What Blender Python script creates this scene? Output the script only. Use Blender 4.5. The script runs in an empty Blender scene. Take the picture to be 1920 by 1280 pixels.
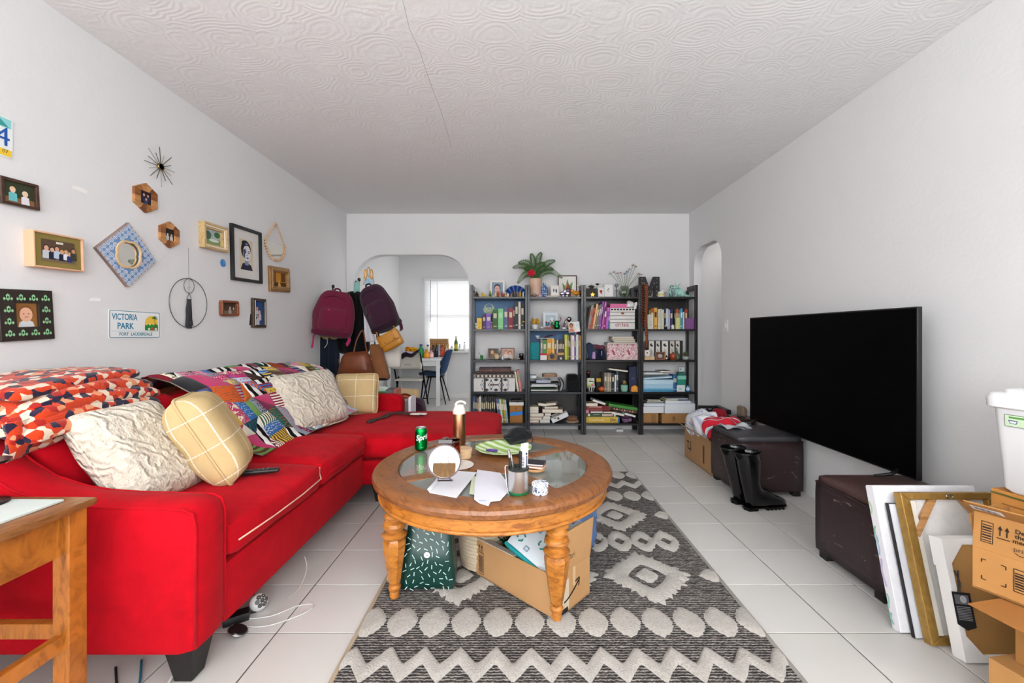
import bpy,math,random
from mathutils import Matrix,Vector,noise
PI = math.pi
D = bpy.data
SC = bpy.context.scene
COL = SC.collection
random.seed(7)

# ------------------------------------------------------------------ camera
HC = 1.135                       # eye height
FP,PX,PY = 787.0,970.6,625.0   # focal length and principal point in pixels of the 1920x1280 frame
cd = D.cameras.new('camera')
cam = D.objects.new('camera',cd);COL.objects.link(cam)
cam.location = (0,0,HC);cam.rotation_euler = (PI/2,0,0)
cd.sensor_width = 36;cd.lens = FP/1920*36
cd.shift_x = -(PX-960)/1920;cd.shift_y = -(640-PY)/1920
cd.clip_start = 0.03
SC.camera = cam

# ------------------------------------------------------------------ world, lights, exposure
XL,XR,YB,ZC = -2.037,2.042,5.0,2.561     # left wall, right wall, back wall, ceiling
YR = -1.9                                       # wall behind the camera
YD,XDL,XDR = 7.38,-2.09,1.2                 # dining room: far wall, side walls
w = D.worlds.new('sky');SC.world = w;w.use_nodes = True
bg = w.node_tree.nodes['Background'];bg.inputs[0].default_value = (.86,.92,1,1);bg.inputs[1].default_value = 1.6
def area(name,loc,rot,sx,sy,power,col=(1,1,1)):
    l = D.lights.new(name,'AREA');l.shape = 'RECTANGLE';l.size = sx;l.size_y = sy;l.energy = power;l.color = col
    o = D.objects.new(name,l);COL.objects.link(o);o.location = loc;o.rotation_euler = rot
    return o
area('window_daylight',(0,YR+.03,1.5),(PI/2,0,0),3.2,1.5,106,(.97,.985,1))       # through the wide window behind the camera
area('left_fill',(XL+.03,-.55,1.35),(PI/2,0,-PI/2),1.7,2.1,17,(.97,.985,1))    # fill added on the left behind the camera to even out the room
area('dining_fill',(XDR-.03,6.2,1.5),(PI/2,0,PI/2),1.6,1.4,20,(1,.99,.97))     # unseen fill added to brighten the dining room
area('dining_window_daylight',(-1.1,YD+.30,1.45),(-PI/2,0,0),1.0,1.2,16,(1,1,1))   # outside the blind
area('hall_fill',(2.75,4.6,ZC-.08),(0,0,0),.35,.35,4.5,(1,.97,.93))  # fill added to light the hall, without a fixture
area('ceiling_fill',(-1.65,-1.45,1.84),(PI,0,0),.30,.30,68,(1,.98,.95))     # two unseen uplights added in the rear corners to brighten the ceiling
area('ceiling_fill',(1.65,-1.45,1.84),(PI,0,0),.30,.30,68,(1,.98,.95))
SC.view_settings.view_transform = 'Standard'
SC.view_settings.look = 'None'
SC.view_settings.gamma = 1.0
SC.view_settings.use_curve_mapping = False
SC.view_settings.exposure = 0.12

# ------------------------------------------------------------------ pixel <-> place
def at(x,y,Y):return Vector(((x-PX)*Y/FP,Y,HC-(y-PY)*Y/FP))
def onz(x,y,z=0.0):
    Y = (HC-z)*FP/(y-PY);return Vector(((x-PX)*Y/FP,Y,z))
def onleft(x,y,X=XL):
    Y = X*FP/(x-PX);return Vector((X,Y,HC-(y-PY)*Y/FP))

# ------------------------------------------------------------------ materials
def lin(h):
    if not isinstance(h,str):return tuple(h)[:3]
    h = h.lstrip('#');o = []
    for i in (0,2,4):
        c = int(h[i:i+2],16)/255
        o.append(c/12.92 if c <= .04045 else ((c+.055)/1.055)**2.4)
    return tuple(o)
class NT:
    def __init__(s,name):
        s.m = D.materials.new(name);s.m.use_nodes = True;s.t = s.m.node_tree
        s.b = s.t.nodes['Principled BSDF']
    def n(s,ty,**kw):
        nd = s.t.nodes.new('ShaderNode'+ty)
        for k,v in kw.items():
            if k in nd.inputs and not hasattr(type(nd),k):nd.inputs[k].default_value = v
            elif hasattr(nd,k):setattr(nd,k,v)
            else:nd.inputs[k.replace('_',' ')].default_value = v
        return nd
    def l(s,a,b):s.t.links.new(a,b)
    def obj(s,scale=(1,1,1),rot=(0,0,0),src='Object'):
        tc = s.n('TexCoord');mp = s.n('Mapping')
        mp.inputs['Scale'].default_value = scale;mp.inputs['Rotation'].default_value = rot
        s.l(tc.outputs[src],mp.inputs[0]);return mp.outputs[0]
    def noise(s,vec,scale,detail=4,rough=.55,dist=0):
        nd = s.n('TexNoise');nd.inputs['Scale'].default_value = scale;nd.inputs['Detail'].default_value = detail
        nd.inputs['Roughness'].default_value = rough;nd.inputs['Distortion'].default_value = dist
        if vec is not None:s.l(vec,nd.inputs['Vector'])
        return nd.outputs['Fac']
    def ramp(s,fac,stops,const=False):
        r = s.n('ValToRGB');cr = r.color_ramp
        if const:cr.interpolation = 'CONSTANT'
        while len(cr.elements) < len(stops):cr.elements.new(.5)
        for e,(p,c) in zip(cr.elements,stops):
            e.position = p;e.color = (*lin(c),1)
        s.l(fac,r.inputs[0]);return r.outputs[0]
    def mix(s,fac,a,b,mode='MIX'):
        m = s.n('Mix',data_type='RGBA',blend_type=mode)
        for i,v in ((6,a),(7,b)):
            if isinstance(v,(str,tuple)):m.inputs[i].default_value = (*lin(v),1)
            else:s.l(v,m.inputs[i])
        if isinstance(fac,(int,float)):m.inputs[0].default_value = fac
        else:s.l(fac,m.inputs[0])
        return m.outputs[2]
    def math(s,op,a,b=None):
        m = s.n('Math',operation=op)
        for i,v in ((0,a),(1,b)):
            if v is None:continue
            if isinstance(v,(int,float)):m.inputs[i].default_value = v
            else:s.l(v,m.inputs[i])
        return m.outputs[0]
    def bump(s,h,strength=.2,dist=.01):
        b = s.n('Bump');b.inputs['Strength'].default_value = strength;b.inputs['Distance'].default_value = dist
        s.l(h,b.inputs['Height']);s.l(b.outputs[0],s.b.inputs['Normal'])
    def base(s,c):
        if isinstance(c,(str,tuple)):s.b.inputs['Base Color'].default_value = (*lin(c),1)
        else:s.l(c,s.b.inputs['Base Color'])
    def set(s,**k):
        for a,v in k.items():
            nm = {'rough':'Roughness','metal':'Metallic','spec':'Specular IOR Level','trans':'Transmission Weight',
                  'ior':'IOR','sheen':'Sheen Weight','coat':'Coat Weight','alpha':'Alpha'}[a]
            s.b.inputs[nm].default_value = v
def sc(c,k):return tuple(min(1,x*k) for x in lin(c))
_mc = {}
def M(kind,c='#ffffff',c2=None,p=None):
    key = (kind,str(c),str(c2),str(p))
    if key in _mc:return _mc[key]
    n = NT(kind+'_'+str(c).strip('#'));_mc[key] = n.m
    if kind == 'paint':n.base(c);n.set(rough=.55)
    elif kind == 'gloss':
        n.base(c);n.set(rough=.18)
    elif kind == 'plastic':n.base(c);n.set(rough=.38)
    elif kind == 'paper':n.base(n.mix(n.noise(n.obj(),25),sc(c,.94),c));n.set(rough=.85,spec=.2)
    elif kind == 'metal':n.base(c);n.set(rough=p or .28,metal=1)
    elif kind == 'mirror':n.base(c);n.set(rough=.015,metal=1)
    elif kind == 'glass':n.base(c);n.set(rough=.02,trans=1,ior=1.45)
    elif kind == 'card':
        v = n.obj((1,1,1));f = n.noise(v,9,5,.6)
        n.base(n.mix(f,sc(c,.88),sc(c,1.08)));n.set(rough=.8,spec=.25);n.bump(n.noise(v,90,3),.12,.003)
    elif kind == 'fabric':
        v = n.obj();f = n.noise(v,p or 14,6,.65)
        n.base(n.mix(f,sc(c,.82),sc(c,1.12)));n.set(rough=.95,spec=.15,sheen=.15)
        n.bump(n.noise(v,260,2),.25,.003)
    elif kind == 'suede':
        v = n.obj();f = n.noise(v,5,7,.7,.6)
        n.base(n.ramp(f,[(.25,sc(c,.72)),(.5,c),(.75,sc(c,1.25))]));n.set(rough=.85,spec=.08,sheen=.06)
        n.b.inputs['Sheen Tint'].default_value = (1,.45,.45,1)
        n.bump(n.noise(v,190,3),.2,.003)
    elif kind == 'knit':
        v = n.obj();wv = n.n('TexWave',bands_direction='DIAGONAL');n.l(v,wv.inputs[0])
        wv.inputs['Scale'].default_value = 9;wv.inputs['Distortion'].default_value = 14;wv.inputs['Detail'].default_value = 2;wv.inputs['Detail Scale'].default_value = 1.3
        h = n.math('ADD',wv.outputs['Fac'],n.noise(v,120,3))
        n.base(n.mix(n.math('MULTIPLY',h,.6),sc(c,.80),c));n.set(rough=1,spec=.05,sheen=.1);n.bump(h,.75,.012)  # valleys of the knit darkened in the colour, imitating shade
    elif kind == 'plaid':
        v = n.obj();sx = n.n('SeparateXYZ');n.l(v,sx.inputs[0]);fac = None
        for ax,off in ((1,.0),(2,.03)):
            q = n.math('FRACT',n.math('ADD',n.math('MULTIPLY',sx.outputs[ax],7.2),off*7.2+.5))
            q = n.math('LESS_THAN',n.math('ABSOLUTE',n.math('SUBTRACT',q,.5)),.016)
            fac = q if fac is None else n.math('MAXIMUM',fac,q)
        fac = n.math('MULTIPLY',fac,n.math('GREATER_THAN',n.noise(v,160,2),.40))
        n.base(n.mix(fac,n.mix(n.noise(v,30),sc(c,.9),sc(c,1.05)),c2));n.set(rough=.95,spec=.15);n.bump(n.noise(v,240,2),.3,.003)
    elif kind == 'wood':
        v = n.obj(p or (1,9,9));f = n.noise(v,5,6,.62,1.2)
        n.base(n.ramp(f,[(.28,c2 or sc(c,.5)),(.52,c),(.78,sc(c,1.25))]));n.set(rough=.36,spec=.45,coat=.15)
        n.bump(n.noise(v,22,4),.06,.003)
    elif kind == 'leather':
        v = n.obj();f = n.noise(v,6,6,.7)
        scuff = n.math('GREATER_THAN',n.noise(n.obj((1,1,2.2)),13,8,.72,.8),.635)
        n.base(n.mix(scuff if p else 0.0,n.mix(f,sc(c,.7),sc(c,1.35)),c2 or '#6a5a55'));n.set(rough=.42,spec=.45)
        vo = n.n('TexVoronoi');vo.inputs['Scale'].default_value = 160;n.l(v,vo.inputs['Vector']);n.bump(vo.outputs['Distance'],.22,.003)
    elif kind == 'velvet':n.base(c);n.set(rough=.9,sheen=.4,spec=.2)
    elif kind == 'dots':
        v = n.obj((p or 40,)*3);vo = n.n('TexVoronoi');vo.inputs['Randomness'].default_value = .35;vo.inputs['Scale'].default_value = 1;n.l(v,vo.inputs['Vector'])
        n.base(n.ramp(vo.outputs['Distance'],[(0,c2),(.3,c)],True));n.set(rough=.9,spec=.15)
    elif kind == 'stripes':
        v = n.obj(src='Object');wv = n.n('TexWave',bands_direction=(p or ('Z',20))[0]);wv.inputs['Scale'].default_value = (p or ('Z',20))[1]
        wv.inputs['Distortion'].default_value = (p[2] if p and len(p) > 2 else 0);n.l(v,wv.inputs[0])
        n.base(n.ramp(wv.outputs['Fac'],[(0,c),(.5,c2)],True));n.set(rough=.9,spec=.15)
    elif kind == 'floral':
        v = n.obj();f = n.noise(v,p or 16,3,.5,1.5)
        n.base(n.ramp(f,[(0,c2),(.40,c2),(.44,c),(.57,c),(.60,sc(c2,.55)),(.68,c)]));n.set(rough=.9,spec=.15)
    elif kind == 'print':
        a = n.n('Attribute',attribute_name='Col');n.base(a.outputs['Color']);n.set(rough=p or .6,spec=.3)
    return n.m

# ------------------------------------------------------------------ mesh building
class MB:
    def __init__(s):s.v = [];s.f = [];s.mi = [];s.cur = 0;s.c = {}
    def add(s,vs,fs,T=None):
        o = len(s.v)
        s.v += [tuple(T @ Vector(p)) if T is not None else tuple(p) for p in vs]
        s.f += [tuple(i+o for i in f) for f in fs];s.mi += [s.cur]*len(fs);return s
    def box(s,c,d,T=None,taper=(1,1)):
        x,y,z = d[0]/2,d[1]/2,d[2]/2;a,b = taper
        vs = [(-x,-y,-z),(x,-y,-z),(x,y,-z),(-x,y,-z),(-x*a,-y*b,z),(x*a,-y*b,z),(x*a,y*b,z),(-x*a,y*b,z)]
        return s.add([(p[0]+c[0],p[1]+c[1],p[2]+c[2]) for p in vs],[(3,2,1,0),(4,5,6,7),(0,1,5,4),(1,2,6,5),(2,3,7,6),(3,0,4,7)],T)
    def bx(s,x0,x1,y0,y1,z0,z1,T=None):return s.box(((x0+x1)/2,(y0+y1)/2,(z0+z1)/2),(x1-x0,y1-y0,z1-z0),T)
    def lathe(s,prof,n=24,c=(0,0,0),T=None,sx=1,sy=1):
        vs = [];fs = []
        for r,z in prof:
            for k in range(n):
                a = 2*PI*k/n;vs.append((c[0]+r*sx*math.cos(a),c[1]+r*sy*math.sin(a),c[2]+z))
        m = len(prof)
        for i in range(m-1):
            for k in range(n):
                k2 = (k+1) % n;fs.append((i*n+k,i*n+k2,(i+1)*n+k2,(i+1)*n+k))
        if prof[0][0] > 1e-5:fs.append(tuple(range(n-1,-1,-1)))
        if prof[-1][0] > 1e-5:fs.append(tuple((m-1)*n+k for k in range(n)))
        return s.add(vs,fs,T)
    def ball(s,c,r,n=12,T=None,sc=(1,1,1)):
        vs = [(c[0],c[1],c[2]-r*sc[2])];m = max(5,n//2);fs = []
        for i in range(1,m):
            t = PI*i/m
            for k in range(n):
                a = 2*PI*k/n;vs.append((c[0]+r*sc[0]*math.sin(t)*math.cos(a),c[1]+r*sc[1]*math.sin(t)*math.sin(a),c[2]-r*sc[2]*math.cos(t)))
        vs.append((c[0],c[1],c[2]+r*sc[2]));L = len(vs)-1
        for k in range(n):
            k2 = (k+1) % n;fs.append((0,1+k2,1+k));fs.append((L,L-n+k,L-n+k2))
            for i in range(m-2):fs.append((1+i*n+k,1+i*n+k2,1+(i+1)*n+k2,1+(i+1)*n+k))
        return s.add(vs,fs,T)
    def tube(s,path,r,n=8,closed=False,T=None,flat=None):
        P = [Vector(p) for p in path];m = len(P);vs = [];fs = [];up = None
        for i in range(m):
            a = P[(i-1) % m] if closed or i else P[0];b = P[(i+1) % m] if closed or i < m-1 else P[-1]
            t = (b-a).normalized() if (b-a).length > 1e-9 else Vector((0,0,1))
            if up is None:
                up = Vector((0,0,1)) if abs(t.z) < .9 else Vector((0,1,0))
            e1 = (up-t*up.dot(t))
            if e1.length < 1e-6:e1 = t.orthogonal()
            e1.normalize();e2 = t.cross(e1);up = e1
            rr = r[i] if isinstance(r,(list,tuple)) else r
            for k in range(n):
                q = 2*PI*k/n;vs.append(P[i]+e1*math.cos(q)*rr*(flat or 1)+e2*math.sin(q)*rr)
        for i in range(m if closed else m-1):
            j = (i+1) % m
            for k in range(n):
                k2 = (k+1) % n;fs.append((i*n+k,i*n+k2,j*n+k2,j*n+k))
        if not closed:fs.append(tuple(range(n-1,-1,-1)));fs.append(tuple((m-1)*n+k for k in range(n)))
        return s.add(vs,fs,T)
    def prism(s,poly,z0,z1,T=None):
        n = len(poly);ar = sum(poly[i][0]*poly[(i+1) % n][1]-poly[(i+1) % n][0]*poly[i][1] for i in range(n))
        if ar < 0:poly = poly[::-1]
        vs = [(x,y,z0) for x,y in poly]+[(x,y,z1) for x,y in poly]
        fs = [tuple(range(n-1,-1,-1)),tuple(range(n,2*n))]+[(i,(i+1) % n,n+(i+1) % n,n+i) for i in range(n)]
        return s.add(vs,fs,T)
    def ring(s,outer,inner,z0,z1,T=None):     # two outlines of equal count
        n = len(outer);vs = [(x,y,z) for z in (z0,z1) for P in (outer,inner) for x,y in P];fs = []
        for i in range(n):
            j = (i+1) % n
            fs += [(i,j,2*n+j,2*n+i),(n+j,n+i,3*n+i,3*n+j),(2*n+i,2*n+j,3*n+j,3*n+i),(j,i,n+i,n+j)]
        return s.add(vs,fs,T)
    def grid(s,fn,nu,nv,T=None,close_u=False):
        vs = [fn(i/nu,j/nv) for j in range(nv+1) for i in range(nu+1)];W = nu+1
        fs = [(j*W+i,j*W+i+1,(j+1)*W+i+1,(j+1)*W+i) for j in range(nv) for i in range(nu)]
        return s.add(vs,fs,T)
    def sheet(s,fn,nu,nv,th,T=None):            # a grid with thickness along its normals
        W = nu+1;pts = [[Vector(fn(i/nu,j/nv)) for i in range(W)] for j in range(nv+1)];vs = [];lo = []
        for j in range(nv+1):
            for i in range(W):
                du = pts[j][min(i+1,nu)]-pts[j][max(i-1,0)];dv = pts[min(j+1,nv)][i]-pts[max(j-1,0)][i]
                n = du.cross(dv);n = n.normalized() if n.length > 1e-9 else Vector((0,0,1))
                vs.append(pts[j][i]+n*th/2);lo.append(pts[j][i]-n*th/2)
        K = len(vs);fs = []
        for j in range(nv):
            for i in range(nu):
                a,b,c,d = j*W+i,j*W+i+1,(j+1)*W+i+1,(j+1)*W+i
                fs += [(a,b,c,d),(K+d,K+c,K+b,K+a)]
        for i in range(nu):
            a,b = i,i+1;fs.append((K+a,K+b,b,a));a,b = nv*W+i,nv*W+i+1;fs.append((a,b,K+b,K+a))
        for j in range(nv):
            a,b = j*W,(j+1)*W;fs.append((a,b,K+b,K+a));a,b = j*W+nu,(j+1)*W+nu;fs.append((K+a,K+b,b,a))
        return s.add(vs+lo,fs,T)
    def soft(s,c,d,r,bulge=(0,0,0),n=8,T=None,warp=None):
        h = [x/2 for x in d];vs = [];fs = []
        for ax in range(3):
            for sg in (-1,1):
                u,v = (ax+1) % 3,(ax+2) % 3;o = len(vs)
                for j in range(n+1):
                    for i in range(n+1):
                        p = [0,0,0];p[ax] = sg*h[ax]
                        p[u] = h[u]*math.sin((i/n*2-1)*PI/2)**1 if False else h[u]*(i/n*2-1)
                        p[v] = h[v]*(j/n*2-1)
                        q = [max(-(h[k]-min(r,h[k])),min(h[k]-min(r,h[k]),p[k])) for k in range(3)]
                        dd = Vector([p[k]-q[k] for k in range(3)])
                        if dd.length > 1e-9:dd = dd.normalized()*r
                        w = [q[k]+dd[k] for k in range(3)]
                        for k in range(3):
                            if bulge[k]:
                                a,b = (k+1) % 3,(k+2) % 3
                                w[k] += bulge[k]*(w[k]/h[k])*(1-(p[a]/h[a])**2)*(1-(p[b]/h[b])**2)
                        w = Vector(w)
                        if warp:w = Vector(warp(w))
                        vs.append((w[0]+c[0],w[1]+c[1],w[2]+c[2]))
                for j in range(n):
                    for i in range(n):
                        q = (o+j*(n+1)+i,o+j*(n+1)+i+1,o+(j+1)*(n+1)+i+1,o+(j+1)*(n+1)+i)
                        fs.append(q if sg > 0 else q[::-1])
        return s.add(vs,fs,T)
    def pillow(s,W,H,t,n=16,pinch=.06,T=None,seed=0):
        for sg in (-1,1):
            def fn(u,v):
                a,b = u*2-1,v*2-1
                th = t/2*max(0,(1-a**4)*(1-b**4))**.55
                k = 1-pinch*(1-abs(a)**2)*(b*b);k2 = 1-pinch*(1-abs(b)**2)*(a*a)
                ns = noise.noise(Vector((a*2.1+seed,b*2.1,sg)))*.012*min(1,th/t*4)
                rc = 1-.10*(a*b)**4;return (sg*th+ns*sg,a*W/2*k2*rc,b*H/2*k*rc)
            if sg > 0:s.grid(fn,n,n,T)
            else:s.grid(lambda u,v:fn(1-u,v),n,n,T)
        return s
    def build(s,name,mat,parent=None,smooth=False,bev=0,weld=False,seg=2,auto=None):
        me = D.meshes.new(name);me.from_pydata(s.v,[],s.f);me.validate()
        mats = mat if isinstance(mat,(list,tuple)) else [mat]
        for m in mats:me.materials.append(m)
        if len(mats) > 1 and len(me.polygons) == len(s.mi):me.polygons.foreach_set('material_index',s.mi)
        o = D.objects.new(name,me);COL.objects.link(o)
        if weld:
            import bmesh
            b = bmesh.new();b.from_mesh(me);bmesh.ops.remove_doubles(b,verts=b.verts,dist=1e-5);b.to_mesh(me);b.free()
        if smooth:
            me.polygons.foreach_set('use_smooth',[True]*len(me.polygons))
            if auto:me.set_sharp_from_angle(angle=auto)
        if bev:
            m = o.modifiers.new('bevel','BEVEL');m.width = bev;m.segments = seg;m.limit_method = 'ANGLE';m.angle_limit = .6
        if parent:o.parent = parent
        return o
def tag(o,label,cat,group=None):
    o['label'] = label;o['category'] = cat
    if group:o['group'] = group
    return o
def thing(name,label,cat,loc=(0,0,0),rz=0,group=None,mat=None):
    o = D.objects.new(name,None);COL.objects.link(o);o.empty_display_size = .05
    if mat is not None:o.matrix_world = mat
    else:o.location = loc;o.rotation_euler = (0,0,rz)
    return tag(o,label,cat,group)
def struct(o):o['kind'] = 'structure';return o
def T(loc=(0,0,0),rx=0,ry=0,rz=0,s=None):
    m = Matrix.Translation(loc) @ Matrix.Rotation(rz,4,'Z') @ Matrix.Rotation(ry,4,'Y') @ Matrix.Rotation(rx,4,'X')
    if s:m = m @ Matrix.Diagonal((*s,1))
    return m
def face_mat(o,u,v,w):        # local x,y,z axes -> given world directions
    u,v,w = Vector(u).normalized(),Vector(v).normalized(),Vector(w).normalized()
    return Matrix(((u.x,v.x,w.x,o[0]),(u.y,v.y,w.y,o[1]),(u.z,v.z,w.z,o[2]),(0,0,0,1)))
def circ(r,n=24,cx=0,cy=0,ry=None):return [(cx+r*math.cos(2*PI*k/n),cy+(ry or r)*math.sin(2*PI*k/n)) for k in range(n)]
def rrect(w,h,r,n=5,cx=0,cy=0):
    o = []
    for sx,sy,a in ((1,1,0),(-1,1,PI/2),(-1,-1,PI),(1,-1,1.5*PI)):
        for k in range(n+1):
            t = a+PI/2*k/n;o.append((cx+sx*(w/2-r)+r*math.cos(t),cy+sy*(h/2-r)+r*math.sin(t)))
    return o
_tx = {}
def textmesh(t,bold=False):
    if t not in _tx:
        c = D.curves.new('t','FONT');c.body = t;c.align_x = 'CENTER';c.align_y = 'CENTER';c.resolution_u = 3
        if t[0] == '*':c.body = t[1:];c.offset = .022
        o = D.objects.new('t',c);me = D.meshes.new_from_object(o)
        _tx[t] = ([tuple(v.co) for v in me.vertices],[tuple(p.vertices) for p in me.polygons])
        D.objects.remove(o);D.curves.remove(c);D.meshes.remove(me)
    return _tx[t]
def prt(name,parent,shapes,Tm=None,rough=.6,step=.00025):
    """flat print: coloured outlines layered on one another, in the x/y plane facing +z"""
    vs = [];fs = [];cols = [];z = 0
    for q in shapes:
        k = q[0];col = (*lin(q[-1]),1);z += step
        if k == 'r':
            _,cx,cy,ww,hh = q[:5];a = q[5] if len(q) > 6 else 0
            pts = [(cx+x*math.cos(a)-y*math.sin(a),cy+x*math.sin(a)+y*math.cos(a)) for x,y in ((-ww/2,-hh/2),(ww/2,-hh/2),(ww/2,hh/2),(-ww/2,hh/2))]
            P,F = [(*p,0) for p in pts],[(0,1,2,3)]
        elif k == 'e':
            _,cx,cy,rx,ry = q[:5];P = [(*p,0) for p in circ(rx,16,cx,cy,ry)];F = [tuple(range(16))]
        elif k == 'p':
            pp = q[1];n = len(pp);ar = sum(pp[i][0]*pp[(i+1) % n][1]-pp[(i+1) % n][0]*pp[i][1] for i in range(n))
            if ar < 0:pp = pp[::-1]
            P,F = [(*p,0) for p in pp],[tuple(range(n))]
        elif k == 'l':       # polyline stroke: pts, width
            P = [];F = []
            for (x0,y0),(x1,y1) in zip(q[1],q[1][1:]):
                dx,dy = x1-x0,y1-y0;L = math.hypot(dx,dy) or 1;nx,ny = -dy/L*q[2]/2,dx/L*q[2]/2;o = len(P)
                P += [(x0-nx,y0-ny,0),(x1-nx,y1-ny,0),(x1+nx,y1+ny,0),(x0+nx,y0+ny,0)];F.append((o,o+1,o+2,o+3))
        elif k == 't':       # x,y,size,text,(rot,xscale)
            tv,tf = textmesh(q[4]);a = q[5] if len(q) > 6 else 0;xs = q[6] if len(q) > 7 else 1
            P = [(q[1]+q[3]*(x*xs*math.cos(a)-y*math.sin(a)),q[2]+q[3]*(x*xs*math.sin(a)+y*math.cos(a)),0) for x,y,_ in tv];F = tf
        o = len(vs)
        for x,y,_ in P:
            p = Vector((x,y,z));vs.append(tuple(Tm @ p) if Tm is not None else tuple(p))
        for f in F:
            fs.append(tuple(i+o for i in f));cols += [col]*len(f)
    me = D.meshes.new(name);me.from_pydata(vs,[],fs)
    ca = me.color_attributes.new('Col','FLOAT_COLOR','CORNER')
    ca.data.foreach_set('color',[x for c in cols for x in c])
    me.materials.append(M('print','#ffffff',None,rough))
    o = D.objects.new(name,me);COL.objects.link(o)
    if parent:o.parent = parent
    return o
def portrait(w,h,bgc,hair,skin,shirt,cy=0,s=1):   # a head-and-shoulders photo print
    r = .2*h*s
    return [('r',0,0,w,h,bgc),('p',[(-.36*w,-h/2),(-.3*w,-.3*h),(-.1*w,-.2*h),(.1*w,-.2*h),(.3*w,-.3*h),(.36*w,-h/2)],shirt),
            ('r',0,-.17*h,.13*w,.14*h,sc(skin,.8)),('e',0,.09*h+cy,r*.95,r*1.12,hair),('e',0,.02*h+cy,r*.78,r*1.0,skin),
            ('e',-r*.3,.05*h+cy,r*.11,r*.07,'#3a2a22'),('e',r*.3,.05*h+cy,r*.11,r*.07,'#3a2a22'),('r',0,-.08*h+cy,r*.45,r*.09,'#b0605a')]
def group_photo(w,h,bgc,people,floor=None):
    o = [('r',0,0,w,h,bgc)]
    if floor:o.append(('r',0,-.36*h,w,.28*h,floor))
    for x,y,s,sk,cl,hr in people:
        r = s*h
        o += [('p',[(x*w-r*1.3,max(-h/2,y*h-r*4)),(x*w-r*1.25,y*h-r*1.2),(x*w-r*.5,y*h-r*.8),(x*w+r*.5,y*h-r*.8),(x*w+r*1.25,y*h-r*1.2),(x*w+r*1.3,max(-h/2,y*h-r*4))],cl),
              ('e',x*w,y*h+r*.2,r*.95,r*1.05,hr),('e',x*w,y*h-r*.1,r*.78,r*.92,sk)]
    return o

# ================================================================== the room
def wall_mat():
    n = NT('wall_paint');v = n.obj()
    n.base(n.mix(n.noise(v,1.3,3),'#e3e3e4','#e9e9ea'));n.set(rough=.75,spec=.25)
    n.bump(n.math('ADD',n.noise(v,45,4),n.math('MULTIPLY',n.noise(v,7,4),1.5)),.16,.006);return n.m
def ceil_mat():
    n = NT('ceiling_stucco');v = n.obj((1,1.25,1));vo = n.n('TexVoronoi');vo.inputs['Scale'].default_value = 4.6;vo.inputs['Randomness'].default_value = .75
    dist = n.noise(v,3,3);mv = n.n('VectorMath',operation='ADD');cm = n.n('CombineXYZ');n.l(n.math('MULTIPLY',dist,.25),cm.inputs[0]);n.l(v,mv.inputs[0]);n.l(cm.outputs[0],mv.inputs[1])
    n.l(mv.outputs[0],vo.inputs['Vector'])
    rings = n.math('SINE',n.math('MULTIPLY',vo.outputs['Distance'],60))
    fine = n.noise(v,60,4)
    h = n.math('ADD',n.math('ADD',n.math('MULTIPLY',rings,.35),n.math('MULTIPLY',vo.outputs['Distance'],2.2)),fine)
    n.base('#efefef');n.set(rough=.8,spec=.2);n.bump(h,.13,.010);return n.m
WALL,CEIL = wall_mat(),ceil_mat()
WHITE = M('paint','#ececec')

def arch(x0,x1,top,r,n=10,r2=None):
    r2 = r2 or r;P = [(x0,0)]
    P += [(x0+r-r*math.cos(PI/2*k/n),top-r+r*math.sin(PI/2*k/n)) for k in range(n+1)]
    P += [(x1-r2+r2*math.sin(PI/2*k/n),top-r2+r2*math.cos(PI/2*k/n)) for k in range(n+1)]
    return P+[(x1,0)]
# floor: grout bed and tiles
TS = .305;TX0,TY0 = -.9157,1.591
grout = M('paint','#2b2927')
fl = struct(MB().bx(-2.2,3.5,YR-.1,7.5,-.06,-.0035).build('floor',grout))
def tile_mat():
    n = NT('floor_tile');oi = n.n('ObjectInfo');v = n.obj()
    c = n.mix(oi.outputs['Random'],'#cfcdc9','#dad8d5')
    f = n.noise(n.obj(src='Generated'),7,6,.7);c = n.mix(n.math('GREATER_THAN',f,.77),c,'#a9a49d')
    c = n.mix(n.math('MULTIPLY',n.noise(v,3,5),.5),c,'#c6c4c0')
    n.base(c);n.set(rough=.3,spec=.4);n.bump(n.noise(v,10,3),.04,.003);return n.m
TM = tile_mat();g = .0027
def tile_geo(mb,x,y,z0=-.02):
    x0,x1,y0,y1 = x+g,x+TS-g,y+g,y+TS-g;b = .0012
    mb.add([(x0,y0,z0),(x1,y0,z0),(x1,y1,z0),(x0,y1,z0),(x0,y0,-b*.6),(x1,y0,-b*.6),(x1,y1,-b*.6),(x0,y1,-b*.6),
            (x0+b,y0+b,0),(x1-b,y0+b,0),(x1-b,y1-b,0),(x0+b,y1-b,0)],
           [(0,1,5,4),(1,2,6,5),(2,3,7,6),(3,0,4,7),(4,5,9,8),(5,6,10,9),(6,7,11,10),(7,4,8,11),(8,9,10,11)])
mb = MB();tile_geo(mb,0,0);t0 = mb.build('tile',TM,fl);first = True
rest = MB()
for j in range(-12,20):
    for i in range(-4,16):
        x,y = TX0+i*TS,TY0+j*TS
        if y > 7.4 or y < YR-.1 or x > 3.4:continue
        near = -2 <= j <= 10 and i <= 9;din = j > 10 and i <= 1 and x > -2.2
        if near or din:
            o = t0 if first else t0.copy()
            if not first:COL.objects.link(o)
            first = False;o.location = (x,y,0)
        else:tile_geo(rest,x,y)
r = rest.build('floor_tiles_out_of_view',TM,fl);r['kind'] = 'stuff'
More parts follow.
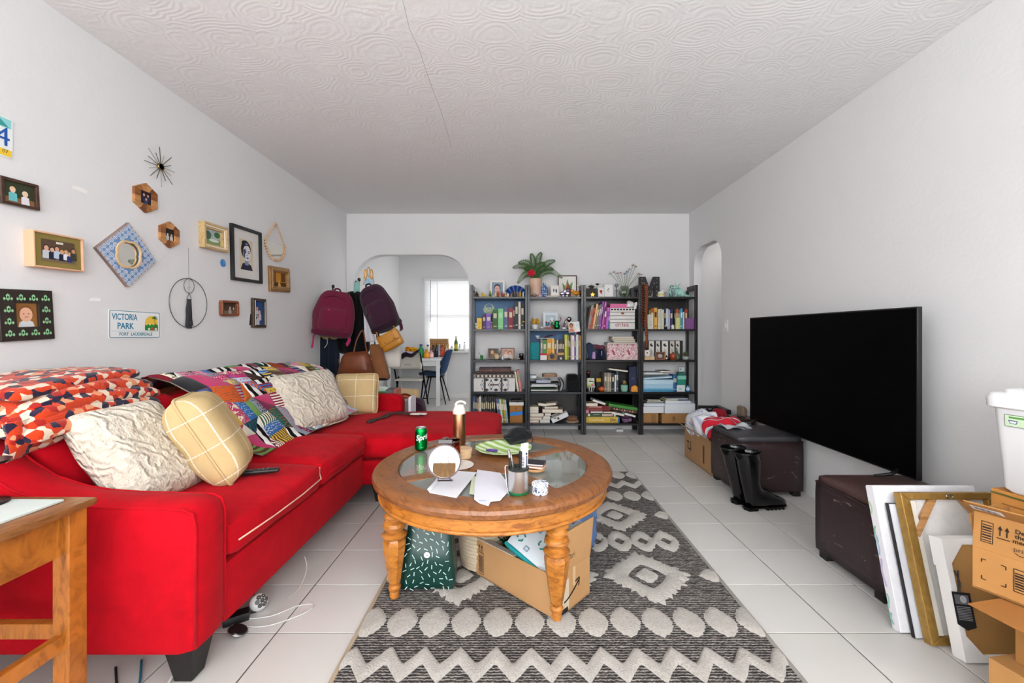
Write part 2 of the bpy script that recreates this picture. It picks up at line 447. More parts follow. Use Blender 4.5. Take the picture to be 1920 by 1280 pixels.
# walls
struct(MB().bx(XL-.12,XL,YR-.12,YB,0,ZC).build('wall_left',WALL))
A0,A1,AT = -1.955,-.582,2.075            # archway to the dining room
poly = [(XL-.12,0)]+arch(A0,A1,AT,.36,12)+[(3.5,0),(3.5,ZC),(XL-.12,ZC)]
struct(MB().prism(poly,0,.12,face_mat((0,YB+.12,0),(1,0,0),(0,0,1),(0,-1,0))).build('wall_back',WALL))
poly = [(YR-.12,0)]+arch(4.205,4.86,2.105,.2,10)+[(YB,0),(YB,ZC),(YR-.12,ZC)]
struct(MB().prism(poly,0,.088,face_mat((XR,0,0),(0,1,0),(0,0,1),(1,0,0))).build('wall_right',WALL))
mb = MB()          # wall behind the camera, with a wide window opening
WX0,WX1,WZ0,WZ1 = -1.6,1.6,.75,2.25
mb.bx(XL,WX0,YR-.12,YR,0,ZC);mb.bx(WX1,XR,YR-.12,YR,0,ZC);mb.bx(WX0,WX1,YR-.12,YR,0,WZ0);mb.bx(WX0,WX1,YR-.12,YR,WZ1,ZC)
struct(mb.build('wall_rear',WALL))
cl = struct(MB().bx(XL-.12,XR+.1,YR-.12,YB+.06,ZC,ZC+.08).build('ceiling',CEIL))
mb = MB();pts = [(755,0),(768,55),(785,90),(800,135),(813,172),(826,205),(843,262),(846,280)]
P = []
for x,y in pts:
    Y = (HC-ZC)*FP/(y-PY);P.append(((x-PX)*Y/FP,Y,ZC-.0006))
mb.tube(P,.0011,4);mb.build('crack',M('paint','#d2d1cf'),cl)
# hall and dining room shells
mb = MB();mb.bx(3.4,3.5,3.0,YB,0,ZC);mb.bx(XR+.088,3.5,2.9,3.0,0,ZC);struct(mb.build('wall_hall',WALL))
struct(MB().bx(XR+.088,3.5,2.9,YB,ZC,ZC+.08).build('ceiling_hall',WALL))
struct(MB().bx(XDL-.1,XDL,YB+.12,YD,0,ZC).build('wall_dining_left',WALL))
struct(MB().bx(XDR,XDR+.1,YB+.12,YD,0,ZC).build('wall_dining_right',WALL))
DW0,DW1,DZ0,DZ1 = -1.63,-.58,.83,2.08
mb = MB();mb.bx(XDL-.1,DW0,YD,YD+.14,0,ZC);mb.bx(DW1,XDR+.1,YD,YD+.14,0,ZC);mb.bx(DW0,DW1,YD,YD+.14,0,DZ0);mb.bx(DW0,DW1,YD,YD+.14,DZ1,ZC)
struct(mb.build('wall_dining_far',WALL))
struct(MB().bx(XDL-.1,XDR+.1,YB+.12,YD+.14,ZC,ZC+.08).build('ceiling_dining',WALL))
struct(MB().bx(XDL,XDR,YD-.014,YD,0,.09).build('baseboard_dining',WHITE,bev=.003))
struct(MB().bx(-.5,XR,YB-.012,YB,0,.075).build('baseboard_back',WHITE,bev=.003))
# dining window with blind
def slat_mat():
    n = NT('blind_slat');t = n.n('BsdfTranslucent');t.inputs[0].default_value = (.95,.95,.95,1)
    n.base('#f4f4f4');n.set(rough=.5);mx = n.n('MixShader');mx.inputs[0].default_value = .45
    out = n.t.nodes['Material Output'];n.l(n.b.outputs[0],mx.inputs[1]);n.l(t.outputs[0],mx.inputs[2]);n.l(mx.outputs[0],out.inputs[0]);return n.m
SLAT = slat_mat()
def window(name,x0,x1,z0,z1,y,sgn,slat_n,tilt,mid=True):
    """frame and panes in the opening; sgn = -1 when the room lies towards -y"""
    w = struct(D.objects.new(name,None));COL.objects.link(w);w.location = ((x0+x1)/2,y,z0)
    W,H = x1-x0,z1-z0;yo = -sgn*.07
    mb = MB()
    for a,b,c,d in ((-W/2,-W/2+.04,0,H),(W/2-.04,W/2,0,H),(-W/2,W/2,0,.04),(-W/2,W/2,H-.04,H)):mb.bx(a,b,yo-.02,yo+.02,c,d)
    mb.build('window_frame',WHITE,w,bev=.004)
    if mid:MB().bx(-W/2+.04,W/2-.04,yo-.025,yo+.025,H*.48,H*.48+.045).build('meeting_rail',WHITE,w,bev=.004)
    MB().bx(-W/2+.03,W/2-.03,yo-.003,yo+.003,.03,H-.03).build('pane',M('glass','#ffffff'),w)
    return w
w1 = window('window_1',DW0,DW1,DZ0,DZ1,YD,-1,0,0)
MB().bx(-.58,.58,-.10,.0,-.03,0).build('window_sill',WHITE,w1,bev=.004)
b = thing('window_blind','closed white slatted blind covering the dining room window','blind',((DW0+DW1)/2,YD-.03,DZ0))
Wb,Hb = DW1-DW0+.02,DZ1-DZ0
MB().bx(-Wb/2,Wb/2,-.03,.03,Hb-.03,Hb+.02).build('headrail',WHITE,b,bev=.004)
mb = MB();N = 46
for k in range(N):
    z = .04+(Hb-.08)*k/(N-1);Tm = T((0,0,z),rx=-1.05)
    mb.box((0,0,0),(Wb-.02,.027,.0012),Tm)
q = mb.build('slats',SLAT,b);q['kind'] = 'stuff'
MB().bx(-Wb/2+.01,Wb/2-.01,-.014,.014,.005,.025).build('bottom_rail',WHITE,b,bev=.003)
mb = MB();mb.tube([(-Wb/2+.12,-.03,Hb-.02),(-Wb/2+.12,-.035,Hb-.75)],.005,6);mb.build('tilt_wand',M('plastic','#8d8d8d'),b,smooth=True)
for x in (-.3,.3):MB().bx(x-.006,x+.006,-.016,-.0145,.02,Hb-.02).build('ladder_tape',WHITE,b)
# window and blind behind the camera
w2 = window('window_2',WX0,WX1,WZ0,WZ1,YR,1,0,0)
b = thing('window_blind','open white slatted blind on the wide window behind the camera','blind',(0,YR+.045,WZ0))
Hb = WZ1-WZ0;mb = MB()
for k in range(24):
    mb.box((0,0,0),(WX1-WX0,.045,.002),T((0,0,.05+(Hb-.1)*k/23),rx=-.30))
q = mb.build('slats',SLAT,b);q['kind'] = 'stuff'
MB().bx(WX0,WX1,-.03,.03,Hb-.03,Hb+.03).build('headrail',WHITE,b,bev=.004)
for x,nm in ((-1.65,'left'),(1.65,'right')):  # lamp bodies added to carry the ceiling uplights
    o = thing('floor_lamp',f'brass uplighter floor lamp in the {nm} corner behind the camera','lamp',(x,-1.45,0))
    MB().lathe([(0,0),(.14,0),(.14,.015),(.015,.03),(.012,1.70),(0,1.70)],16).build('pole',M('metal','#8a7a5a'),o,smooth=True,auto=.6)
    MB().lathe([(0,1.69),(.03,1.70),(.17,1.81),(.18,1.83),(.16,1.81),(.03,1.72),(0,1.715)],24).build('bowl',M('metal','#8a7a5a'),o,smooth=True)
o = thing('plant_stand','slim wooden plant stand behind the camera before the window','stand',(-.56,-1.70,0))
MB().box((0,0,1.085),(.30,.24,.03)).build('top',M('wood','#8a6238'),o,bev=.004)
for sx in (-1,1):
    for sy in (-1,1):MB().box((sx*.12,sy*.09,.535),(.025,.025,1.07)).build('leg',M('wood','#8a6238'),o)
o = thing('paper_bag','brown paper carrier bag standing on the plant stand behind the camera','bag',(-.56,-1.70,1.1005))
MB().box((0,0,.18),(.26,.12,.36)).build('bag',M('card','#a8845c'),o,bev=.003)
for s in (-1,1):MB().tube([(-.05,s*.05,.35),(-.045,s*.05,.45),(-.02,s*.05,.48),(.02,s*.05,.48),(.045,s*.05,.45),(.05,s*.05,.35)],.004,6).build('handle',M('paper','#9a7a54'),o)
# light switch by the right arch, adhesive scars on the left wall
m = face_mat((XR,4.11,HC+(625-610)*4.11/FP),(0,-1,0),(0,0,1),(-1,0,0))
s_ = thing('light_switch','white light switch plate beside the right archway','switch',mat=m)
MB().prism(rrect(.07,.115,.006),0,.006).build('plate',WHITE,s_,bev=.001);MB().prism(rrect(.022,.045,.003),.006,.010).build('rocker',M('plastic','#f5f5f5'),s_)
for (x0,y0),(x1,y1),lb in (((135,350),(165,360),'torn adhesive strip on the wall above the blue tiled mirror'),((167,562),(190,561),'torn adhesive strip on the wall above the green and blue sign')):
    p0,p1 = onleft(x0,y0),onleft(x1,y1);m = face_mat((p0+p1)/2,p1-p0,(0,0,1),(1,0,0));L = (p1-p0).length
    tag(MB().prism([(-L/2,-.008),(L/2-.01,-.01),(L/2,.004),(L*.1,.011),(-L/2,.007)],0,.0018).build('adhesive_strip',M('paper','#f6f4f2'),bev=.0005),lb,'tape').matrix_world = m

# ================================================================== rug
RX0,RX1,RY0,RY1 = -.605,.93,1.13,3.43
def rug_mat():
    n = NT('rug_flatweave');v = n.obj((1,4.2,1));f = n.noise(v,26,6,.8)
    wv = n.n('TexWave',bands_direction='Y');n.l(n.obj(),wv.inputs[0]);wv.inputs['Scale'].default_value = 26;wv.inputs['Distortion'].default_value = 3.5;wv.inputs['Detail'].default_value = 3;wv.inputs['Detail Scale'].default_value = 4
    h = n.math('ADD',n.math('MULTIPLY',wv.outputs['Fac'],.30),n.math('MULTIPLY',f,.8))
    n.base(n.ramp(h,[(.36,'#2a2828'),(.51,'#484545'),(.62,'#75706d'),(.76,'#b2ada7')]));n.set(rough=1,spec=.1);n.bump(h,.6,.006);return n.m
def pile_mat():
    n = NT('rug_pile');v = n.obj();f = n.noise(v,5,4);h = n.noise(n.obj((1,1.6,1)),110,5,.7)
    c = n.mix(f,'#c2bbb1','#dcd8d2')
    n.base(n.ramp(h,[(.30,'#8f887f'),(.48,'#cfc9c1'),(.7,'#e6e2dc')]));n.base(n.mix(.5,c,n.ramp(h,[(.32,'#958d84'),(.5,'#cfc9c1'),(.7,'#e9e5df')])));n.set(rough=1,spec=.05,sheen=.3);n.bump(h,.9,.015);return n.m
RUG,PILE = rug_mat(),pile_mat()
rug = thing('area_rug','grey and cream area rug with raised diamond and zigzag pile under the coffee table','rug',((RX0+RX1)/2,(RY0+RY1)/2,0))
rcx,rcy = (RX0+RX1)/2,(RY0+RY1)/2
MB().bx(RX0-rcx,RX1-rcx,RY0-rcy,RY1-rcy,0.0005,.007).build('flatweave',RUG,rug)
EDGE = M('fabric','#a8967f')
for x in (RX0,RX1):MB().bx(x-rcx-.008,x-rcx+.008,RY0-rcy,RY1-rcy,.0005,.0095).build('binding',EDGE if x < 0 else M('fabric','#8f8b86'),rug,bev=.003)
ZP = .007
def clampx(x):return max(RX0+.004,min(RX1-.004,x))
def pile_polar(cx,cy,fo,fi=None,n=40,m=5,h=.013,sd=0):
    mb = MB();vs = [];fs = []
    for k in range(n):
        a = 2*PI*k/n;ro = fo(a)*(1+.05*noise.noise(Vector((cx*9+math.cos(a)*3,cy*9+math.sin(a)*3,sd)))+.05*math.sin(k*2.7+sd));ri = fi(a) if fi else 0
        for i in range(m+1):
            t = i/m;rr = ri+(ro-ri)*t;hh = h*(1-abs(2*t-1)**5 if fi else 1-t**6)
            x,y = cx+rr*math.cos(a),cy+rr*math.sin(a)
            hh += .0035*noise.noise(Vector((x*70,y*70,3.3)))*(1 if hh > .004 else 0)
            vs.append((clampx(x)-rcx,y-rcy,ZP+max(0,hh)-.001))
    for k in range(n):
        k2 = (k+1) % n
        for i in range(m):
            a,b_,c,d = k*(m+1)+i,k*(m+1)+i+1,k2*(m+1)+i+1,k2*(m+1)+i
            fs.append((a,b_,c,d) if (i or fi) else (a,b_,c))
    mb.add(vs,fs);return mb
def dia(rx,ry,p=1.25):return lambda a:1/((abs(math.cos(a))/rx)**p+(abs(math.sin(a))/ry)**p)**(1/p)
PER = .1246
def lozenges(y,nm='pile_lozenge'):
    for k in range(13):
        x = .172+(k-6)*PER
        if RX0+.01 < x < RX1-.01:pile_polar(x,y,dia(.060,.088,1.55),sd=k).build(nm,PILE,rug,smooth=True)
for y in (1.645,2.915):lozenges(y)
lozenges(3.345);lozenges(1.215)
def zigzag(y,amp,wd,sd):
    mb = MB();n = 150
    def fn(u,v):
        x = RX0+.006+u*(RX1-RX0-.012);ph = (x-.172)/PER;tri = abs((ph % 1)-.5)*4-1
        off = (v*2-1);hh = .013*(1-abs(off)**6)+.003*noise.noise(Vector((x*70,v*5,sd)))*(1-abs(off)**4)
        wob = .006*noise.noise(Vector((x*40,v*3,sd)))
        return (x-rcx,y+amp*tri+off*wd+wob-rcy,ZP+max(0,hh)-.001)
    mb.grid(fn,n,6);mb.build('pile_zigzag',PILE,rug,smooth=True)
zigzag(1.432,.042,.040,1);zigzag(3.13,.042,.040,2)
for y in (1.955,2.605):
    for x in (-.69+.172+.26-.002,.172,.603):
        x = {0:-.259}.get(0) if x < -.2 else x
        steps = lambda a:dia(.207,.212,1.05)(a)*(1+.055*math.sin(a*24))
        pile_polar(x,y,steps,dia(.085,.092),n=96,m=5).build('pile_diamond',PILE,rug,smooth=True)
        pile_polar(x,y,dia(.055,.06),n=24).build('pile_diamond_center',PILE,rug,smooth=True)
    for x in (RX1-.03,RX0+.03):
        pile_polar(x,y,dia(.055,.055),n=24).build('pile_edge_tuft',PILE,rug,smooth=True)
for k in range(13):
    x = .172+(k-6)*.1265
    if RX0+.05 < x < RX1-.03:pile_polar(x,2.28,dia(.068,.115,1.5),dia(.028,.036,1.2),n=32,sd=k).build('pile_chain_link',PILE,rug,smooth=True)

# ================================================================== sectional sofa
RED = M('suede','#b5091a')
BLK = M('paint','#171514')
sofa = thing('sectional_sofa','red suede sectional sofa with chaise along the left wall','sofa',(-1.5,2.5,0))
def S(mb,name,mat=RED,smooth=True,**k):
    for i,v in enumerate(mb.v):mb.v[i] = (v[0]+1.5,v[1]-2.5,v[2])
    return mb.build(name,mat,sofa,smooth=smooth,**k)
def arm(y0,y1,xf,name):
    prof = [(xf-.045,.125),(xf-.01,.135),(xf,.17),(xf,.52),(xf-.006,.555),(xf-.03,.58),(xf-.07,.59)]
    prof += [(-1.30,.596),(-1.40,.602),(-1.49,.617),(-1.59,.65),(-1.67,.70),(-1.75,.765),(-1.84,.80),(-1.92,.81),(-1.99,.80),(-2.0,.77),(-2.0,.14),(-1.98,.125)]
    mb = MB();n = len(prof);w = y1-y0;cx = sum(p[0] for p in prof)/n;cz = sum(p[1] for p in prof)/n;rings = []
    for t,ins in ((0,.028),(.004,.012),(.018,.002),(.06,0),(w-.06,0),(w-.018,.002),(w-.004,.012),(w,.028)):
        R = []
        for x,z in prof:
            zt = min(z,.6) if False else z
            R.append((x-(ins if x > -1.2 else 0),y0+t,z-(ins if z > .5 else -ins*.4)))
        rings.append(R)
    vs = [p for R in rings for p in R];fs = []
    for i in range(len(rings)-1):
        for k in range(n):
            k2 = (k+1) % n;fs.append((i*n+k,(i+1)*n+k,(i+1)*n+k2,i*n+k2))
    fs.append(tuple(range(n)));fs.append(tuple((len(rings)-1)*n+k for k in range(n-1,-1,-1)))
    mb.add(vs,fs);o = S(mb,name,auto=.7)
    pp = [(xf-.02,y0+.02,.575)]+[(x-.0,y0+.008,z-.006) for x,z in prof[6:13]]
    return o
arm(1.31,1.455,-1.005,'arm');arm(3.72,3.86,-1.03,'arm')
for y in (1.317,1.448):      # piping along the arm's edges
    mb = MB();P = [(-1.012,y,.15),(-1.010,y,.53),(-1.02,y,.568),(-1.05,y,.582),(-1.3,y,.5885),(-1.4,y,.595),(-1.49,y,.61),(-1.59,y,.643),(-1.67,y,.694),(-1.75,y,.758),(-1.84,y,.794)]
    mb.tube(P,.0045,6);S(mb,'piping')
S(MB().soft((-1.5,2.1,.235),(.985,1.30,.215),.02),'seat_base')
S(MB().soft((-1.05,3.24,.215),(1.83,.96,.175),.035,n=10),'chaise_base')
S(MB().soft((-1.93,2.6,.45),(.14,2.4,.64),.04),'back_frame')
def wrinkle(k):
    def f(p):
        q = Vector((p[0]*5+k,p[1]*5,p[2]*5));return (p[0],p[1],p[2]+.008*noise.noise(q)+.004*noise.noise(q*2.7))
    return f
for y0,y1,k in ((1.458,2.140,1),(2.145,2.765,5)):
    S(MB().soft((-1.395,(y0+y1)/2,.412),(.80,y1-y0,.135),.034,(.012,0,.030),14,warp=wrinkle(k)),'seat_cushion')
    mb = MB();zz = .405;xs = -.988
    mb.tube([(xs,y0+.03,zz),(xs+.012,(y0*2+y1)/3,zz),(xs+.012,(y0+2*y1)/3,zz),(xs,y1-.03,zz),(xs-.02,y1-.006,zz+.02),(xs-.02,y1-.004,zz+.05)],.0032,5)
    S(mb,'contrast_piping',M('fabric','#e9b9a4') if k == 1 else RED)
S(MB().soft((-1.04,3.24,.375),(1.80,.955,.155),.052,(.01,.01,.018),16,warp=wrinkle(9)),'chaise_cushion')
mb = MB();mb.tube([(-.156+.004*math.sin(k),2.80+.055*k,.40+.052*math.sin(PI*k/16)**.5-.02) for k in range(17)],.004,5);S(mb,'piping')
for y0,y1,k in ((1.47,2.12,0),(2.13,2.88,3),(2.89,3.70,6)):
    Tm = T((-1.735,(y0+y1)/2,.64),ry=-.36)
    S(MB().soft((0,0,0),(.21,y1-y0,.40),.075,(.03,0,.0),12,T=Tm,warp=lambda p,k=k:(p[0]+.012*noise.noise(Vector((k,p[1]*5,p[2]*5))),p[1],p[2])),'back_cushion')
    mb = MB();mb.tube([Tm @ Vector((.09,(y1-y0)*(t/8-.5)*.9,.165-.02*math.sin(t))) for t in range(9)],.005,6);S(mb,'piping')
for x,y in ((-1.09,1.395),(-1.93,1.40),(-.21,2.84),(-.21,3.64),(-.93,2.86),(-1.93,3.78)):
    mb = MB();mb.box((0,0,.0665),(.058,.058,.131),taper=(1.75,1.75));mb.v = [(a+x,b_+y,c) for a,b_,c in mb.v];S(mb,'leg',BLK,smooth=False,bev=.004)

# ---- pillows
def pil(label,loc,yaw,lean,W,H,t,mat,seed,extra=None,roll=0):
    m = Matrix.Translation(loc) @ Matrix.Rotation(yaw,4,'Z') @ Matrix.Rotation(lean,4,'Y') @ Matrix.Rotation(roll,4,'X')
    o = thing('throw_pillow',label,'pillow',mat=m)
    MB().pillow(W,H,t,20,seed=seed).build('cover',mat,o,smooth=True,weld=True)
    mb = MB();n = 20;P = []
    for a,b_ in [(-1+2*k/n,-1) for k in range(n)]+[(1,-1+2*k/n) for k in range(n)]+[(1-2*k/n,1) for k in range(n)]+[(-1,1-2*k/n) for k in range(n)]:
        k = 1-.06*(1-a*a)*(b_*b_);k2 = 1-.06*(1-b_*b_)*(a*a);rc = 1-.10*(a*b_)**4;P.append((0,a*W/2*k2*rc,b_*H/2*k*rc))
    mb.tube(P,.006,6,True);mb.build('seam',mat,o,smooth=True)
    return o
KN,PL = M('knit','#e6dccb'),M('plaid','#cbb182','#ece2cd')
pil('cream cable knit throw pillow leaning at the near end of the sofa',(-1.485,1.655,.665),.02,-.62,.40,.46,.17,KN,1)
pil('beige plaid throw pillow leaning against the near cream knit pillow',(-1.345,1.845,.682),.42,-.50,.34,.44,.19,PL,2)
pil('cream cable knit throw pillow propped upright at the middle of the sofa',(-1.43,2.91,.675),-.27,-.46,.60,.43,.15,KN,3,roll=.02)
pil('small beige plaid throw pillow in the far corner of the sofa',(-1.36,3.545,.625),-1.35,-.30,.36,.36,.15,PL,4)

# ---- patchwork quilt
def quilt():
    root = thing('patchwork_quilt','multicoloured patchwork quilt draped over the back of the red sofa','quilt',(-1.6,2.8,.48))
    prof = [(-1.955,.74),(-1.95,.84),(-1.90,.905),(-1.80,.925),(-1.71,.90),(-1.60,.84),(-1.53,.75),(-1.47,.655),(-1.42,.575),(-1.385,.525),(-1.33,.505)]
    L = [0]
    for a,b_ in zip(prof,prof[1:]):L.append(L[-1]+math.dist(a,b_))
    def Q(y,v):
        s = v*L[-1];i = 0
        while i < len(L)-2 and s > L[i+1]:i += 1
        t = (s-L[i])/(L[i+1]-L[i]);x = prof[i][0]+t*(prof[i+1][0]-prof[i][0]);z = prof[i][1]+t*(prof[i+1][1]-prof[i][1])
        k = max(0,min(1,(z-.5)/.4))
        z += k*(.022*noise.noise(Vector((y*3.1,v*3,1)))-.05*max(0,y-3.0)/.6-.02*max(0,2.2-y));x += .02*noise.noise(Vector((y*4,v*4,9)))*(1-.5*k)+.012*k
        return Vector((x+.01*(1-k),y,z))
    y0 = lambda v:1.96+.10*math.sin(v*3)+(.25 if v > .85 else 0)*0+max(0,v-.55)*.45
    y1 = lambda v:3.66-.1*v
    pal = ['#24345f','#8c1f33','#e9e4dc','#2c5d52','#c33a6d','#d9b64a','#5b3f2c','#b8c9dc','#d4602c','#3a6fb0','#7b2a4a','#eee6d0','#1d1d22','#6f9a52','#d88fa8','#8a8f9a']
    pats = [lambda c,d:M('fabric',c),lambda c,d:M('dots',c,d,60),lambda c,d:M('stripes',c,d,('Y',16)),lambda c,d:M('stripes',c,d,('Z',20)),
            lambda c,d:M('floral',c,d,30),lambda c,d:M('stripes','#f0eee8','#16161a',('DIAGONAL',9,4)),lambda c,d:M('fabric',c),lambda c,d:M('dots',c,d,90)]
    rnd = random.Random(5);NU,NV = 12,8
    # jittered lattice of seams
    G = {}
    for i in range(NU+1):
        for j in range(NV+1):
            u,v = i/NU,j/NV
            if 0 < i < NU:u += rnd.uniform(-.028,.028)
            if 0 < j < NV:v += rnd.uniform(-.03,.03)
            G[i,j] = (u,v)
    def pos(u,v):
        return Q(y0(v)+u*(y1(v)-y0(v)),v)
    def patch(quad,mat):
        m = 5;pts = [[None]*(m+1) for _ in range(m+1)]
        (a,b_,c,d) = quad
        for q in range(m+1):
            for p in range(m+1):
                s,t = p/m,q/m
                u = (1-t)*((1-s)*a[0]+s*b_[0])+t*((1-s)*d[0]+s*c[0]);v = (1-t)*((1-s)*a[1]+s*b_[1])+t*((1-s)*d[1]+s*c[1])
                P = pos(u,v);e = .004;n = (pos(u+e,v)-P).cross(pos(u,v+e)-P);n = -n.normalized() if n.length else Vector((1,0,0))
                if n.dot(Vector((1,0,.6))) < 0:n = -n
                pts[q][p] = P+n*(.010*(16*s*(1-s)*t*(1-t))**.35)
        org = Vector((-1.6,2.8,.48))
        vs = [pts[q][p]-org for q in range(m+1) for p in range(m+1)]
        fs = [(q*(m+1)+p,q*(m+1)+p+1,(q+1)*(m+1)+p+1,(q+1)*(m+1)+p) for q in range(m) for p in range(m)]
        mb = MB();mb.add(vs,fs);mb.build('patch',mat,root,smooth=True)
    for i in range(NU):
        for j in range(NV):
            q = (G[i,j],G[i+1,j],G[i+1,j+1],G[i,j+1]);kind = rnd.random()
            def mm():
                c,d = rnd.sample(pal,2);return rnd.choice(pats)(c,d)
            if kind < .3:patch(q,mm())
            elif kind < .62:      # split into two triangles (as quads with a repeated corner)
                if rnd.random() < .5:patch((q[0],q[1],q[2],q[2]),mm());patch((q[0],q[2],q[3],q[3]),mm())
                else:patch((q[0],q[1],q[3],q[3]),mm());patch((q[1],q[2],q[3],q[3]),mm())
            else:                 # strips
                ns = rnd.choice((2,3));hor = rnd.random() < .5
                lp = lambda a,b_,t:(a[0]+(b_[0]-a[0])*t,a[1]+(b_[1]-a[1])*t)
                for k in range(ns):
                    t0_,t1_ = k/ns,(k+1)/ns
                    if hor:patch((lp(q[0],q[1],t0_),lp(q[0],q[1],t1_),lp(q[3],q[2],t1_),lp(q[3],q[2],t0_)),mm())
                    else:patch((lp(q[0],q[3],t0_),lp(q[1],q[2],t0_),lp(q[1],q[2],t1_),lp(q[0],q[3],t1_)),mm())
    mb = MB();org = Vector((-1.6,2.8,.48))
    mb.grid(lambda u,v:pos(u,v)-org-Vector((.006,0,.004)),40,30);mb.build('backing',M('fabric','#c9b9a6'),root,smooth=True)
quilt()

# ---- folded blanket at the near end of the back
def blanket_mat():
    n = NT('blanket_weave');v = n.obj((1,1,1));vo = n.n('TexVoronoi');vo.inputs['Scale'].default_value = 42;vo.inputs['Randomness'].default_value = .9;n.l(v,vo.inputs['Vector'])
    sp = n.n('SeparateColor');n.l(vo.outputs['Color'],sp.inputs[0])
    n.base(n.ramp(sp.outputs[0],[(0,'#c43c1a'),(.34,'#dccab6'),(.58,'#28213a'),(.78,'#a3241c'),(.92,'#d88f68')],True));n.set(rough=1,spec=.1,sheen=.2)
    n.bump(n.noise(v,180,3),.5,.006);return n.m
BLK_M = blanket_mat()
bl = thing('knitted_blanket','folded orange, navy and cream floral blanket on the near end of the sofa back','blanket',(-1.8,1.63,.82))
prevz = .0
for k,(z,th,yo,xo,W,Dd) in enumerate(((.015,.05,-.02,.055,.50,.36),(.05,.045,.0,.04,.50,.34),(.085,.045,.015,.035,.49,.33),(.12,.045,.02,.015,.47,.32),(.15,.04,-.01,-.01,.46,.31))):
    def wp(p,k=k,W=W):
        s = -.02*max(0,abs(p[1])/(W/2)-.55)*4*(k < 4)
        front = max(0,(p[0]-.06)/.12)
        return (p[0]+.01*noise.noise(Vector((p[1]*6,k,2))),p[1],p[2]+.007*noise.noise(Vector((p[0]*6,p[1]*7,k*3)))+s*.6-front*.028*(1-k*.12)-(.02*k*max(0,-p[1]/W)))
    MB().soft((xo,yo,z),(Dd,W,th),.021,n=16,warp=wp).build('fold',BLK_M,bl,smooth=True,weld=True)
mb = MB()          # front drop of the blanket at the arm side
mb.sheet(lambda u,v:(.17+.035*math.sin(v*2.2)-.03*v+.012*noise.noise(Vector((u*6,v*4,0))),-.30+.27*u,.03-.12*v+.05*u*v),12,10,.022)
mb.build('hanging_fold',BLK_M,bl,smooth=True)
# ---- remote and belt on the seat
r_ = thing('remote_control','slim black remote control lying on the near seat cushion','remote',(0,0,0));p = onz(487,887,.512);r_.location = (p.x,p.y,p.z);r_.rotation_euler = (0,0,.30)
MB().soft((0,0,.009),(.155,.042,.018),.007,n=6).build('body',M('plastic','#141414'),r_,smooth=True)
mb = MB();mb.cur = 0
for i in range(6):
    for j in (-1,0,1):mb.lathe([(.0036,0),(.0036,.0025),(.002,.0032)],8,(-.055+i*.017,j*.011,.0165))
mb.build('buttons',M('plastic','#55555a'),r_)
bt = thing('belt','black and white patterned sash lying across the chaise','belt',(-.95,3.35,.47))
pts = [onz(692,792,.478),onz(705,786,.478),onz(719,783,.48),onz(732,776,.482),(onz(748,774,.484)),onz(765,777,.484),onz(778,776,.484),onz(797,779,.482)]
P = []
for a,b_ in zip(pts,pts[1:]):
    for t in range(5):P.append(a.lerp(b_,t/5)-Vector((-.95,3.35,.47))+Vector((0,.012*math.sin(len(P)*.9),.004)))
MB().tube(P,[.024+.006*math.sin(i*.7) for i in range(len(P))],8,flat=.33).build('band',M('stripes','#15100f','#5b4a46',('X',30,6)),bt,smooth=True)
e0 = onz(785,777,.486)-Vector((-.95,3.35,.47))
MB().soft((e0.x,e0.y,.022),(.13,.05,.012),.006,n=5).build('end_panel',M('dots','#e8e2da','#1a1514',70),bt,smooth=True)

# ================================================================== coffee table
WD = M('wood','#b9762f','#7d4413',(3,3,9));WT = M('wood','#8a5730','#5d3315',(6,2,6))
TCX,TCY,TZ,TR = -.116,2.05,.51,.565
ct = thing('coffee_table','round wooden coffee table with glass inserts and turned legs','table',(TCX,TCY,0),math.radians(33.5))
n_ = 96
mb = MB();rp = [(.445,.50),(.452,.512),(.505,.512),(.525,.514),(.545,.512),(.560,.503),(.565,.49),(.561,.474),(.548,.464),(.53,.462),(.445,.462),(.445,.50)]
vs = [];fs = []
for r,z in rp:
    for k in range(n_):a = 2*PI*k/n_;vs.append((r*math.cos(a),r*math.sin(a),z))
for i in range(len(rp)-1):
    for k in range(n_):k2 = (k+1) % n_;fs.append((i*n_+k,i*n_+k2,(i+1)*n_+k2,(i+1)*n_+k))
mb.add(vs,[f[::-1] for f in fs]);mb.build('rim',WT,ct,smooth=True,auto=.6)
mb = MB();mb.ring(circ(.530,n_),circ(.508,n_),.402,.462);mb.build('apron',WD,ct,smooth=True,auto=.6)
mb = MB();mb.tube([(.531*math.cos(2*PI*k/n_),.531*math.sin(2*PI*k/n_),.408) for k in range(n_)],.008,8,True);mb.build('apron_bead',WD,ct,smooth=True)
for k in range(4):
    Tm = T(rz=k*PI/2)
    MB().box((.30,0,.488),(.30,.062,.046),Tm).build('cross_bar',WT,ct,bev=.004)
MB().lathe([(.0,.468),(.155,.468),(.16,.475),(.16,.506),(.153,.512),(0,.512)],48).build('center_disc',WT,ct,smooth=True,auto=.5)
n = NT('table_glass');n.base('#dfe6e0');n.set(rough=.04,trans=.78,ior=1.5);GL = n.m  # pale diffuse share imitates the ceiling reflected in the panes
for k in range(4):
    a0,a1 = k*PI/2,(k+1)*PI/2;n = 16;P = []
    do,di = math.asin(.034/.445),math.asin(.034/.165)
    P += [(.444*math.cos(a0+do+(a1-a0-2*do)*t/n),.444*math.sin(a0+do+(a1-a0-2*do)*t/n)) for t in range(n+1)]
    P += [(.164*math.cos(a1-di-(a1-a0-2*di)*t/n),.164*math.sin(a1-di-(a1-a0-2*di)*t/n)) for t in range(n+1)]
    gp = MB().prism(P,.4995,.5045).build('glass_pane',GL,ct)
leg_lo = [(.0,0),(.014,0),(.019,.006),(.021,.02),(.017,.032),(.024,.038),(.026,.052),(.019,.060),(.019,.066),(.024,.070)]
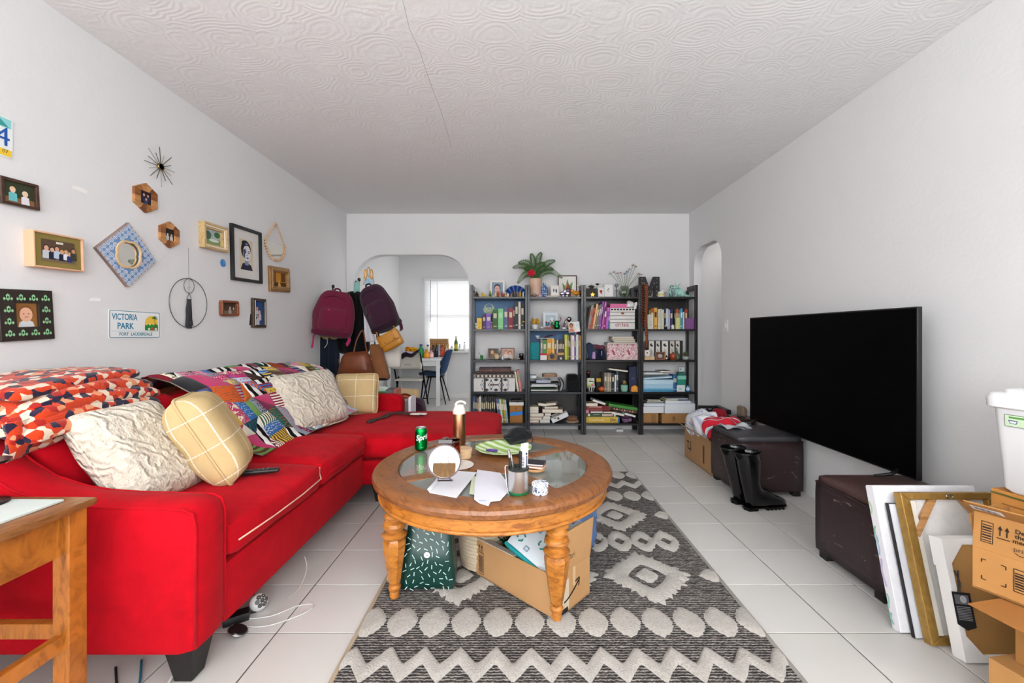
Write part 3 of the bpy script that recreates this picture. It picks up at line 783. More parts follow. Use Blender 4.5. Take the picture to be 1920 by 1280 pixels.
leg_hi = [(.040,.268),(.050,.274),(.053,.283),(.044,.290),(.034,.296),(.034,.302),(.044,.309),(.050,.322),(.046,.337),(.034,.345),(.034,.350),(.042,.354),(.044,.363),(.038,.370),(.034,.376)]
for k in range(4):
    a = k*PI/2;c = (.487*math.cos(a),.487*math.sin(a),0);c = (c[0],c[1],.0005 if k in (1,) else .0145 if k in (0,3,2) else 0)
    L = D.objects.new('leg',None);
    mb = MB();z_ = c[2];f_ = (.402-z_)/.402
    mb.lathe([(r,z*f_) for r,z in leg_lo],20,c)
    mb.lathe([(.022,.068*f_),(.027,.085*f_),(.040,.17*f_),(.049,.235*f_),(.050,.255*f_),(.044,.268*f_)],8,c)
    mb.lathe([(r,z*f_) for r,z in leg_hi],20,c)
    mb.box((c[0],c[1],.42),(.066,.066,.085),Matrix.Translation((c[0],c[1],0)) @ Matrix.Rotation(a,4,'Z') @ Matrix.Translation((-c[0],-c[1],0)))
    D.objects.remove(L);mb.build('leg',WD,ct,smooth=True,auto=.5)

# ================================================================== ottomans, television, boots
OT = M('leather','#2b1b1d','#7b6a66',1);LID = M('leather','#4a3431');LIDF = M('leather','#3b3a3e')
def ottoman(label,y0,y1,lid,x0=1.522,x1=1.985):
    o = thing('storage_ottoman',label,'ottoman',((x0+x1)/2,(y0+y1)/2,0));W,L = x1-x0,y1-y0
    MB().soft((0,0,.21),(W,L,.35),.012,n=6).build('body',OT,o,smooth=True,weld=True)
    for sx in (-1,1):
        for sy in (-1,1):MB().box((sx*(W/2-.04),sy*(L/2-.04),.0185),(.05,.05,.036)).build('foot',BLK,o,bev=.003)
    MB().soft((0,0,.397),(W-.016,L-.016,.044),.018,(0,0,.004),10).build('lid',lid,o,smooth=True,weld=True)
    mb = MB();P = rrect(W-.004,L-.004,.012);mb.tube([(x,y,.381) for x,y in P],.004,5,True);mb.build('piping',OT,o,smooth=True)
    return o
ottoman('scuffed dark brown leather storage ottoman nearest the camera, under the television',1.745,2.155,LID)
ottoman('dark brown leather storage ottoman behind the rubber boots',2.905,3.315,LIDF)
tvY0,tvY1,tvX = 1.958,3.372,1.865
tv = thing('television','large black flat screen television standing on two ottomans','television',mat=face_mat((tvX,(tvY0+tvY1)/2,.424),(0,-1,0),(0,0,1),(-1,0,0)))
n = NT('tv_screen');n.base('#020202');n.set(rough=.5,spec=.05);SCREEN = n.m
W,H = tvY1-tvY0,.815
MB().box((0,.022+H/2,-.012),(W,H,.024)).build('cabinet',M('plastic','#101114'),tv,bev=.003)
MB().box((0,.022+H/2,.0006),(W-.014,H-.016,.0012)).build('screen',SCREEN,tv)
MB().box((0,.22,-.04),(W*.55,.32,.034)).build('rear_housing',M('plastic','#15151a'),tv,bev=.01)
for s in (-1,1):
    mb = MB();x = s*(W/2-.1);mb.add([],[])
    for z1 in (-.12,.10):mb.tube([(x,.05,-.012),(x,.022,z1*.35),(x-s*.02,.0085,z1)],[.010,.011,.008],8,flat=.7)
    mb.build('foot',M('plastic','#0d0d0f'),tv,smooth=True)
# rubber boots
n = NT('rubber');n.base('#060607');n.set(rough=.16,spec=.4);RUB = n.m
def boot(label,loc,rz,lean):
    o = thing('rubber_boot',label,'boot',loc,rz,'pair of rubber boots')
    mb = MB();n = 20
    # rings: centre (x,z), tilt of the ring normal from vertical, half length along x', half width y
    R = [(.145-lean*.36-.035,.372,.05,.082,.068),(.141-lean*.36-.035,.368,.05,.079,.066),(.11-lean*.30,.32,.05,.076,.063),(.10-lean*.22,.25,.05,.069,.058),(.09-lean*.13,.18,.08,.060,.050),(.088-lean*.06,.135,.2,.060,.045),
         (.090,.098,.45,.070,.044),(.100,.074,.72,.083,.045),(.140,.068,1.05,.066,.046),(.18,.060,1.25,.052,.048),(.225,.050,1.42,.038,.049),(.265,.044,1.5,.030,.045),(.295,.038,1.55,.022,.034),(.308,.034,1.57,.010,.016)]
    vs = []
    for x,z,t,a,b_ in R:
        for k in range(n):
            q = 2*PI*k/n;u = a*math.cos(q);vs.append((x+u*math.cos(t),b_*math.sin(q),max(.018,z+u*math.sin(t))))
    fs = [(i*n+(k+1) % n,i*n+k,(i+1)*n+k,(i+1)*n+(k+1) % n) for i in range(len(R)-1) for k in range(n)];fs.append(tuple((len(R)-1)*n+k for k in range(n)))
    mb.add(vs,fs);mb.build('upper',RUB,o,smooth=True)
    mb = MB();x,z,t,a,b_ = R[0]
    mb.tube([(x+a*math.cos(q)*math.cos(t),b_*math.sin(q),z+a*math.cos(q)*math.sin(t)) for q in [2*PI*k/24 for k in range(24)]],.006,6,True);mb.build('top_band',RUB,o,smooth=True)
    out = [(.03,-.034),(.09,-.038),(.15,-.04),(.22,-.05),(.27,-.047),(.305,-.03),(.318,0),(.305,.03),(.27,.047),(.22,.05),(.15,.04),(.09,.038),(.03,.034),(.018,0)]
    MB().prism(out,.014,.024).build('sole',RUB,o,bev=.003)
    MB().prism([(.016,0),(.03,-.036),(.095,-.038),(.095,.038),(.03,.036)],0,.015).build('heel',RUB,o,bev=.003)
    mb = MB()
    for k in range(5):mb.box((.165+k*.027,0,.007),(.014,.075,.014))
    mb.build('tread',RUB,o)
    return o
boot('shiny black rubber boot nearer the camera, toe towards the wall',(1.44,2.70,0),.16,.20)
boot('shiny black rubber boot half hidden behind its mate',(1.415,2.812,0),.06,.23)

# ================================================================== things on the left wall
GOLD = M('metal','#b08a45',None,.35);GOLDP = M('wood','#9a7038','#6b4a1e')
def wq(xl,ytl,ybl,xr,ytr,ybr):
    """pixel corners of an upright rectangle on the left wall -> root matrix, width, height"""
    a,b_ = onleft(xl,(ytl+ybl)/2),onleft(xr,(ytr+ybr)/2)
    h = ((ybl-ytl)*a.y+(ybr-ytr)*b_.y)/2/FP;w = b_.y-a.y
    c = (a+b_)/2;ang = math.atan2(b_.z-a.z,w)
    return face_mat(c,(0,math.cos(ang),math.sin(ang)),(0,-math.sin(ang),math.cos(ang)),(1,0,0)),w,h
def frame(root,w,h,bw,d,mat,n4=True,bev=.002):
    for sx in (-1,1):MB().prism([(sx*w/2,-h/2),(sx*w/2,h/2),(sx*(w/2-bw),h/2-bw),(sx*(w/2-bw),-h/2+bw)],0,d).build('frame_rail',mat,root,bev=bev)
    for sy in (-1,1):MB().prism([(-w/2,sy*h/2),(w/2,sy*h/2),(w/2-bw,sy*(h/2-bw)),(-w/2+bw,sy*(h/2-bw))],0,d).build('frame_rail',mat,root,bev=bev)
def back(root,w,h,mat,d=.004,z=.003):MB().box((0,0,z),(w,h,d)).build('backing',mat,root)
SK,SK2 = '#d9a58a','#c68f72'
# licence plate
m,w,h = wq(-150,190,262,23,226,298);a = onleft(23,262);h = .16;w = .305
m = face_mat((XL,a.y-w/2,a.z),(0,1,0),(0,0,1),(1,0,0))
o = thing('licence_plate','white licence plate with blue number and yellow sticker, at the left edge of the wall','licence plate',mat=m)
MB().prism(rrect(w,h,.012),.001,.003).build('plate',M('gloss','#eef2f2'),o,bev=.0006)
prt('plate_print',o,[('r',0,.055,w-.012,.036,'#8fd3d6'),('p',[(.03,.04),(.06,.062),(.085,.048),(.11,.066),(.14,.04)],'#3f9f9b'),('t',.118,-.004,.105,'4','#1f56a8'),
    ('r',.115,-.062,.065,.026,'#f2c93a'),('t',.126,-.058,.02,'07','#26262a')],T((0,0,.003)))
# dark wood frame with two babies
m,w,h = wq(-6,328,380,66.7,348,395)
o = thing('picture_frame','dark brown wooden frame with photo of two toddlers, left edge of the wall','picture frame',mat=m)
frame(o,w,h,.012,.018,M('wood','#4a3226','#2b1b14'));back(o,w-.02,h-.02,BLK)
prt('photo',o,group_photo(w-.022,h-.022,'#39402c',[(-.18,.12,.13,'#f0cdb8','#6fc3c9','#e6c98a'),(.2,.02,.13,'#f0cdb8','#e9e6ee','#efe0c0')],'#8a6544'),T((0,0,.006)))
# peach shadow box with family group
m,w,h = wq(44,431,498,141,447,511)
o = thing('picture_frame','deep peach frame with olive mat and a family group photo','picture frame',mat=m)
frame(o,w,h,.007,.042,M('paint','#e2b390'));back(o,w-.012,h-.012,M('paper','#8d7d45'),.006,.03)
prt('photo',o,group_photo(w*.66,h*.62,'#5c4a3a',[(-.36,.12,.12,SK,'#c9ced6','#2b1c14'),(-.2,.06,.11,SK,'#1d2233','#241812'),(-.06,.12,.11,SK,'#b9cbe0','#3a281c'),(.08,.0,.10,SK,'#20243a','#b08b52'),(.2,.02,.09,SK,'#e8e8ee','#caa05c'),(.3,-.06,.09,SK,'#2b3a78','#b98a4a'),(.42,.12,.11,SK2,'#3c3f3a','#2b1c14')],'#7a6a55')+[('r',0,.24*h,.14*w,.06*h,'#e8e4d8')],T((0,0,.034)))
# damask frame with a boy
m,w,h = wq(-8,541,641,94,545,635)
o = thing('picture_frame','brown frame with green damask pattern around a photo of a smiling boy','picture frame',mat=m)
frame(o,w,h,.056,.016,M('paint','#2a211c'));back(o,w*.5,h*.5,BLK)
sh = []
for i in range(-4,5):
    for j in range(-5,6):
        x,y = i*.044+(j % 2)*.022,j*.024
        if abs(x) > w/2-.012 or abs(y) > h/2-.012 or (abs(x) < w/2-.062-.004 and abs(y) < h/2-.062-.004):continue
        if (abs(x) < w/2-.05 and abs(y) < h/2-.05):continue
        c = '#8fc796'
        sh += [('p',[(x+.010*math.sin(t*PI/4)*(1 if t % 2 else .55),y+.013*math.cos(t*PI/4)*(1.1 if t % 2 == 0 else .8)) for t in range(8)],c),('e',x,y,.003,.005,'#2a211c'),('e',x-.012,y-.006,.004,.006,c),('e',x+.012,y-.006,.004,.006,c)]
prt('damask_pattern',o,sh,T((0,0,.0162)),.6,.00003)
MB().box((0,0,.0165),(w-.118,.004,.003)).build('bead_trim',BLK,o) if False else None
prt('photo',o,portrait(w-.11,h-.11,'#9a6a35','#8a5a32','#e6b598','#d9dde0',0,1.5),T((0,0,.006)))
# diamond mirror with blue tile frame
pl,pt,pr,pb = onleft(174,464),onleft(236,417.5),onleft(288,489),onleft(234,537.5)
c = (pl+pt+pr+pb)/4;u = ((pr-pt)+(pb-pl)).normalized();v = ((pt-pl)+(pr-pb)).normalized();v = (v-u*v.dot(u)).normalized()
w,h = ((pr-pt).length+(pb-pl).length)/2,((pt-pl).length+(pr-pb).length)/2
o = thing('wall_mirror','diamond hung mirror with blue and white tiled frame','mirror',mat=face_mat((XL,c.y,c.z),u,v,u.cross(v)))
def quatre(r,n=48):return [((r+.13*r*abs(math.cos(2*a))**.5*(1 if True else 0)-.02*r)*math.cos(a)*.95,(r+.13*r*abs(math.cos(2*a))**.5)*math.sin(a)*1.0) for a in [2*PI*k/n for k in range(n)]]
sq = []
for k in range(48):
    a = 2*PI*k/48;ca,sa = math.cos(a),math.sin(a);t = min(w/2/max(1e-6,abs(ca)),h/2/max(1e-6,abs(sa)));sq.append((t*ca,t*sa))
MB().ring(sq,quatre(.066),.0,.016).build('frame_board',M('paint','#6f96c4'),o)
MB().ring(quatre(.071),quatre(.060),.014,.024).build('inner_moulding',M('paint','#d9b98c'),o,bev=.002)
MB().prism(quatre(.062),.004,.008).build('mirror_glass',M('mirror','#e6e4da'),o)
sh = [];s = w/9.0
for i in range(-5,6):
    for j in range(-5,6):
        x,y = i*s,j*s
        if abs(x) > w/2-.008 or abs(y) > h/2-.008 or math.hypot(x,y) < .083:continue
        sh += [('e',x,y,s*.44,s*.44,'#e9eef4'),('e',x,y,s*.33,s*.33,'#5b86bd'),('e',x,y,s*.22,s*.22,'#eef2f6'),('e',x,y,s*.10,s*.10,'#274a80')]
prt('tile_pattern',o,sh,T((0,0,.0162)),.4,.00003)
mb = MB();mb.ring([(x*1.0,y*1.0) for x,y in sq],[(x*.97,y*.97) for x,y in sq],.0,.0175);mb.build('edge_strip',M('paint','#c99f82'),o)
# sign
m,w,h = wq(202.5,579,635,300,585.5,634)
o = thing('wall_sign','white metal sign reading Victoria Park Fort Lauderdale with palm sunset','sign',mat=m)
MB().prism(rrect(w,h,.008),.001,.003).build('plate',M('gloss','#f1f3f4'),o)
k = w/.30;bl_ = '#1d7fa3'
sh = [('p',rrect(w-.008,h-.008,.008),'#2d7f96'),('p',rrect(w-.014,h-.014,.006),'#f1f3f4'),
      ('t',-.215*w,.25*h,.30*h,'*VICTORIA',0,.70,bl_),('t',-.205*w,-.065*h,.30*h,'*PARK',0,.85,bl_),('t',.0,-.345*h,.155*h,'*FORT  LAUDERDALE',0,.92,'#2e8599'),('r',0,-.235*h,w*.92,.008*h,'#7fb3c4'),
      ('p',circ(.135*w,24,.30*w,.06*h),'#f2c84b'),('e',.25*w,.02*h,.05*w,.05*h,'#f6e08c'),
      ('p',[(.165*w,-.2*h),(.165*w,.02*h),(.2*w,-.02*h),(.23*w,.05*h),(.26*w,-.02*h),(.30*w,.04*h),(.34*w,-.01*h),(.38*w,.05*h),(.435*w,.0),(.435*w,-.2*h)],'#2d8a3a'),
      ('l',[(.36*w,-.1*h),(.37*w,.1*h),(.36*w,.25*h)],.008*w,'#5a3d22')]
for a in (-.4,.3,1.0,1.7,2.4,3.2):sh.append(('l',[(.36*w,.25*h),(.36*w+.04*w*math.cos(a),.25*h+.09*h*math.sin(a)),(.36*w+.065*w*math.cos(a),.25*h+.05*h*math.sin(a))],.012*w,'#1f6b34'))
sh += [('e',.24*w,-.15*h,.025*w,.04*h,'#e9f0ee'),('e',.31*w,-.14*h,.03*w,.05*h,'#d43a3a'),('e',.38*w,-.15*h,.025*w,.045*h,'#f0e6d8')]
prt('sign_print',o,sh,T((0,0,.003)),.35)
# sunburst
c = onleft(299,312.5);R = 34*c.y/FP*1.05
o = thing('sunburst_ornament','brass sunburst wall ornament with thin rods around a small mirror','wall ornament',mat=face_mat((XL,c.y,c.z),(0,1,0),(0,0,1),(1,0,0)))
MB().lathe([(.0,.004),(.019,.004),(.021,.009),(.019,.013),(.016,.013),(.016,.011),(0,.011)],24).build('hub',M('metal','#8d7b4f'),o,smooth=True,auto=.6)
MB().lathe([(0,.0112),(.0155,.0112)],24).build('mirror_disc',M('mirror','#d8d2bd'),o)
for k in range(16):
    a = 2*PI*k/16+.06;r1 = R*(1.0 if k % 2 == 0 else .74)*(.92+.16*((k*7) % 5)/5);L = M('metal','#6d634f') if k % 3 else M('metal','#c9c4b4')
    MB().tube([(.018*math.cos(a),.018*math.sin(a),.007),(r1*math.cos(a),r1*math.sin(a),.007)],.0017,6).build('rod',L,o)
# hexagon wood frames
def hexframe(px,py,hh,lab,shapes):
    c = onleft(px,py);R = hh/2*c.y/FP
    o = thing('picture_frame',lab,'picture frame',mat=face_mat((XL,c.y,c.z),(0,1,0),(0,0,1),(1,0,0)),group='hexagon wooden picture frames')
    H = [(R*math.cos(PI/2+k*PI/3),R*math.sin(PI/2+k*PI/3)) for k in range(6)];q = R*.42
    sqr = [(-q,q),(-q,-q),(q,-q),(q,q)]
    cols = ['#b9814c','#8a5326','#c9935c','#a0652f','#c48a52','#7d4820']
    I = [(0,q),(-q,q),(-q,-q),(0,-q),(q,-q),(q,q)]
    for k in range(6):
        a,b_ = H[k],H[(k+1) % 6];i0,i1 = I[k],I[(k+1) % 6];mid = ((a[0]+b_[0])/2,(a[1]+b_[1])/2);im = ((i0[0]+i1[0])/2,(i0[1]+i1[1])/2)
        MB().prism([a,mid,im,i0],0,.015).build('wood_segment',M('wood',cols[k]),o,bev=.0008)
        MB().prism([mid,b_,i1,im],0,.015).build('wood_segment',M('wood',cols[(k+3) % 6]),o,bev=.0008)
    MB().box((0,0,.004),(2*q,2*q,.004)).build('backing',BLK,o);prt('photo',o,shapes(2*q,2*q),T((0,0,.008)))
hexframe(270,371,56,'hexagonal inlaid wood frame with dark photo, just below the sunburst',lambda w,h:group_photo(w,h,'#2a2230',[(-.15,.22,.12,SK,'#25304f','#1d1512'),(.2,.2,.11,SK,'#2b3556','#2a1c14'),(.02,-.1,.11,SK,'#3a4470','#20160f')]))
hexframe(315,440,50,'hexagonal inlaid wood frame with photo of two people, right of the blue mirror',lambda w,h:group_photo(w,h,'#2b2420',[(-.2,.0,.12,'#e0c4b4','#cfc6c0','#4a3a30'),(.2,-.02,.12,'#e0c4b4','#d8d2ce','#4a3a30')]))
# gold stepped frame
m,w,h = wq(372,414,463,418,428,474)
o = thing('picture_frame','stepped pale gold frame with small green garden print','picture frame',mat=m)
GP = M('wood','#c9ab77','#9c7b46')
for k,(ww,hh,bw,d) in enumerate(((w,h,.014,.040),(w-.026,h-.026,.012,.033),(w-.048,h-.048,.012,.026))):frame(o,ww,hh,bw,d,(GP,M('paint','#efe3cc'),GP)[k])
back(o,w-.05,h-.05,BLK);pw,ph = w-.07,h-.07
prt('print',o,[('r',0,0,pw,ph,'#b9c7c4'),('r',0,-.3*ph,pw,.4*ph,'#7fa06a'),('e',-.25*pw,.1*ph,.2*pw,.28*ph,'#4d6b58'),('e',.3*pw,.22*ph,.18*pw,.2*ph,'#3f7a4a'),('e',.1*pw,-.2*ph,.3*pw,.1*ph,'#e8ece6')],T((0,0,.006)))
# portrait print in black frame: generic stylised face
m,w,h = wq(430.5,418,524,487,436.6,532)
o = thing('picture_frame','tall black frame with white mat and a blue-toned portrait print','picture frame',mat=m)
frame(o,w,h,.022,.022,M('paint','#1b1a1b'));back(o,w-.03,h-.03,M('paper','#e4e2de'))
pw,ph = w*.44,h*.56;b2 = '#3d4a7d'
prt('portrait_print',o,[('r',0,0,pw,ph,'#d8cbb0'),('p',[(-.45*pw,-.5*ph),(-.3*pw,-.3*ph),(.0,-.24*ph),(.35*pw,-.32*ph),(.48*pw,-.5*ph)],'#26243a'),('r',.02*pw,-.24*ph,.26*pw,.2*ph,'#8d98c4'),
    ('e',-.02*pw,.16*ph,.38*pw,.30*ph,'#1d1c28'),('e',.04*pw,.06*ph,.29*pw,.27*ph,'#e6e2e4'),('p',[(-.24*pw,.14*ph),(-.06*pw,.22*ph),(-.12*pw,-.14*ph),(-.2*pw,-.05*ph)],b2),
    ('l',[(-.14*pw,.12*ph),(.0,.135*ph)],.03*ph,'#1d1c28'),('l',[(.1*pw,.13*ph),(.25*pw,.115*ph)],.03*ph,'#1d1c28'),('e',-.06*pw,.075*ph,.06*pw,.018*ph,'#22203a'),('e',.17*pw,.07*ph,.06*pw,.018*ph,'#22203a'),
    ('p',[(.05*pw,.06*ph),(.1*pw,-.03*ph),(.0,-.03*ph)],'#aab2d4'),('e',.06*pw,-.10*ph,.09*pw,.022*ph,'#4a4f86'),('e',-.1*pw,.38*ph,.26*pw,.09*ph,'#1d1c28'),('e',.0,.36*ph,.1*pw,.03*ph,'#7f8bc0')],T((0,0,.006)))
# bead-strung teardrop mirror
c = onleft(514.5,453);s = c.y/FP
o = thing('wall_mirror','teardrop hanging mirror edged with wooden beads','mirror',mat=face_mat((XL,c.y,c.z),(0,1,0),(0,0,1),(1,0,0)))
R = .142;zc = -.012;top = .158
arcp = [(R*math.cos(a),zc+R*math.sin(a)) for a in [PI+.25-.25+PI*k/16 for k in range(17)]]
MB().prism([(R*math.cos(a),zc+R*math.sin(a)) for a in [PI+PI*k/24 for k in range(25)]],.004,.009).build('mirror_glass',M('mirror','#dcd9cf'),o)
MB().prism([(R*1.02*math.cos(a),zc+R*1.02*math.sin(a)) for a in [PI+PI*k/24 for k in range(25)]],.0005,.004).build('backing',BLK,o)
bead = M('wood','#d9b48c','#c09468');path = [(-R,zc),*arcp[1:],]
seq = [(R*math.cos(a),zc+R*math.sin(a),.011) for a in [PI+PI*k/20 for k in range(21)]]
for k in range(1,10):t = k/10;seq += [(-R*(1-t),zc+(top-zc)*t,.008),(R*(1-t),zc+(top-zc)*t,.008)]
seq.append((0,top,.008));bm0 = None
for x,y,r in seq:
    mb = MB();mb.ball((0,0,0),r,10);bo = mb.build('bead',bead,o,smooth=True);bo.location = (x,y,.011)
MB().tube([(-R,zc,.011),(0,top,.011),(R,zc,.011)],.0015,5).build('cord',M('fabric','#c9a87e'),o)
# blue felt flower
c = onleft(417,493)
o = thing('flower_ornament','small blue paper flower pinned to the wall','wall ornament',mat=face_mat((XL,c.y,c.z),(0,1,0),(0,0,1),(1,0,0)))
for ring,(nn,r,z) in enumerate(((12,.026,.004),(9,.019,.009),(6,.011,.013))):
    for k in range(nn):
        a = 2*PI*k/nn+ring*.3;MB().ball((0,0,0),1,8,T((r*.55*math.cos(a),r*.55*math.sin(a),z),rz=a) @ Matrix.Diagonal((r*.55,r*.2,.003,1))).build('petal',M('paint',('#2f6fae','#3f83c0','#5a9ad0')[ring]),o,smooth=True)
# gold frame with street scene
m,w,h = wq(502,497.5,546,539.5,504,548)
o = thing('picture_frame','wide antique gold frame with amber street scene','picture frame',mat=m)
for ww,hh,bw,d in ((w,h,.018,.022),(w-.03,h-.03,.022,.032),(w-.07,h-.07,.010,.024)):frame(o,ww,hh,bw,d,GOLDP,bev=.004)
back(o,w-.07,h-.07,BLK);pw,ph = w-.085,h-.085
prt('print',o,[('r',0,0,pw,ph,'#c98a2a'),('r',0,-.35*ph,pw,.3*ph,'#5a3a1e'),('r',-.32*pw,.1*ph,.25*pw,.7*ph,'#8a5a1e'),('r',.3*pw,.15*ph,.3*pw,.6*ph,'#6b4420'),('p',[(-.1*pw,-.5*ph),(0,0),(.15*pw,-.5*ph)],'#e0b060')],T((0,0,.006)))
# hoop hanging
c = onleft(351,568);s = c.y/FP;Rr = 46*s
o = thing('hoop_hanging','large thin metal hoop with small ring, triangle and grey tassel','wall hanging',mat=face_mat((XL,c.y,c.z),(0,1,0),(0,0,1),(1,0,0)))
MT = M('metal','#6f6f70');zz = .012
MB().tube([(Rr*.98*math.cos(a),Rr*math.sin(a),zz) for a in [2*PI*k/64 for k in range(64)]],.0022,6,True).build('hoop',MT,o,smooth=True)
MB().tube([(.2*Rr*1.35*math.cos(a),.70*Rr+.29*Rr*math.sin(a),zz) for a in [2*PI*k/32 for k in range(32)]],.0018,6,True).build('small_ring',MT,o,smooth=True)
MB().tube([(0,.42*Rr,zz),(-.12*Rr,.16*Rr,zz),(.12*Rr,.16*Rr,zz)],.002,6,True).build('triangle',MT,o)
MB().ball((0,.60*Rr,zz),.010,10).build('crystal',M('glass','#ffffff'),o,smooth=True)
MB().tube([(0,.42*Rr,zz),(0,Rr*2.25,zz-.004)],.001,5).build('cord',M('fabric','#7c7a78'),o)
mb = MB()
for k in range(22):x = (k/21-.5);mb.tube([(x*.03,.16*Rr,zz+.004*math.sin(k*3)),(x*.036,-.3*Rr,zz+.006*math.sin(k*5)),(x*.055,-.98*Rr+.01*math.sin(k*7),zz+.006*math.sin(k*2))],.0022,5)
mb.build('tassel',M('fabric','#3f3f42'),o,smooth=True)
# small rounded wooden frame
m,w,h = wq(410,562.5,592,442.5,564,593)
o = thing('picture_frame','small rounded cherry wood frame with sepia photo','picture frame',mat=m)
MB().ring(rrect(w,h,.016,4),rrect(w-.034,h-.034,.006,4),0,.026).build('frame_ring',M('wood','#8a4a28','#5d2d16'),o,bev=.004);back(o,w-.03,h-.03,BLK)
prt('photo',o,group_photo(w-.034,h-.034,'#4a3a30',[(.1,.05,.14,'#d8c4b4','#b8a898','#3a2c24'),(.35,.0,.12,'#d8c4b4','#6a5a50','#3a2c24')],'#7a6a5a'),T((0,0,.006)))
# easel frame hung by its back
m,w,h = wq(470,558,614,494,561,614)
o = thing('picture_frame','narrow dark frame with blue photo, its easel leg sticking out below','picture frame',mat=m)
frame(o,w,h,.018,.024,M('wood','#4b3a2c','#2a1f17'));frame(o,w-.032,h-.032,.006,.028,M('metal','#8d8474'));back(o,w-.03,h-.03,BLK)
prt('photo',o,group_photo(w-.044,h-.044,'#2b4f92',[(-.1,.2,.09,'#e0b8a8','#e6e2e8','#3a2c24'),(.15,.05,.09,'#e0b8a8','#d8d4de','#3a2c24'),(-.05,-.15,.09,'#e0b8a8','#e6e2e8','#3a2c24')]),T((0,0,.006)))
MB().prism([(-.018,0),(.0,0),(-.008,-.085),(-.03,-.085)],0,.004,T((-w/2+.012,-.01,.0))).build('easel_leg',BLK,o)

# ================================================================== old wooden desk at the left edge
DK = M('wood','#b06a26','#7a4314',(9,3,2));DKT = M('wood','#8a5a30','#5f3a1a',(9,2,9))
dx0,dx1,dy0,dy1,dz = -1.97,-1.215,.30,1.215,.665
o = thing('side_desk','worn honey coloured wooden desk at the left edge of the photo','desk',((dx0+dx1)/2,(dy0+dy1)/2,0))
cx,cy = (dx0+dx1)/2,(dy0+dy1)/2;W,L = dx1-dx0,dy1-dy0
MB().soft((0,0,dz-.012),(W,L,.024),.006,n=6).build('top',DKT,o,smooth=True,auto=.5)
for sx in (-1,1):
    for sy in (-1,1):MB().box((sx*(W/2-.040),sy*(L/2-.038),(dz-.024)/2),(.046,.05,dz-.024)).build('leg',DK,o,bev=.003)
for sx in (-1,1):MB().box((sx*(W/2-.062),0,dz-.024-.062),(.022,L-.12,.124)).build('apron',DK,o,bev=.002)
for sy in (-1,1):MB().box((0,sy*(L/2-.055),dz-.024-.062),(W-.12,.022,.124)).build('apron',DK,o,bev=.002)
for sx in (-1,1):MB().box((sx*(W/2-.045),0,.285),(.024,L-.12,.042)).build('stretcher',DK,o,bev=.002)
MB().box((0,L/2-.05,.315),(W-.12,.024,.042)).build('stretcher',DK,o,bev=.002)
mg = thing('magazine','pale printed sheet with magenta panel lying on the wooden desk','magazine',(-1.42,1.06,dz),-.02)
MB().box((0,0,.0025),(.29,.24,.005)).build('pages',M('paper','#cdd4d0'),mg)
prt('cover_print',mg,[('r',-.05,-.02,.16,.13,'#6a5a66'),('p',[(-.12,-.07),(-.0,-.07),(.02,-.0),(-.04,.03)],'#c4246e'),('p',[(-.13,.02),(-.06,.0),(-.05,.04)],'#33303a')],T((0,0,.005)))
pk = thing('pen_case','slim dark maroon pen case on the desk beside the magazine','pen case',(-1.37,.90,dz),.1)
MB().soft((0,0,.009),(.16,.035,.018),.008,n=5).build('case',M('leather','#3a1c1e'),pk,smooth=True)
MB().box((0,0,.018),(.13,.002,.001)).build('zip',M('metal','#8a8a8a'),pk)
lp = thing('desk_lamp_base','black turned lamp base cut off by the left edge of the photo','lamp',(-1.455,1.135,dz))
MB().lathe([(.0,0),(.055,0),(.055,.012),(.03,.02),(.018,.04),(.024,.06),(.03,.075),(.018,.085),(.014,.10),(.05,.115),(.058,.118),(.058,.124),(0,.124)],24).build('base',M('gloss','#17171a'),lp,smooth=True,auto=.6)

# ---- clutter under the near end of the sofa
bp = thing('toy_speaker_ball','white ball with dark hexagon pattern peeking from under the sofa','ball',onz(488,1140,0))
bp.location = (-1.062,1.722,.0)
MB().ball((0,0,.034),.034,20).build('shell',M('gloss','#e8e8e8'),bp,smooth=True)
for k in range(7):
    a = k*PI/3;off = .0 if k == 6 else .62
    d = Vector((.72,-.45,.5)).normalized();e1 = d.orthogonal().normalized();e2 = d.cross(e1)
    dd = (d+(e1*math.cos(a)+e2*math.sin(a))*off).normalized();f1 = dd.orthogonal().normalized();f2 = dd.cross(f1)
    Hx = [(.0098*math.cos(t*PI/3),.0098*math.sin(t*PI/3)) for t in range(6)]
    MB().prism(Hx,0,.0012,face_mat(Vector((0,0,.034))+dd*.0325,f1,f2,dd)).build('hexagon_panel',M('plastic','#4d4d4c'),bp)
def cable(lab,P,r,c):return tag(MB().tube([tuple(p) for p in P],r,6).build('cable',M('plastic',c),smooth=True),lab,'cable','cables under the sofa')
def smoothp(pts,n=6):
    P = [Vector(p) for p in pts];o = []
    for i in range(len(P)-1):
        a,b_,c,d = P[max(i-1,0)],P[i],P[i+1],P[min(i+2,len(P)-1)]
        for k in range(n):
            t = k/n;o.append(.5*((2*b_)+(-a+c)*t+(2*a-5*b_+4*c-d)*t*t+(-a+3*b_-3*c+d)*t**3))
    return o+[P[-1]]
cable('thin white cable looping out onto the tiles from under the sofa',smoothp([(-1.12,1.63,.004),(-.99,1.62,.004),(-.90,1.665,.004),(-.85,1.72,.004),(-.86,1.755,.004),(-.92,1.74,.004),(-.99,1.68,.004),(-1.1,1.66,.004)]),.0022,'#dcdcdc')
cable('short pale cable rising beside the white ball under the sofa',smoothp([(-.985,1.80,.003),(-.965,1.86,.01),(-.965,1.92,.06),(-.99,1.95,.10)]),.002,'#c9c4ba')
cable('blue cable running under the near corner of the sofa',smoothp([(-1.30,1.45,.006),(-1.24,1.38,.006),(-1.20,1.33,.005),(-1.155,1.29,.005),(-1.16,1.2,.005)]),.004,'#2e6c86')
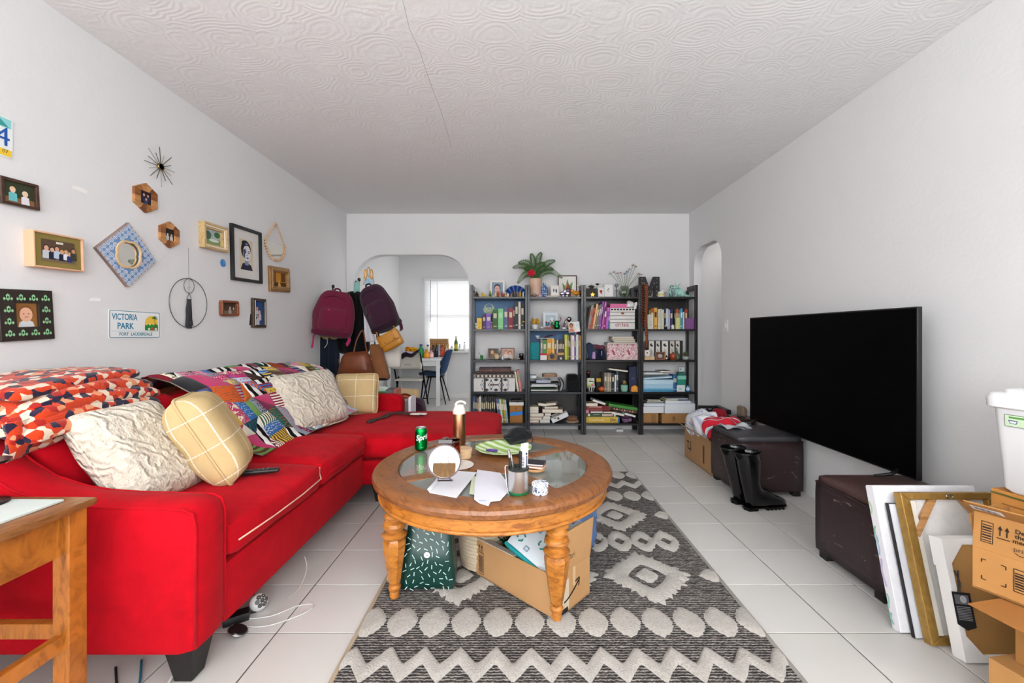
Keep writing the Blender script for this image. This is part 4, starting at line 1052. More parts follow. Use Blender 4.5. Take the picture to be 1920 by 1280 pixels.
cable('black cable running under the near corner of the sofa',smoothp([(-1.36,1.42,.006),(-1.31,1.37,.006),(-1.25,1.31,.005),(-1.22,1.25,.005)]),.004,'#1d2528')
cable('white cable bundle on the tiles behind the near sofa leg',smoothp([(-1.16,1.50,.007),(-1.13,1.36,.007),(-1.10,1.30,.006),(-1.135,1.25,.006),(-1.08,1.22,.006)]),.0055,'#e6e2dc')
pb = thing('power_strip','white power strip under the near end of the sofa','power strip',(-1.20,1.50,0),-.5)
MB().soft((0,0,.016),(.16,.05,.03),.006,n=5).build('case',M('plastic','#e9e9ea'),pb,smooth=True)
for k in range(3):MB().box((-.045+k*.045,0,.0312),(.022,.018,.001)).build('socket',M('plastic','#6a6a6c'),pb)
ab = thing('power_adapter','black power adapter block under the sofa beside the white ball','adapter',(-1.11,1.655,0),.6);MB().soft((0,0,.017),(.09,.05,.034),.006,n=4).build('case',M('plastic','#15181a'),ab,smooth=True);MB().tube(smoothp([(.045,0,.015),(.08,.02,.006),(.10,.08,.005),(.06,.16,.005)]),.003,6).build('cord',M('plastic','#15181a'),ab,smooth=True)
sd = thing('round_charger','round dark disc charger with chrome rim under the sofa edge','charger',(-1.055,1.58,0),.4)
MB().lathe([(0,0),(.03,0),(.033,.005),(.03,.012),(0,.013)],20,T=T((0,0,.012),ry=.35)).build('disc',M('gloss','#1d2022'),sd,smooth=True,auto=.6)
MB().tube([T((0,0,.012),ry=.35) @ Vector((.0325*math.cos(a),.0325*math.sin(a),.006)) for a in [2*PI*k/24 for k in range(24)]],.0025,6,True).build('rim',M('metal','#c9c9c9'),sd,smooth=True)

# ================================================================== on the coffee table
ZT = .5125
def tp(x,y,z=ZT):return onz(x,y,z)
p = tp(789.5,843)
o = thing('soda_can','green soda can standing at the left of the coffee table','can',p,.0)
MB().lathe([(0,.003),(.022,.003),(.024,0),(.0265,.002),(.0325,.010),(.033,.014),(.033,.100),(.0315,.107),(.0275,.1165),(.0265,.1165)],32).build('body',M('metal','#0b8f3f',None,.32),o,smooth=True,auto=.9)
MB().lathe([(.0265,.1165),(.0275,.1195),(.0272,.1215),(.0262,.121),(.0245,.117),(0,.117)],32).build('lid',M('metal','#d2d5d6'),o,smooth=True,auto=.9)
MB().prism(rrect(.012,.018,.005),.117,.1185,T((0,-.003,0))).build('pull_tab',M('metal','#bfc2c4'),o)
def curved_text(name,parent,txt,size,R,z,a0,col,xs=1,tilt=0,sk=0):
    tv,tf = textmesh(txt);vs = []
    for x,y,_ in tv:
        x2 = (x*xs+y*sk)*size;a = a0+x2/R;vs.append((R*math.sin(a),-R*math.cos(a),z+y*size+x2*tilt))
    mb = MB();mb.add(vs,tf);return mb.build(name,M('paint',col),parent)
curved_text('lettering',o,'*Sprite',.041,.0334,.074,.80,'#f4f6f4',.95,.12,.15)
curved_text('small_lettering',o,'- - -',.012,.0333,.022,.35,'#dff0df')
# copper bottle
p = tp(861,832);o = thing('water_bottle','copper coloured insulated bottle with cream flip lid','bottle',p)
MB().lathe([(0,0),(.034,0),(.0355,.004),(.0355,.168),(.034,.172),(0,.172)],32).build('body',M('metal','#b07c5c',None,.3),o,smooth=True,auto=.6)
CR = M('plastic','#eee6da')
MB().lathe([(.0,.172),(.036,.172),(.0365,.176),(.0365,.186),(.034,.194),(.027,.214),(.024,.222),(0,.224)],32).build('lid',CR,o,smooth=True,auto=.6)
MB().tube(smoothp([(-.022,0,.216),(-.014,0,.232),(.006,0,.240),(.026,0,.236),(.036,0,.226)]),.0065,8,flat=.8).build('carry_loop',CR,o,smooth=True)
# amber jar, mirror
p = tp(849,872);o = thing('amber_jar','amber brown glass jar standing behind the round mirror','jar',p)
MB().lathe([(0,0),(.030,0),(.036,.004),(.036,.118),(.034,.118),(.033,.006),(0,.005)],32).build('glass',M('glass','#c9702e'),o,smooth=True,auto=.6)
MB().lathe([(.0355,.112),(.0375,.114),(.0375,.120),(.0355,.122),(.034,.120),(.034,.112)],32).build('rim',M('gloss','#4a2413'),o,smooth=True)
c = at(833,865,1.66);o = thing('table_mirror','round tilted mirror in dark brown frame standing on the coffee table','mirror',mat=face_mat(c,(1,.05,0),(.0,.28,1),Vector((1,.05,0)).cross(Vector((0,.28,1)))))
Rm = .062
MB().ring(circ(Rm+.004,40),circ(Rm-.002,40),-.006,.006).build('frame_ring',M('gloss','#3b1a1c'),o,smooth=True,auto=.7)
MB().lathe([(0,.0015),(Rm,.0015)],40).build('mirror_glass',M('mirror','#f2efec'),o)
MB().lathe([(Rm,-.004),(0,-.0045)],40).build('backing',M('plastic','#3b1a1c'),o)
mb = MB();mb.ring(circ(.022,20),circ(.017,20),-.004,.004,T((0,Rm+.012,-.012)));mb.box((0,Rm+.014,-.012),(.058,.018,.012));mb.build('hinge_clip',M('gloss','#2f2422'),o,bev=.002)
MB().tube([(-.02,-Rm,-.003),(-.03,-Rm-.012,-.05),(.03,-Rm-.012,-.05),(.02,-Rm,-.003)],.003,6).build('wire_stand',M('metal','#5c4a44'),o)
# wooden lidded bowl and pale plate
p = tp(869,858);o = thing('wooden_box','round pale wooden box behind the amber jar','box',p)
LW = M('wood','#e3c39a','#caa274')
MB().lathe([(0,0),(.036,0),(.04,.006),(.041,.03),(.0,.03)],32).build('body',LW,o,smooth=True,auto=.6)
MB().lathe([(0,.03),(.043,.03),(.044,.034),(.043,.046),(.039,.05),(0,.051)],32).build('lid',LW,o,smooth=True,auto=.6)
p = tp(860,868);o = thing('saucer','flat white saucer under the round mirror and amber jar','saucer',(p.x-.0,p.y-.035,ZT-.0005));
MB().lathe([(0,0),(.045,0),(.075,.0035),(.0765,.005),(.073,.0048),(.045,.0015),(0,.0012)],40).build('dish',M('gloss','#eceae8'),o,smooth=True)
# green fan plate, pouch
p = tp(944,845);o = thing('leaf_plate','scalloped green and white striped plate at the back of the coffee table','plate',(p.x,p.y,ZT))
mb = MB();n = 72;rp = [(0,.004),(.05,.004),(.09,.010),(.13,.020),(.146,.026),(.148,.029),(.13,.0235),(.09,.0135),(.05,.0075),(0,.0075)]
vs = [];fs = []
for i,(r,z) in enumerate(rp):
    for k in range(n):
        a = 2*PI*k/n;sc_ = 1+(.035*abs(math.sin(6*a)) if r > .1 else 0);vs.append((r*sc_*math.cos(a),r*sc_*math.sin(a),z-.004))
for i in range(len(rp)-1):
    for k in range(n):k2 = (k+1) % n;fs.append((i*n+k,i*n+k2,(i+1)*n+k2,(i+1)*n+k))
mb.add(vs,[f for f in fs]);mb.build('dish',M('stripes','#9fc46a','#e2edd0',('RINGS' if False else 'DIAGONAL',8,3)),o,smooth=True)
p = tp(975,838);o = thing('black_pouch','crumpled black fabric pouch on the green plate','pouch',(p.x-.01,p.y+.02,ZT+.012),.2)
MB().soft((0,0,.045),(.125,.075,.075),.03,(.02,.01,.012),12,warp=lambda q:(q[0]+.014*noise.noise(q*22),q[1]+.012*noise.noise(q*22+Vector((5,0,0))),q[2]+.016*noise.noise(q*16)+(.012 if q[2] > 0 else 0)*q[0]/.06)).build('cloth',M('fabric','#17181c'),o,smooth=True,weld=True)
MB().tube(smoothp([(.04,-.03,.075),(.06,-.04,.06),(.075,-.035,.03),(.07,-.03,.012)]),.006,6,flat=.4).build('strap',M('fabric','#121216'),o,smooth=True)
p = tp(922,851);o = thing('purple_clip','small purple plastic hair clip on the green plate','hair clip',(p.x,p.y,ZT+.012),-.25)
MB().soft((0,0,.007),(.062,.012,.010),.004,n=5).build('jaw',M('plastic','#4a2a86'),o,smooth=True)
MB().soft((.004,.008,.007),(.05,.007,.012),.003,n=4).build('spring_arm',M('plastic','#6a48a8'),o,smooth=True)
# notebooks, coaster
p = tp(1003,880);o = thing('coaster','round patterned wooden coaster under the small notebooks','coaster',(p.x,p.y,ZT))
MB().lathe([(0,0),(.044,0),(.046,.003),(.046,.009),(.044,.011),(0,.011)],32).build('disc',M('wood','#c99a68'),o,smooth=True,auto=.6)
MB().lathe([(0,.0112),(.040,.0112)],32).build('print',M('floral','#e6cdb0','#b85a3a',60),o)
def simple_book(name,lab,cat,loc,rz,W,Dp,H,cov,pages='#efe9dc',group=None):
    o = tag(MB().build(name,cov),lab,cat,group) if False else None
    mb = MB();t = min(.003,H*.15)
    mb.box((0,0,t/2),(W,Dp,t));mb.box((0,0,H-t/2),(W,Dp,t));mb.box((-W/2+t/2,0,H/2),(t,Dp,H-2*t))
    mb.cur = 1;mb.box((0,0,H/2),(W-.007,Dp-.007,H-2*t))
    o = tag(mb.build(name,[M('paint',cov),M('paper',pages)]),lab,cat,group);o.location = loc;o.rotation_euler = (0,0,rz);return o
simple_book('notebook','small peach floral notebook on the round coaster','notebook',(p.x+.004,p.y+.004,ZT+.0115),-.35,.085,.062,.010,'#d99a78')
simple_book('notebook','small black covered notebook topmost on the coaster stack','notebook',(p.x+.0,p.y+.012,ZT+.0218),-.25,.095,.07,.010,'#2a2730','#e9e2e4')
# envelopes
o = thing('envelope','open white envelope nearest the round mirror','envelope',(0,0,ZT));
q = [tp(848,883),tp(894,886),tp(856,934),tp(805,924)];q2 = [tp(866,880),tp(848,885),tp(812,908),tp(805,922)]
c = sum(q,Vector())/4;o.location = (c.x,c.y,ZT)
MB().prism([(v.x-c.x,v.y-c.y) for v in q],.0008,.0024).build('sheet',M('paper','#e9e8ee'),o)
mb = MB();a,b_ = q[0]-c,q[3]-c
mb.sheet(lambda u,v:((a.lerp(b_,u)).x-.03*v*(1-u*.6),(a.lerp(b_,u)).y+.01*v,.003+.012*math.sin(v*2.2)*(1-.4*u)),8,6,.0006);mb.build('flap',M('paper','#e4e3ea'),o,smooth=True)
o = thing('envelope','opened white envelope with rounded flap beside the steel cup','envelope',(0,0,ZT))
q = [(895,882),(938,888),(950,905),(951,925),(938,940),(920,942),(916,950),(899,945),(889,938),(890,905)];q = [tp(x,y) for x,y in q];c = sum(q,Vector())/len(q);o.location = (c.x,c.y,ZT+.0022)
MB().prism([(v.x-c.x,v.y-c.y) for v in q],.0006,.0026).build('sheet',M('paper','#e6e5ef'),o)
s0 = tp(905,940)-c;prt('printing',o,[('r',s0.x,s0.y,.03,.004,'#9aa6d8'),('r',s0.x-.002,s0.y-.007,.022,.003,'#b3bce2')],T((0,0,.0027)))
o = thing('paper_slip','pale green paper slip tucked under the rounded white envelope','paper',(0,0,ZT));q = [tp(885,893),tp(897,893),tp(893,928),tp(880,926)];c = sum(q,Vector())/4;o.location = (c.x,c.y,ZT)
MB().prism([(v.x-c.x,v.y-c.y) for v in q],.0004,.0014).build('sheet',M('paper','#cfd8b8'),o)
# steel cup with pens
p = tp(972,928);p = (p.x,p.y+.025,ZT);o = thing('steel_cup','brushed steel tumbler with green base holding pens','cup',p)
ST = M('metal','#dcdddd',None,.36)
MB().lathe([(.0385,.010),(.0395,.012),(.0395,.092),(.0405,.094),(.0395,.0945),(.0375,.092),(.0375,.012)],40).build('wall',ST,o,smooth=True)
MB().lathe([(0,0),(.037,0),(.0395,.004),(.0395,.011),(0,.011)],40).build('base',M('plastic','#11673d'),o,smooth=True,auto=.6)
MB().lathe([(.0405,.092),(.0415,.094),(.0415,.1),(.040,.101),(.037,.1),(.036,.03),(0,.03)],40).build('liner',M('plastic','#1c2422'),o,smooth=True,auto=.8)
def pen(lab,dx,dy,lx,ly,L,r,body,tip,kind):
    b0 = Vector((p[0]+dx,p[1]+dy,ZT+.032));d = Vector((lx,ly,1)).normalized()
    e1 = d.orthogonal().normalized();q = thing(kind,lab,'pen',mat=face_mat(b0,e1,d.cross(e1),d))
    MB().lathe([(0,0),(r*.8,.004),(r,.02),(r,L-.01),(r*.85,L),(0,L)],12).build('barrel',body,q,smooth=True,auto=.6)
    MB().lathe([(r*1.05,L-.03),(r*1.15,L-.028),(r*1.15,L-.002),(0,L+.002)],12).build('cap',tip,q,smooth=True,auto=.6)
pen('silver tipped black pen in the steel cup',-.022,.0,-.12,.05,.135,.0045,M('plastic','#1d1d20'),M('metal','#c9c9cc'),'pen')
pen('thin steel pen leaning left in the steel cup',-.012,.018,-.16,.1,.115,.0038,M('metal','#9a9a9c'),M('metal','#dcdcdc'),'pen')
pen('thick black marker in the steel cup',.006,.012,.02,.08,.125,.006,M('plastic','#141416'),M('plastic','#0c0c0e'),'marker_pen')
o = thing('printed_tag','white printed card tag standing in the steel cup','tag',mat=face_mat((p[0]+.018,p[1]+.02,ZT+.034),(1,.1,0),(.04,.05,1),Vector((1,.1,0)).cross(Vector((.04,.05,1)))))
MB().prism([(-.015,0),(.017,0),(.019,.155),(-.010,.150)],0,.0012).build('card',M('paper','#efedf4'),o)
prt('card_print',o,[('r',-.004,.095-.006*k,.016,.003,'#2c2c34') for k in range(6)]+[('r',.013,.085,.006,.04,'#5a5a70'),('e',.012,.112,.004,.005,'#1d1d22')],T((0,0,.0013)))
o = thing('eyeglasses','thin white eyeglass arm hooked over the steel cup rim','glasses',(p[0]-.045,p[1]-.01,ZT+.06))
MB().tube(smoothp([(.004,0,.05),(-.006,-.01,.048),(-.004,-.015,.02),(.0,-.018,-.02),(.006,-.015,-.055)]),.0018,6,flat=.5).build('arm',M('plastic','#e2e2e6'),o,smooth=True)
# patterned tin
p = tp(1013,927);o = thing('round_tin','round white tin with blue-grey floral print beside the steel cup','tin',(p.x,p.y+.015,ZT))
MB().lathe([(0,0),(.030,0),(.031,.002),(.031,.026),(0,.026)],32).build('body',M('floral','#eef0f2','#46557a',45),o,smooth=True,auto=.6)
MB().lathe([(0,.026),(.0322,.026),(.0326,.028),(.0326,.040),(.031,.042),(0,.043)],32).build('lid',M('floral','#eef0f2','#5a6a8a',40),o,smooth=True,auto=.6)

# ================================================================== under the coffee table
ZR = .0205
# green tote
o = thing('tote_bag','dark green tote bag with white dashes and round logo under the table','bag',(-.392,1.875,ZR),.04)
GB = M('plastic','#0e3a33');W,Dp,H = .235,.13,.30
MB().soft((0,0,H/2),(W,Dp,H),.02,(.0,.012,0),10,warp=lambda q:(q[0]*(1-.25*max(0,q[2]+.05)/.2),q[1]*(1-.75*max(0,q[2])/(.15)),q[2]+.01*noise.noise(q*12))).build('body',GB,o,smooth=True,weld=True)
rnd = random.Random(3);sh = []
def bagx(z):return .115*(1-.25*max(0,z-.15+.05)/.2)
pts = []
for k in range(900):
    z = rnd.uniform(.015,.285);x = rnd.uniform(-1,1)*(bagx(z)-.012)
    if math.hypot(x+.0,z-.165) < .018 or any(math.hypot(x-a,z-b_) < .0205 for a,b_ in pts):continue
    pts.append((x,z))
def bagy(x,z):
    k = 1-.75*max(0,z-.15)/.15;bul = .012*(1-(x/.1075)**2)*(1-((z-.15)/.15)**2);return -(Dp/2+bul)*k-.0035
mb = MB()
for x,z in pts:
    a = rnd.uniform(0,PI);L = .0085;dx,dz_ = math.cos(a)*L,math.sin(a)*L;nx,nz = -math.sin(a)*.0016,math.cos(a)*.0016
    q = [(x-dx-nx,z-dz_-nz),(x+dx-nx,z+dz_-nz),(x+dx+nx,z+dz_+nz),(x-dx+nx,z-dz_+nz)]
    mb.add([(u,bagy(u,v),v) for u,v in q],[(0,1,2,3)])
mb.build('dash_print',M('paint','#bfe0d8'),o)
mb = MB();mb.add([(.013*math.cos(2*PI*k/20),bagy(0,.165)-.0015,.165+.013*math.sin(2*PI*k/20)) for k in range(20)],[tuple(range(20))]);mb.build('logo_disc',M('paint','#e9efec'),o)
mb = MB();f = face_mat((0,bagy(0,.165)-.0022,.165),(1,0,0),(0,0,1),(0,-1,0));tv,tf = textmesh('H');mb.add([(x*.012,y*.012,0) for x,y,_ in tv],tf,f);mb.build('logo_letter',GB,o)
for s in (-1,1):MB().tube(smoothp([(-.045,s*.02,.285),(-.035,s*.025,.36),(.035,s*.025,.36),(.045,s*.02,.285)]),.006,6,flat=.4).build('handle',GB,o,smooth=True)
# woven basket
o = thing('woven_basket','pale woven rope basket behind the green tote under the table','basket',(-.17,2.06,ZR))
WV = M('fabric','#c9b9a0')
for k in range(13):
    r = .098+.012*math.sin(k/12*PI)
    MB().tube([(r*(1+.02*math.sin(i*PI+k*PI))*math.cos(2*PI*i/40),r*(1+.025*(-1)**(i+k))*math.sin(2*PI*i/40),.009+k*.0165) for i in range(40)],.0095,6,True).build('rope_coil',WV,o,smooth=True)
MB().lathe([(0,0),(.095,0),(.095,.006),(0,.006)],24).build('base',WV,o)
MB().soft((0,0,.225),(.17,.17,.06),.03,n=8,warp=lambda q:(q[0],q[1],q[2]+.02*noise.noise(q*20))).build('dark_contents',M('fabric','#3a3f52'),o,smooth=True)
# cardboard box with decorations
CB,CBI = M('card','#b98f62'),M('card','#a27a50')
BA = onz(893,1075,ZR);BB = onz(1043,1163,ZR);BC = onz(1127,1100,ZR)
u = Vector((BB.x-BA.x,BB.y-BA.y,0));Lb = u.length;u.normalize();vdir = Vector((-u.y,u.x,0));Wb_ = .235
Hb = .165
mbx = face_mat((BA.x,BA.y,ZR),u,vdir,(0,0,1))
o = thing('cardboard_box','open brown cardboard box of party decorations under the coffee table','box',mat=mbx)
t = .005
MB().bx(0,Lb,0,Wb_,0,t).build('bottom',CB,o)
MB().bx(0,Lb,0,t,0,Hb).build('front_panel',CB,o,bev=.001)
MB().bx(0,Lb,Wb_-t,Wb_,0,Hb).build('rear_panel',CB,o,bev=.001)
MB().bx(0,t,t,Wb_-t,0,Hb).build('end_panel',CB,o,bev=.001)
MB().bx(Lb-t,Lb,t,Wb_-t,0,Hb).build('end_panel',CB,o,bev=.001)
MB().box((0,0,.085),(t,Wb_,.17),T((Lb,Wb_/2,Hb),ry=.10)).build('raised_flap',CB,o,bev=.001)
MB().box((Lb*.26,.02,0),(Lb*.50,.045,.003),T((0,.0,Hb+.002),rx=-.25)).build('folded_flap',M('paper','#cfc2b4'),o,bev=.001)
f = face_mat((0,-.0004,0),(1,0,0),(0,0,1),(0,-1,0));ink = '#3b2c20'
sh = [('r',.035,.062,.034,.10,ink),('r',.035,.062,.030,.094,'#b98f62')]+[('r',.035,.024+.006*k,.026,.0035,ink) for k in range(13)]
for xx in (.026,.044):sh += [('p',[(xx-.006,.137),(xx+.006,.137),(xx,.148)],ink),('r',xx,.131,.003,.014,ink)]
sh += [('r',.035,.121,.034,.002,ink)]
prt('carton_marks',o,sh,f)
f = face_mat((Lb+.0004,0,0),(0,1,0),(0,0,1),(1,0,0))
arr = [(.05+.10*t_/10,.045+.05*(t_/10)**1.6) for t_ in range(11)]
sh = [('r',.055,.07,.055,.12,'#cdbfa6'),('r',.118,.125,.018,.08,'#c9ab84'),('l',arr,.008,'#1f1b19'),('l',[(.125,.10),(.155,.105),(.150,.072)],.007,'#1f1b19'),('r',.04,.012,.07,.02,'#23201f')]
prt('carton_marks',o,sh,f)
f = T((Lb,Wb_/2,Hb),ry=.10) @ face_mat((t/2+.0004,0,.085),(0,1,0),(0,0,1),(1,0,0))
prt('handwriting',o,[('t',-.03,-.03,.035,'Otri',.1,.8,'#241d18')],f)
def inbox(x,y,z):return mbx @ Vector((x,y,z))
m = mbx @ T((Lb*.64,Wb_*.52,.222),rx=.60,ry=.27)
q = thing('padded_mailer','white and teal recyclable padded mailer sticking out of the cardboard box','envelope',mat=m)
MB().soft((0,0,0),(.235,.25,.028),.012,(0,0,.004),8).build('pouch',M('plastic','#e3ecf2'),q,smooth=True)
MB().soft((0,-.118,0),(.238,.018,.033),.008,n=6).build('edge_band',M('plastic','#1f9a9f'),q,smooth=True)
sh = []
for x,y in ((-.06,.05),(.03,-.03),(.06,.075),(-.07,-.06)):
    for k in range(3):
        a = 2*PI*k/3+.5;sh.append(('l',[(x+.02*math.cos(a),y+.02*math.sin(a)),(x+.02*math.cos(a+1.0),y+.02*math.sin(a+1.0)),(x+.013*math.cos(a+1.3),y+.013*math.sin(a+1.3))],.007,'#2f8f8a'))
for x,y in ((-.02,.01),(.075,.02),(-.015,-.085)):sh += [('r',x,y,.024,.02,'#7d93a8'),('r',x,y,.016,.012,'#c9d6de')]
sh += [('r',.0,.098-.009*k,.05-.008*k,.004,'#4a86b0') for k in range(3)]+[('p',[(.07,.105),(.11,.12),(.11,.09)],'#e2c23a')]
prt('mailer_print',q,sh,T((0,0,.0185)))
def tinsel(lab,c,R,n,mats):
    root = thing('tinsel_bundle',lab,'tinsel',c,group=None);rr = random.Random(n)
    for mi,mt in enumerate(mats):
        mb = MB()
        for k in range(n):
            d = Vector((rr.gauss(0,1),rr.gauss(0,1),abs(rr.gauss(0,.8)))).normalized()*R*rr.uniform(.5,1.1);e = d.orthogonal().normalized();b0 = Vector((rr.gauss(0,R*.5),rr.gauss(0,R*.3),R*.25))
            s = .0022;mb.add([b0-e*s,b0+e*s,b0+d+e*s,b0+d-e*s],[(0,1,2,3)])
        w = mb.build('tinsel_strands',mt,root);w['kind'] = 'stuff'
tinsel('shiny green tinsel bundle in the cardboard box',inbox(.165,.115,.125),.055,260,[M('metal','#1d7a35',None,.25),M('metal','#0e4f20',None,.25)])
tinsel('shiny red tinsel bundle in the cardboard box',inbox(.25,.09,.125),.04,200,[M('metal','#c01830',None,.25)])
tinsel('silver and gold tinsel strands along the box front edge',inbox(.36,.075,.125),.04,140,[M('metal','#d4b64a',None,.25),M('metal','#c8ccd2',None,.25)])
q = thing('gold_fan','folded gold paper fan inside the cardboard box','paper fan',mat=mbx @ T((.31,.075,.165),ry=.35,rz=-.1));mb = MB()
for k in range(8):MB().box((0,-.01+k*.004,k*.003),(.15,.002,.022),T(rx=.3*(-1)**k)).build('pleat',M('metal','#c9b36a',None,.4),q)
q = thing('gift_bag','lilac tissue paper tucked behind the green tinsel','tissue paper',inbox(.24,.17,.10))
MB().soft((0,0,.06),(.10,.06,.15),.025,n=8,warp=lambda p_:(p_[0]+.01*noise.noise(p_*25),p_[1],p_[2]+.012*noise.noise(p_*18))).build('paper',M('paper','#b9aed6'),q,smooth=True)
q = thing('white_tube','white sheet of card leaning inside the box behind the raised flap','card',mat=mbx @ T((Lb-.05,.13,.20),ry=.2));MB().box((0,0,0),(.012,.16,.22)).build('board',M('paper','#dfe4e8'),q);MB().box((.0,.06,.06),(.0125,.03,.06)).build('band',M('plastic','#1d5a78'),q)
# blue plastic bag
o = thing('plastic_bag','crumpled translucent blue plastic bag at the right side under the table','bag',(.285,2.17,ZR))
n = NT('blue_film');n.base('#5f83b8');n.set(rough=.25,trans=.25,spec=.6);BF = n.m
MB().soft((0,0,.16),(.20,.20,.34),.07,(.02,.02,0),18,warp=lambda q:(q[0]*(1-.3*max(0,q[2])/.17)+.03*noise.noise(q*16)+.012*noise.noise(q*45),q[1]*(1-.3*max(0,q[2])/.17)+.03*noise.noise(q*16+Vector((7,0,0))),q[2]*.95+.012*noise.noise(q*30)-.0)).build('film',BF,o,smooth=True,weld=True)
MB().soft((.0,0,.12),(.12,.12,.2),.05,n=8).build('contents',M('fabric','#3d4f7a'),o,smooth=True)

# ================================================================== bookcases along the back wall
SB = [-.53,.11,.74,1.382,2.02];SZ = [1.548,1.185,.837,.477,.124]      # unit edges, shelf tops
YF,YK = 4.70,4.985
SHB = M('wood','#1c1a1b','#100f10');SHN = M('wood','#202830','#141a20')  # second wood: bluish reflection put into the black colour
UN = ['leftmost','second','third','rightmost'];LV = ['top board','upper shelf','middle shelf','lower shelf','bottom shelf']
BL = M('paint','#4a74a0')  # blue reflection put into the back panel colour
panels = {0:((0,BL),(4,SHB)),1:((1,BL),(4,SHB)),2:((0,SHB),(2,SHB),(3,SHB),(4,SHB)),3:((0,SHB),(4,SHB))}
for k in range(4):
    x0,x1 = SB[k]+.002,SB[k+1]-.002;W = x1-x0;mt = SHN if k < 2 else SHB
    o = thing('bookcase',['black ladder bookcase nearest the archway','second black bookcase from the archway','third black bookcase from the archway','black ladder bookcase beside the right wall'][k],'bookcase',((x0+x1)/2,(YF+YK)/2,0),group='row of black bookcases')
    cy = (YF+YK)/2
    for s in (-1,1):
        xx = s*(W/2-.0125)
        f = MB().box((xx,YF+.02-cy,.84),(.025,.04,1.68)).build('front_post',mt,o,bev=.002)
        MB().box((xx,YK-.02-cy,.82),(.025,.04,1.64)).build('back_post',mt,o,bev=.002)
        MB().box((xx,0,1.652),(.024,YK-YF-.08,.056)).build('top_rail',mt,o,bev=.002)
    for z in SZ:MB().box((0,0,z-.011),(W-.05,YK-YF-.02,.022)).build('shelf',mt,o,bev=.002)
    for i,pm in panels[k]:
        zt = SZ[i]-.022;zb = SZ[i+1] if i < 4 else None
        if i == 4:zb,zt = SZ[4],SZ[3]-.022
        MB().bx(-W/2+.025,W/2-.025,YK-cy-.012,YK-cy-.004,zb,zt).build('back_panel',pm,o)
c4,c5 = (870,470,3.657),(1080,470,3.656)
YI = 4.755
def XU(u,c):return (c[0]+u/c[2]-PX)*YI/FP
def ZV(v,c):return HC-(c[1]+v/c[2]-PY)*YI/FP
def shelfname(k,i):return f'{LV[i]} of {UN[k]} bookcase'
def book(name,lab,X0,X1,z,top,col,lean=0,depth=.15,y=None,group=None,band='#d8cfa8',cat='book'):
    W,H = X1-X0,top-z;y = y or YI;mb = MB();t = min(.003,W*.2)
    mb.bx(-W/2,W/2,0,t,0,H);mb.bx(-W/2,-W/2+t,t,depth,0,H);mb.bx(W/2-t,W/2,t,depth,0,H)
    mb.cur = 1;mb.bx(-W/2+t,W/2-t,t,depth-.004,.003,H-.004)
    mb.cur = 2
    for a,b_ in ((.12,.16),(.55,.80)):mb.add([(-W*.32,-.0004,H*a),(W*.32,-.0004,H*a),(W*.32,-.0004,H*b_),(-W*.32,-.0004,H*b_)],[(0,1,2,3)])
    o = mb.build(name,[M('paint',col),M('paper','#e8e0d0'),M('paint',band)]);tag(o,lab,cat,group)
    o.location = ((X0+X1)/2,y,z+abs(math.sin(lean))*W/2+.0003);o.rotation_euler = (0,lean,0);return o
def row(k,i,c,items,kind='book',vb=None,group=None):
    prev = None;sn = shelfname(k,i);nc = {}
    for it in items:
        u0,u1,v,col,nm = it[:5];lean = it[5] if len(it) > 5 else 0;band = it[6] if len(it) > 6 else '#cfc6a6'
        lab = f'{nm} {kind} at the left end of the row, {sn}' if prev is None else f'{nm} {kind} right of the {prev} one, {sn}'
        z = SZ[i];book(kind.replace(' ','_'),lab,XU(u0,c)+.0005,XU(u1,c)-.0005,z,ZV(v,c),col,lean,group=group,band=band,cat='book' if kind == 'book' else 'case');prev = nm
def flat(name,lab,X0,X1,z,h,col,cat='book',depth=.2,y=None,rz=0,pages='#e9e2d2',ry=0):
    W = X1-X0;mb = MB();t = min(.003,h*.14);y = y or YI
    mb.bx(-W/2,W/2,-depth/2,depth/2,0,t);mb.bx(-W/2,W/2,-depth/2,depth/2,h-t,h);mb.bx(-W/2,W/2,depth/2-t,depth/2,t,h-t)
    mb.cur = 1;mb.bx(-W/2+.003,W/2-.003,-depth/2+.003,depth/2-t,t,h-t)
    o = tag(mb.build(name,[M('paint',col),M('paper',pages)]),lab,cat);o.location = ((X0+X1)/2,y+depth/2,z+abs(math.sin(ry))*W/2);o.rotation_euler = (0,ry,rz);return o
def boxitem(name,lab,X0,X1,z,top,mat,cat='box',depth=.18,y=None,lid=None,ry=0,lidh=.3,group=None):
    W,H = X1-X0,top-z;y = y or YI
    o = thing(name,lab,cat,((X0+X1)/2,y+depth/2,z+abs(math.sin(ry))*W/2),group=group);o.rotation_euler = (0,ry,0)
    MB().box((0,0,H*(1-lidh)/2 if lid else H/2),(W-.003*(lid is not None),depth-.003,H*(1-lidh) if lid else H)).build('body',mat,o,bev=.0015)
    if lid:MB().box((0,0,H*(1-lidh/2)),(W,depth,H*lidh)).build('lid',lid,o,bev=.0015)
    return o
def face(o,shapes,depth,H,z=0,rough=.6):return prt('face_print',o,shapes,face_mat((0,-depth/2-.0006,z),(1,0,0),(0,0,1),(0,-1,0)),rough)
def pot(name,lab,cat,x,z,prof,mat,y=None,n=24,group=None):
    o = thing(name,lab,cat,(x,y or YI+.06,z),group=group);MB().lathe(prof,n).build('body',mat,o,smooth=True,auto=.7);return o
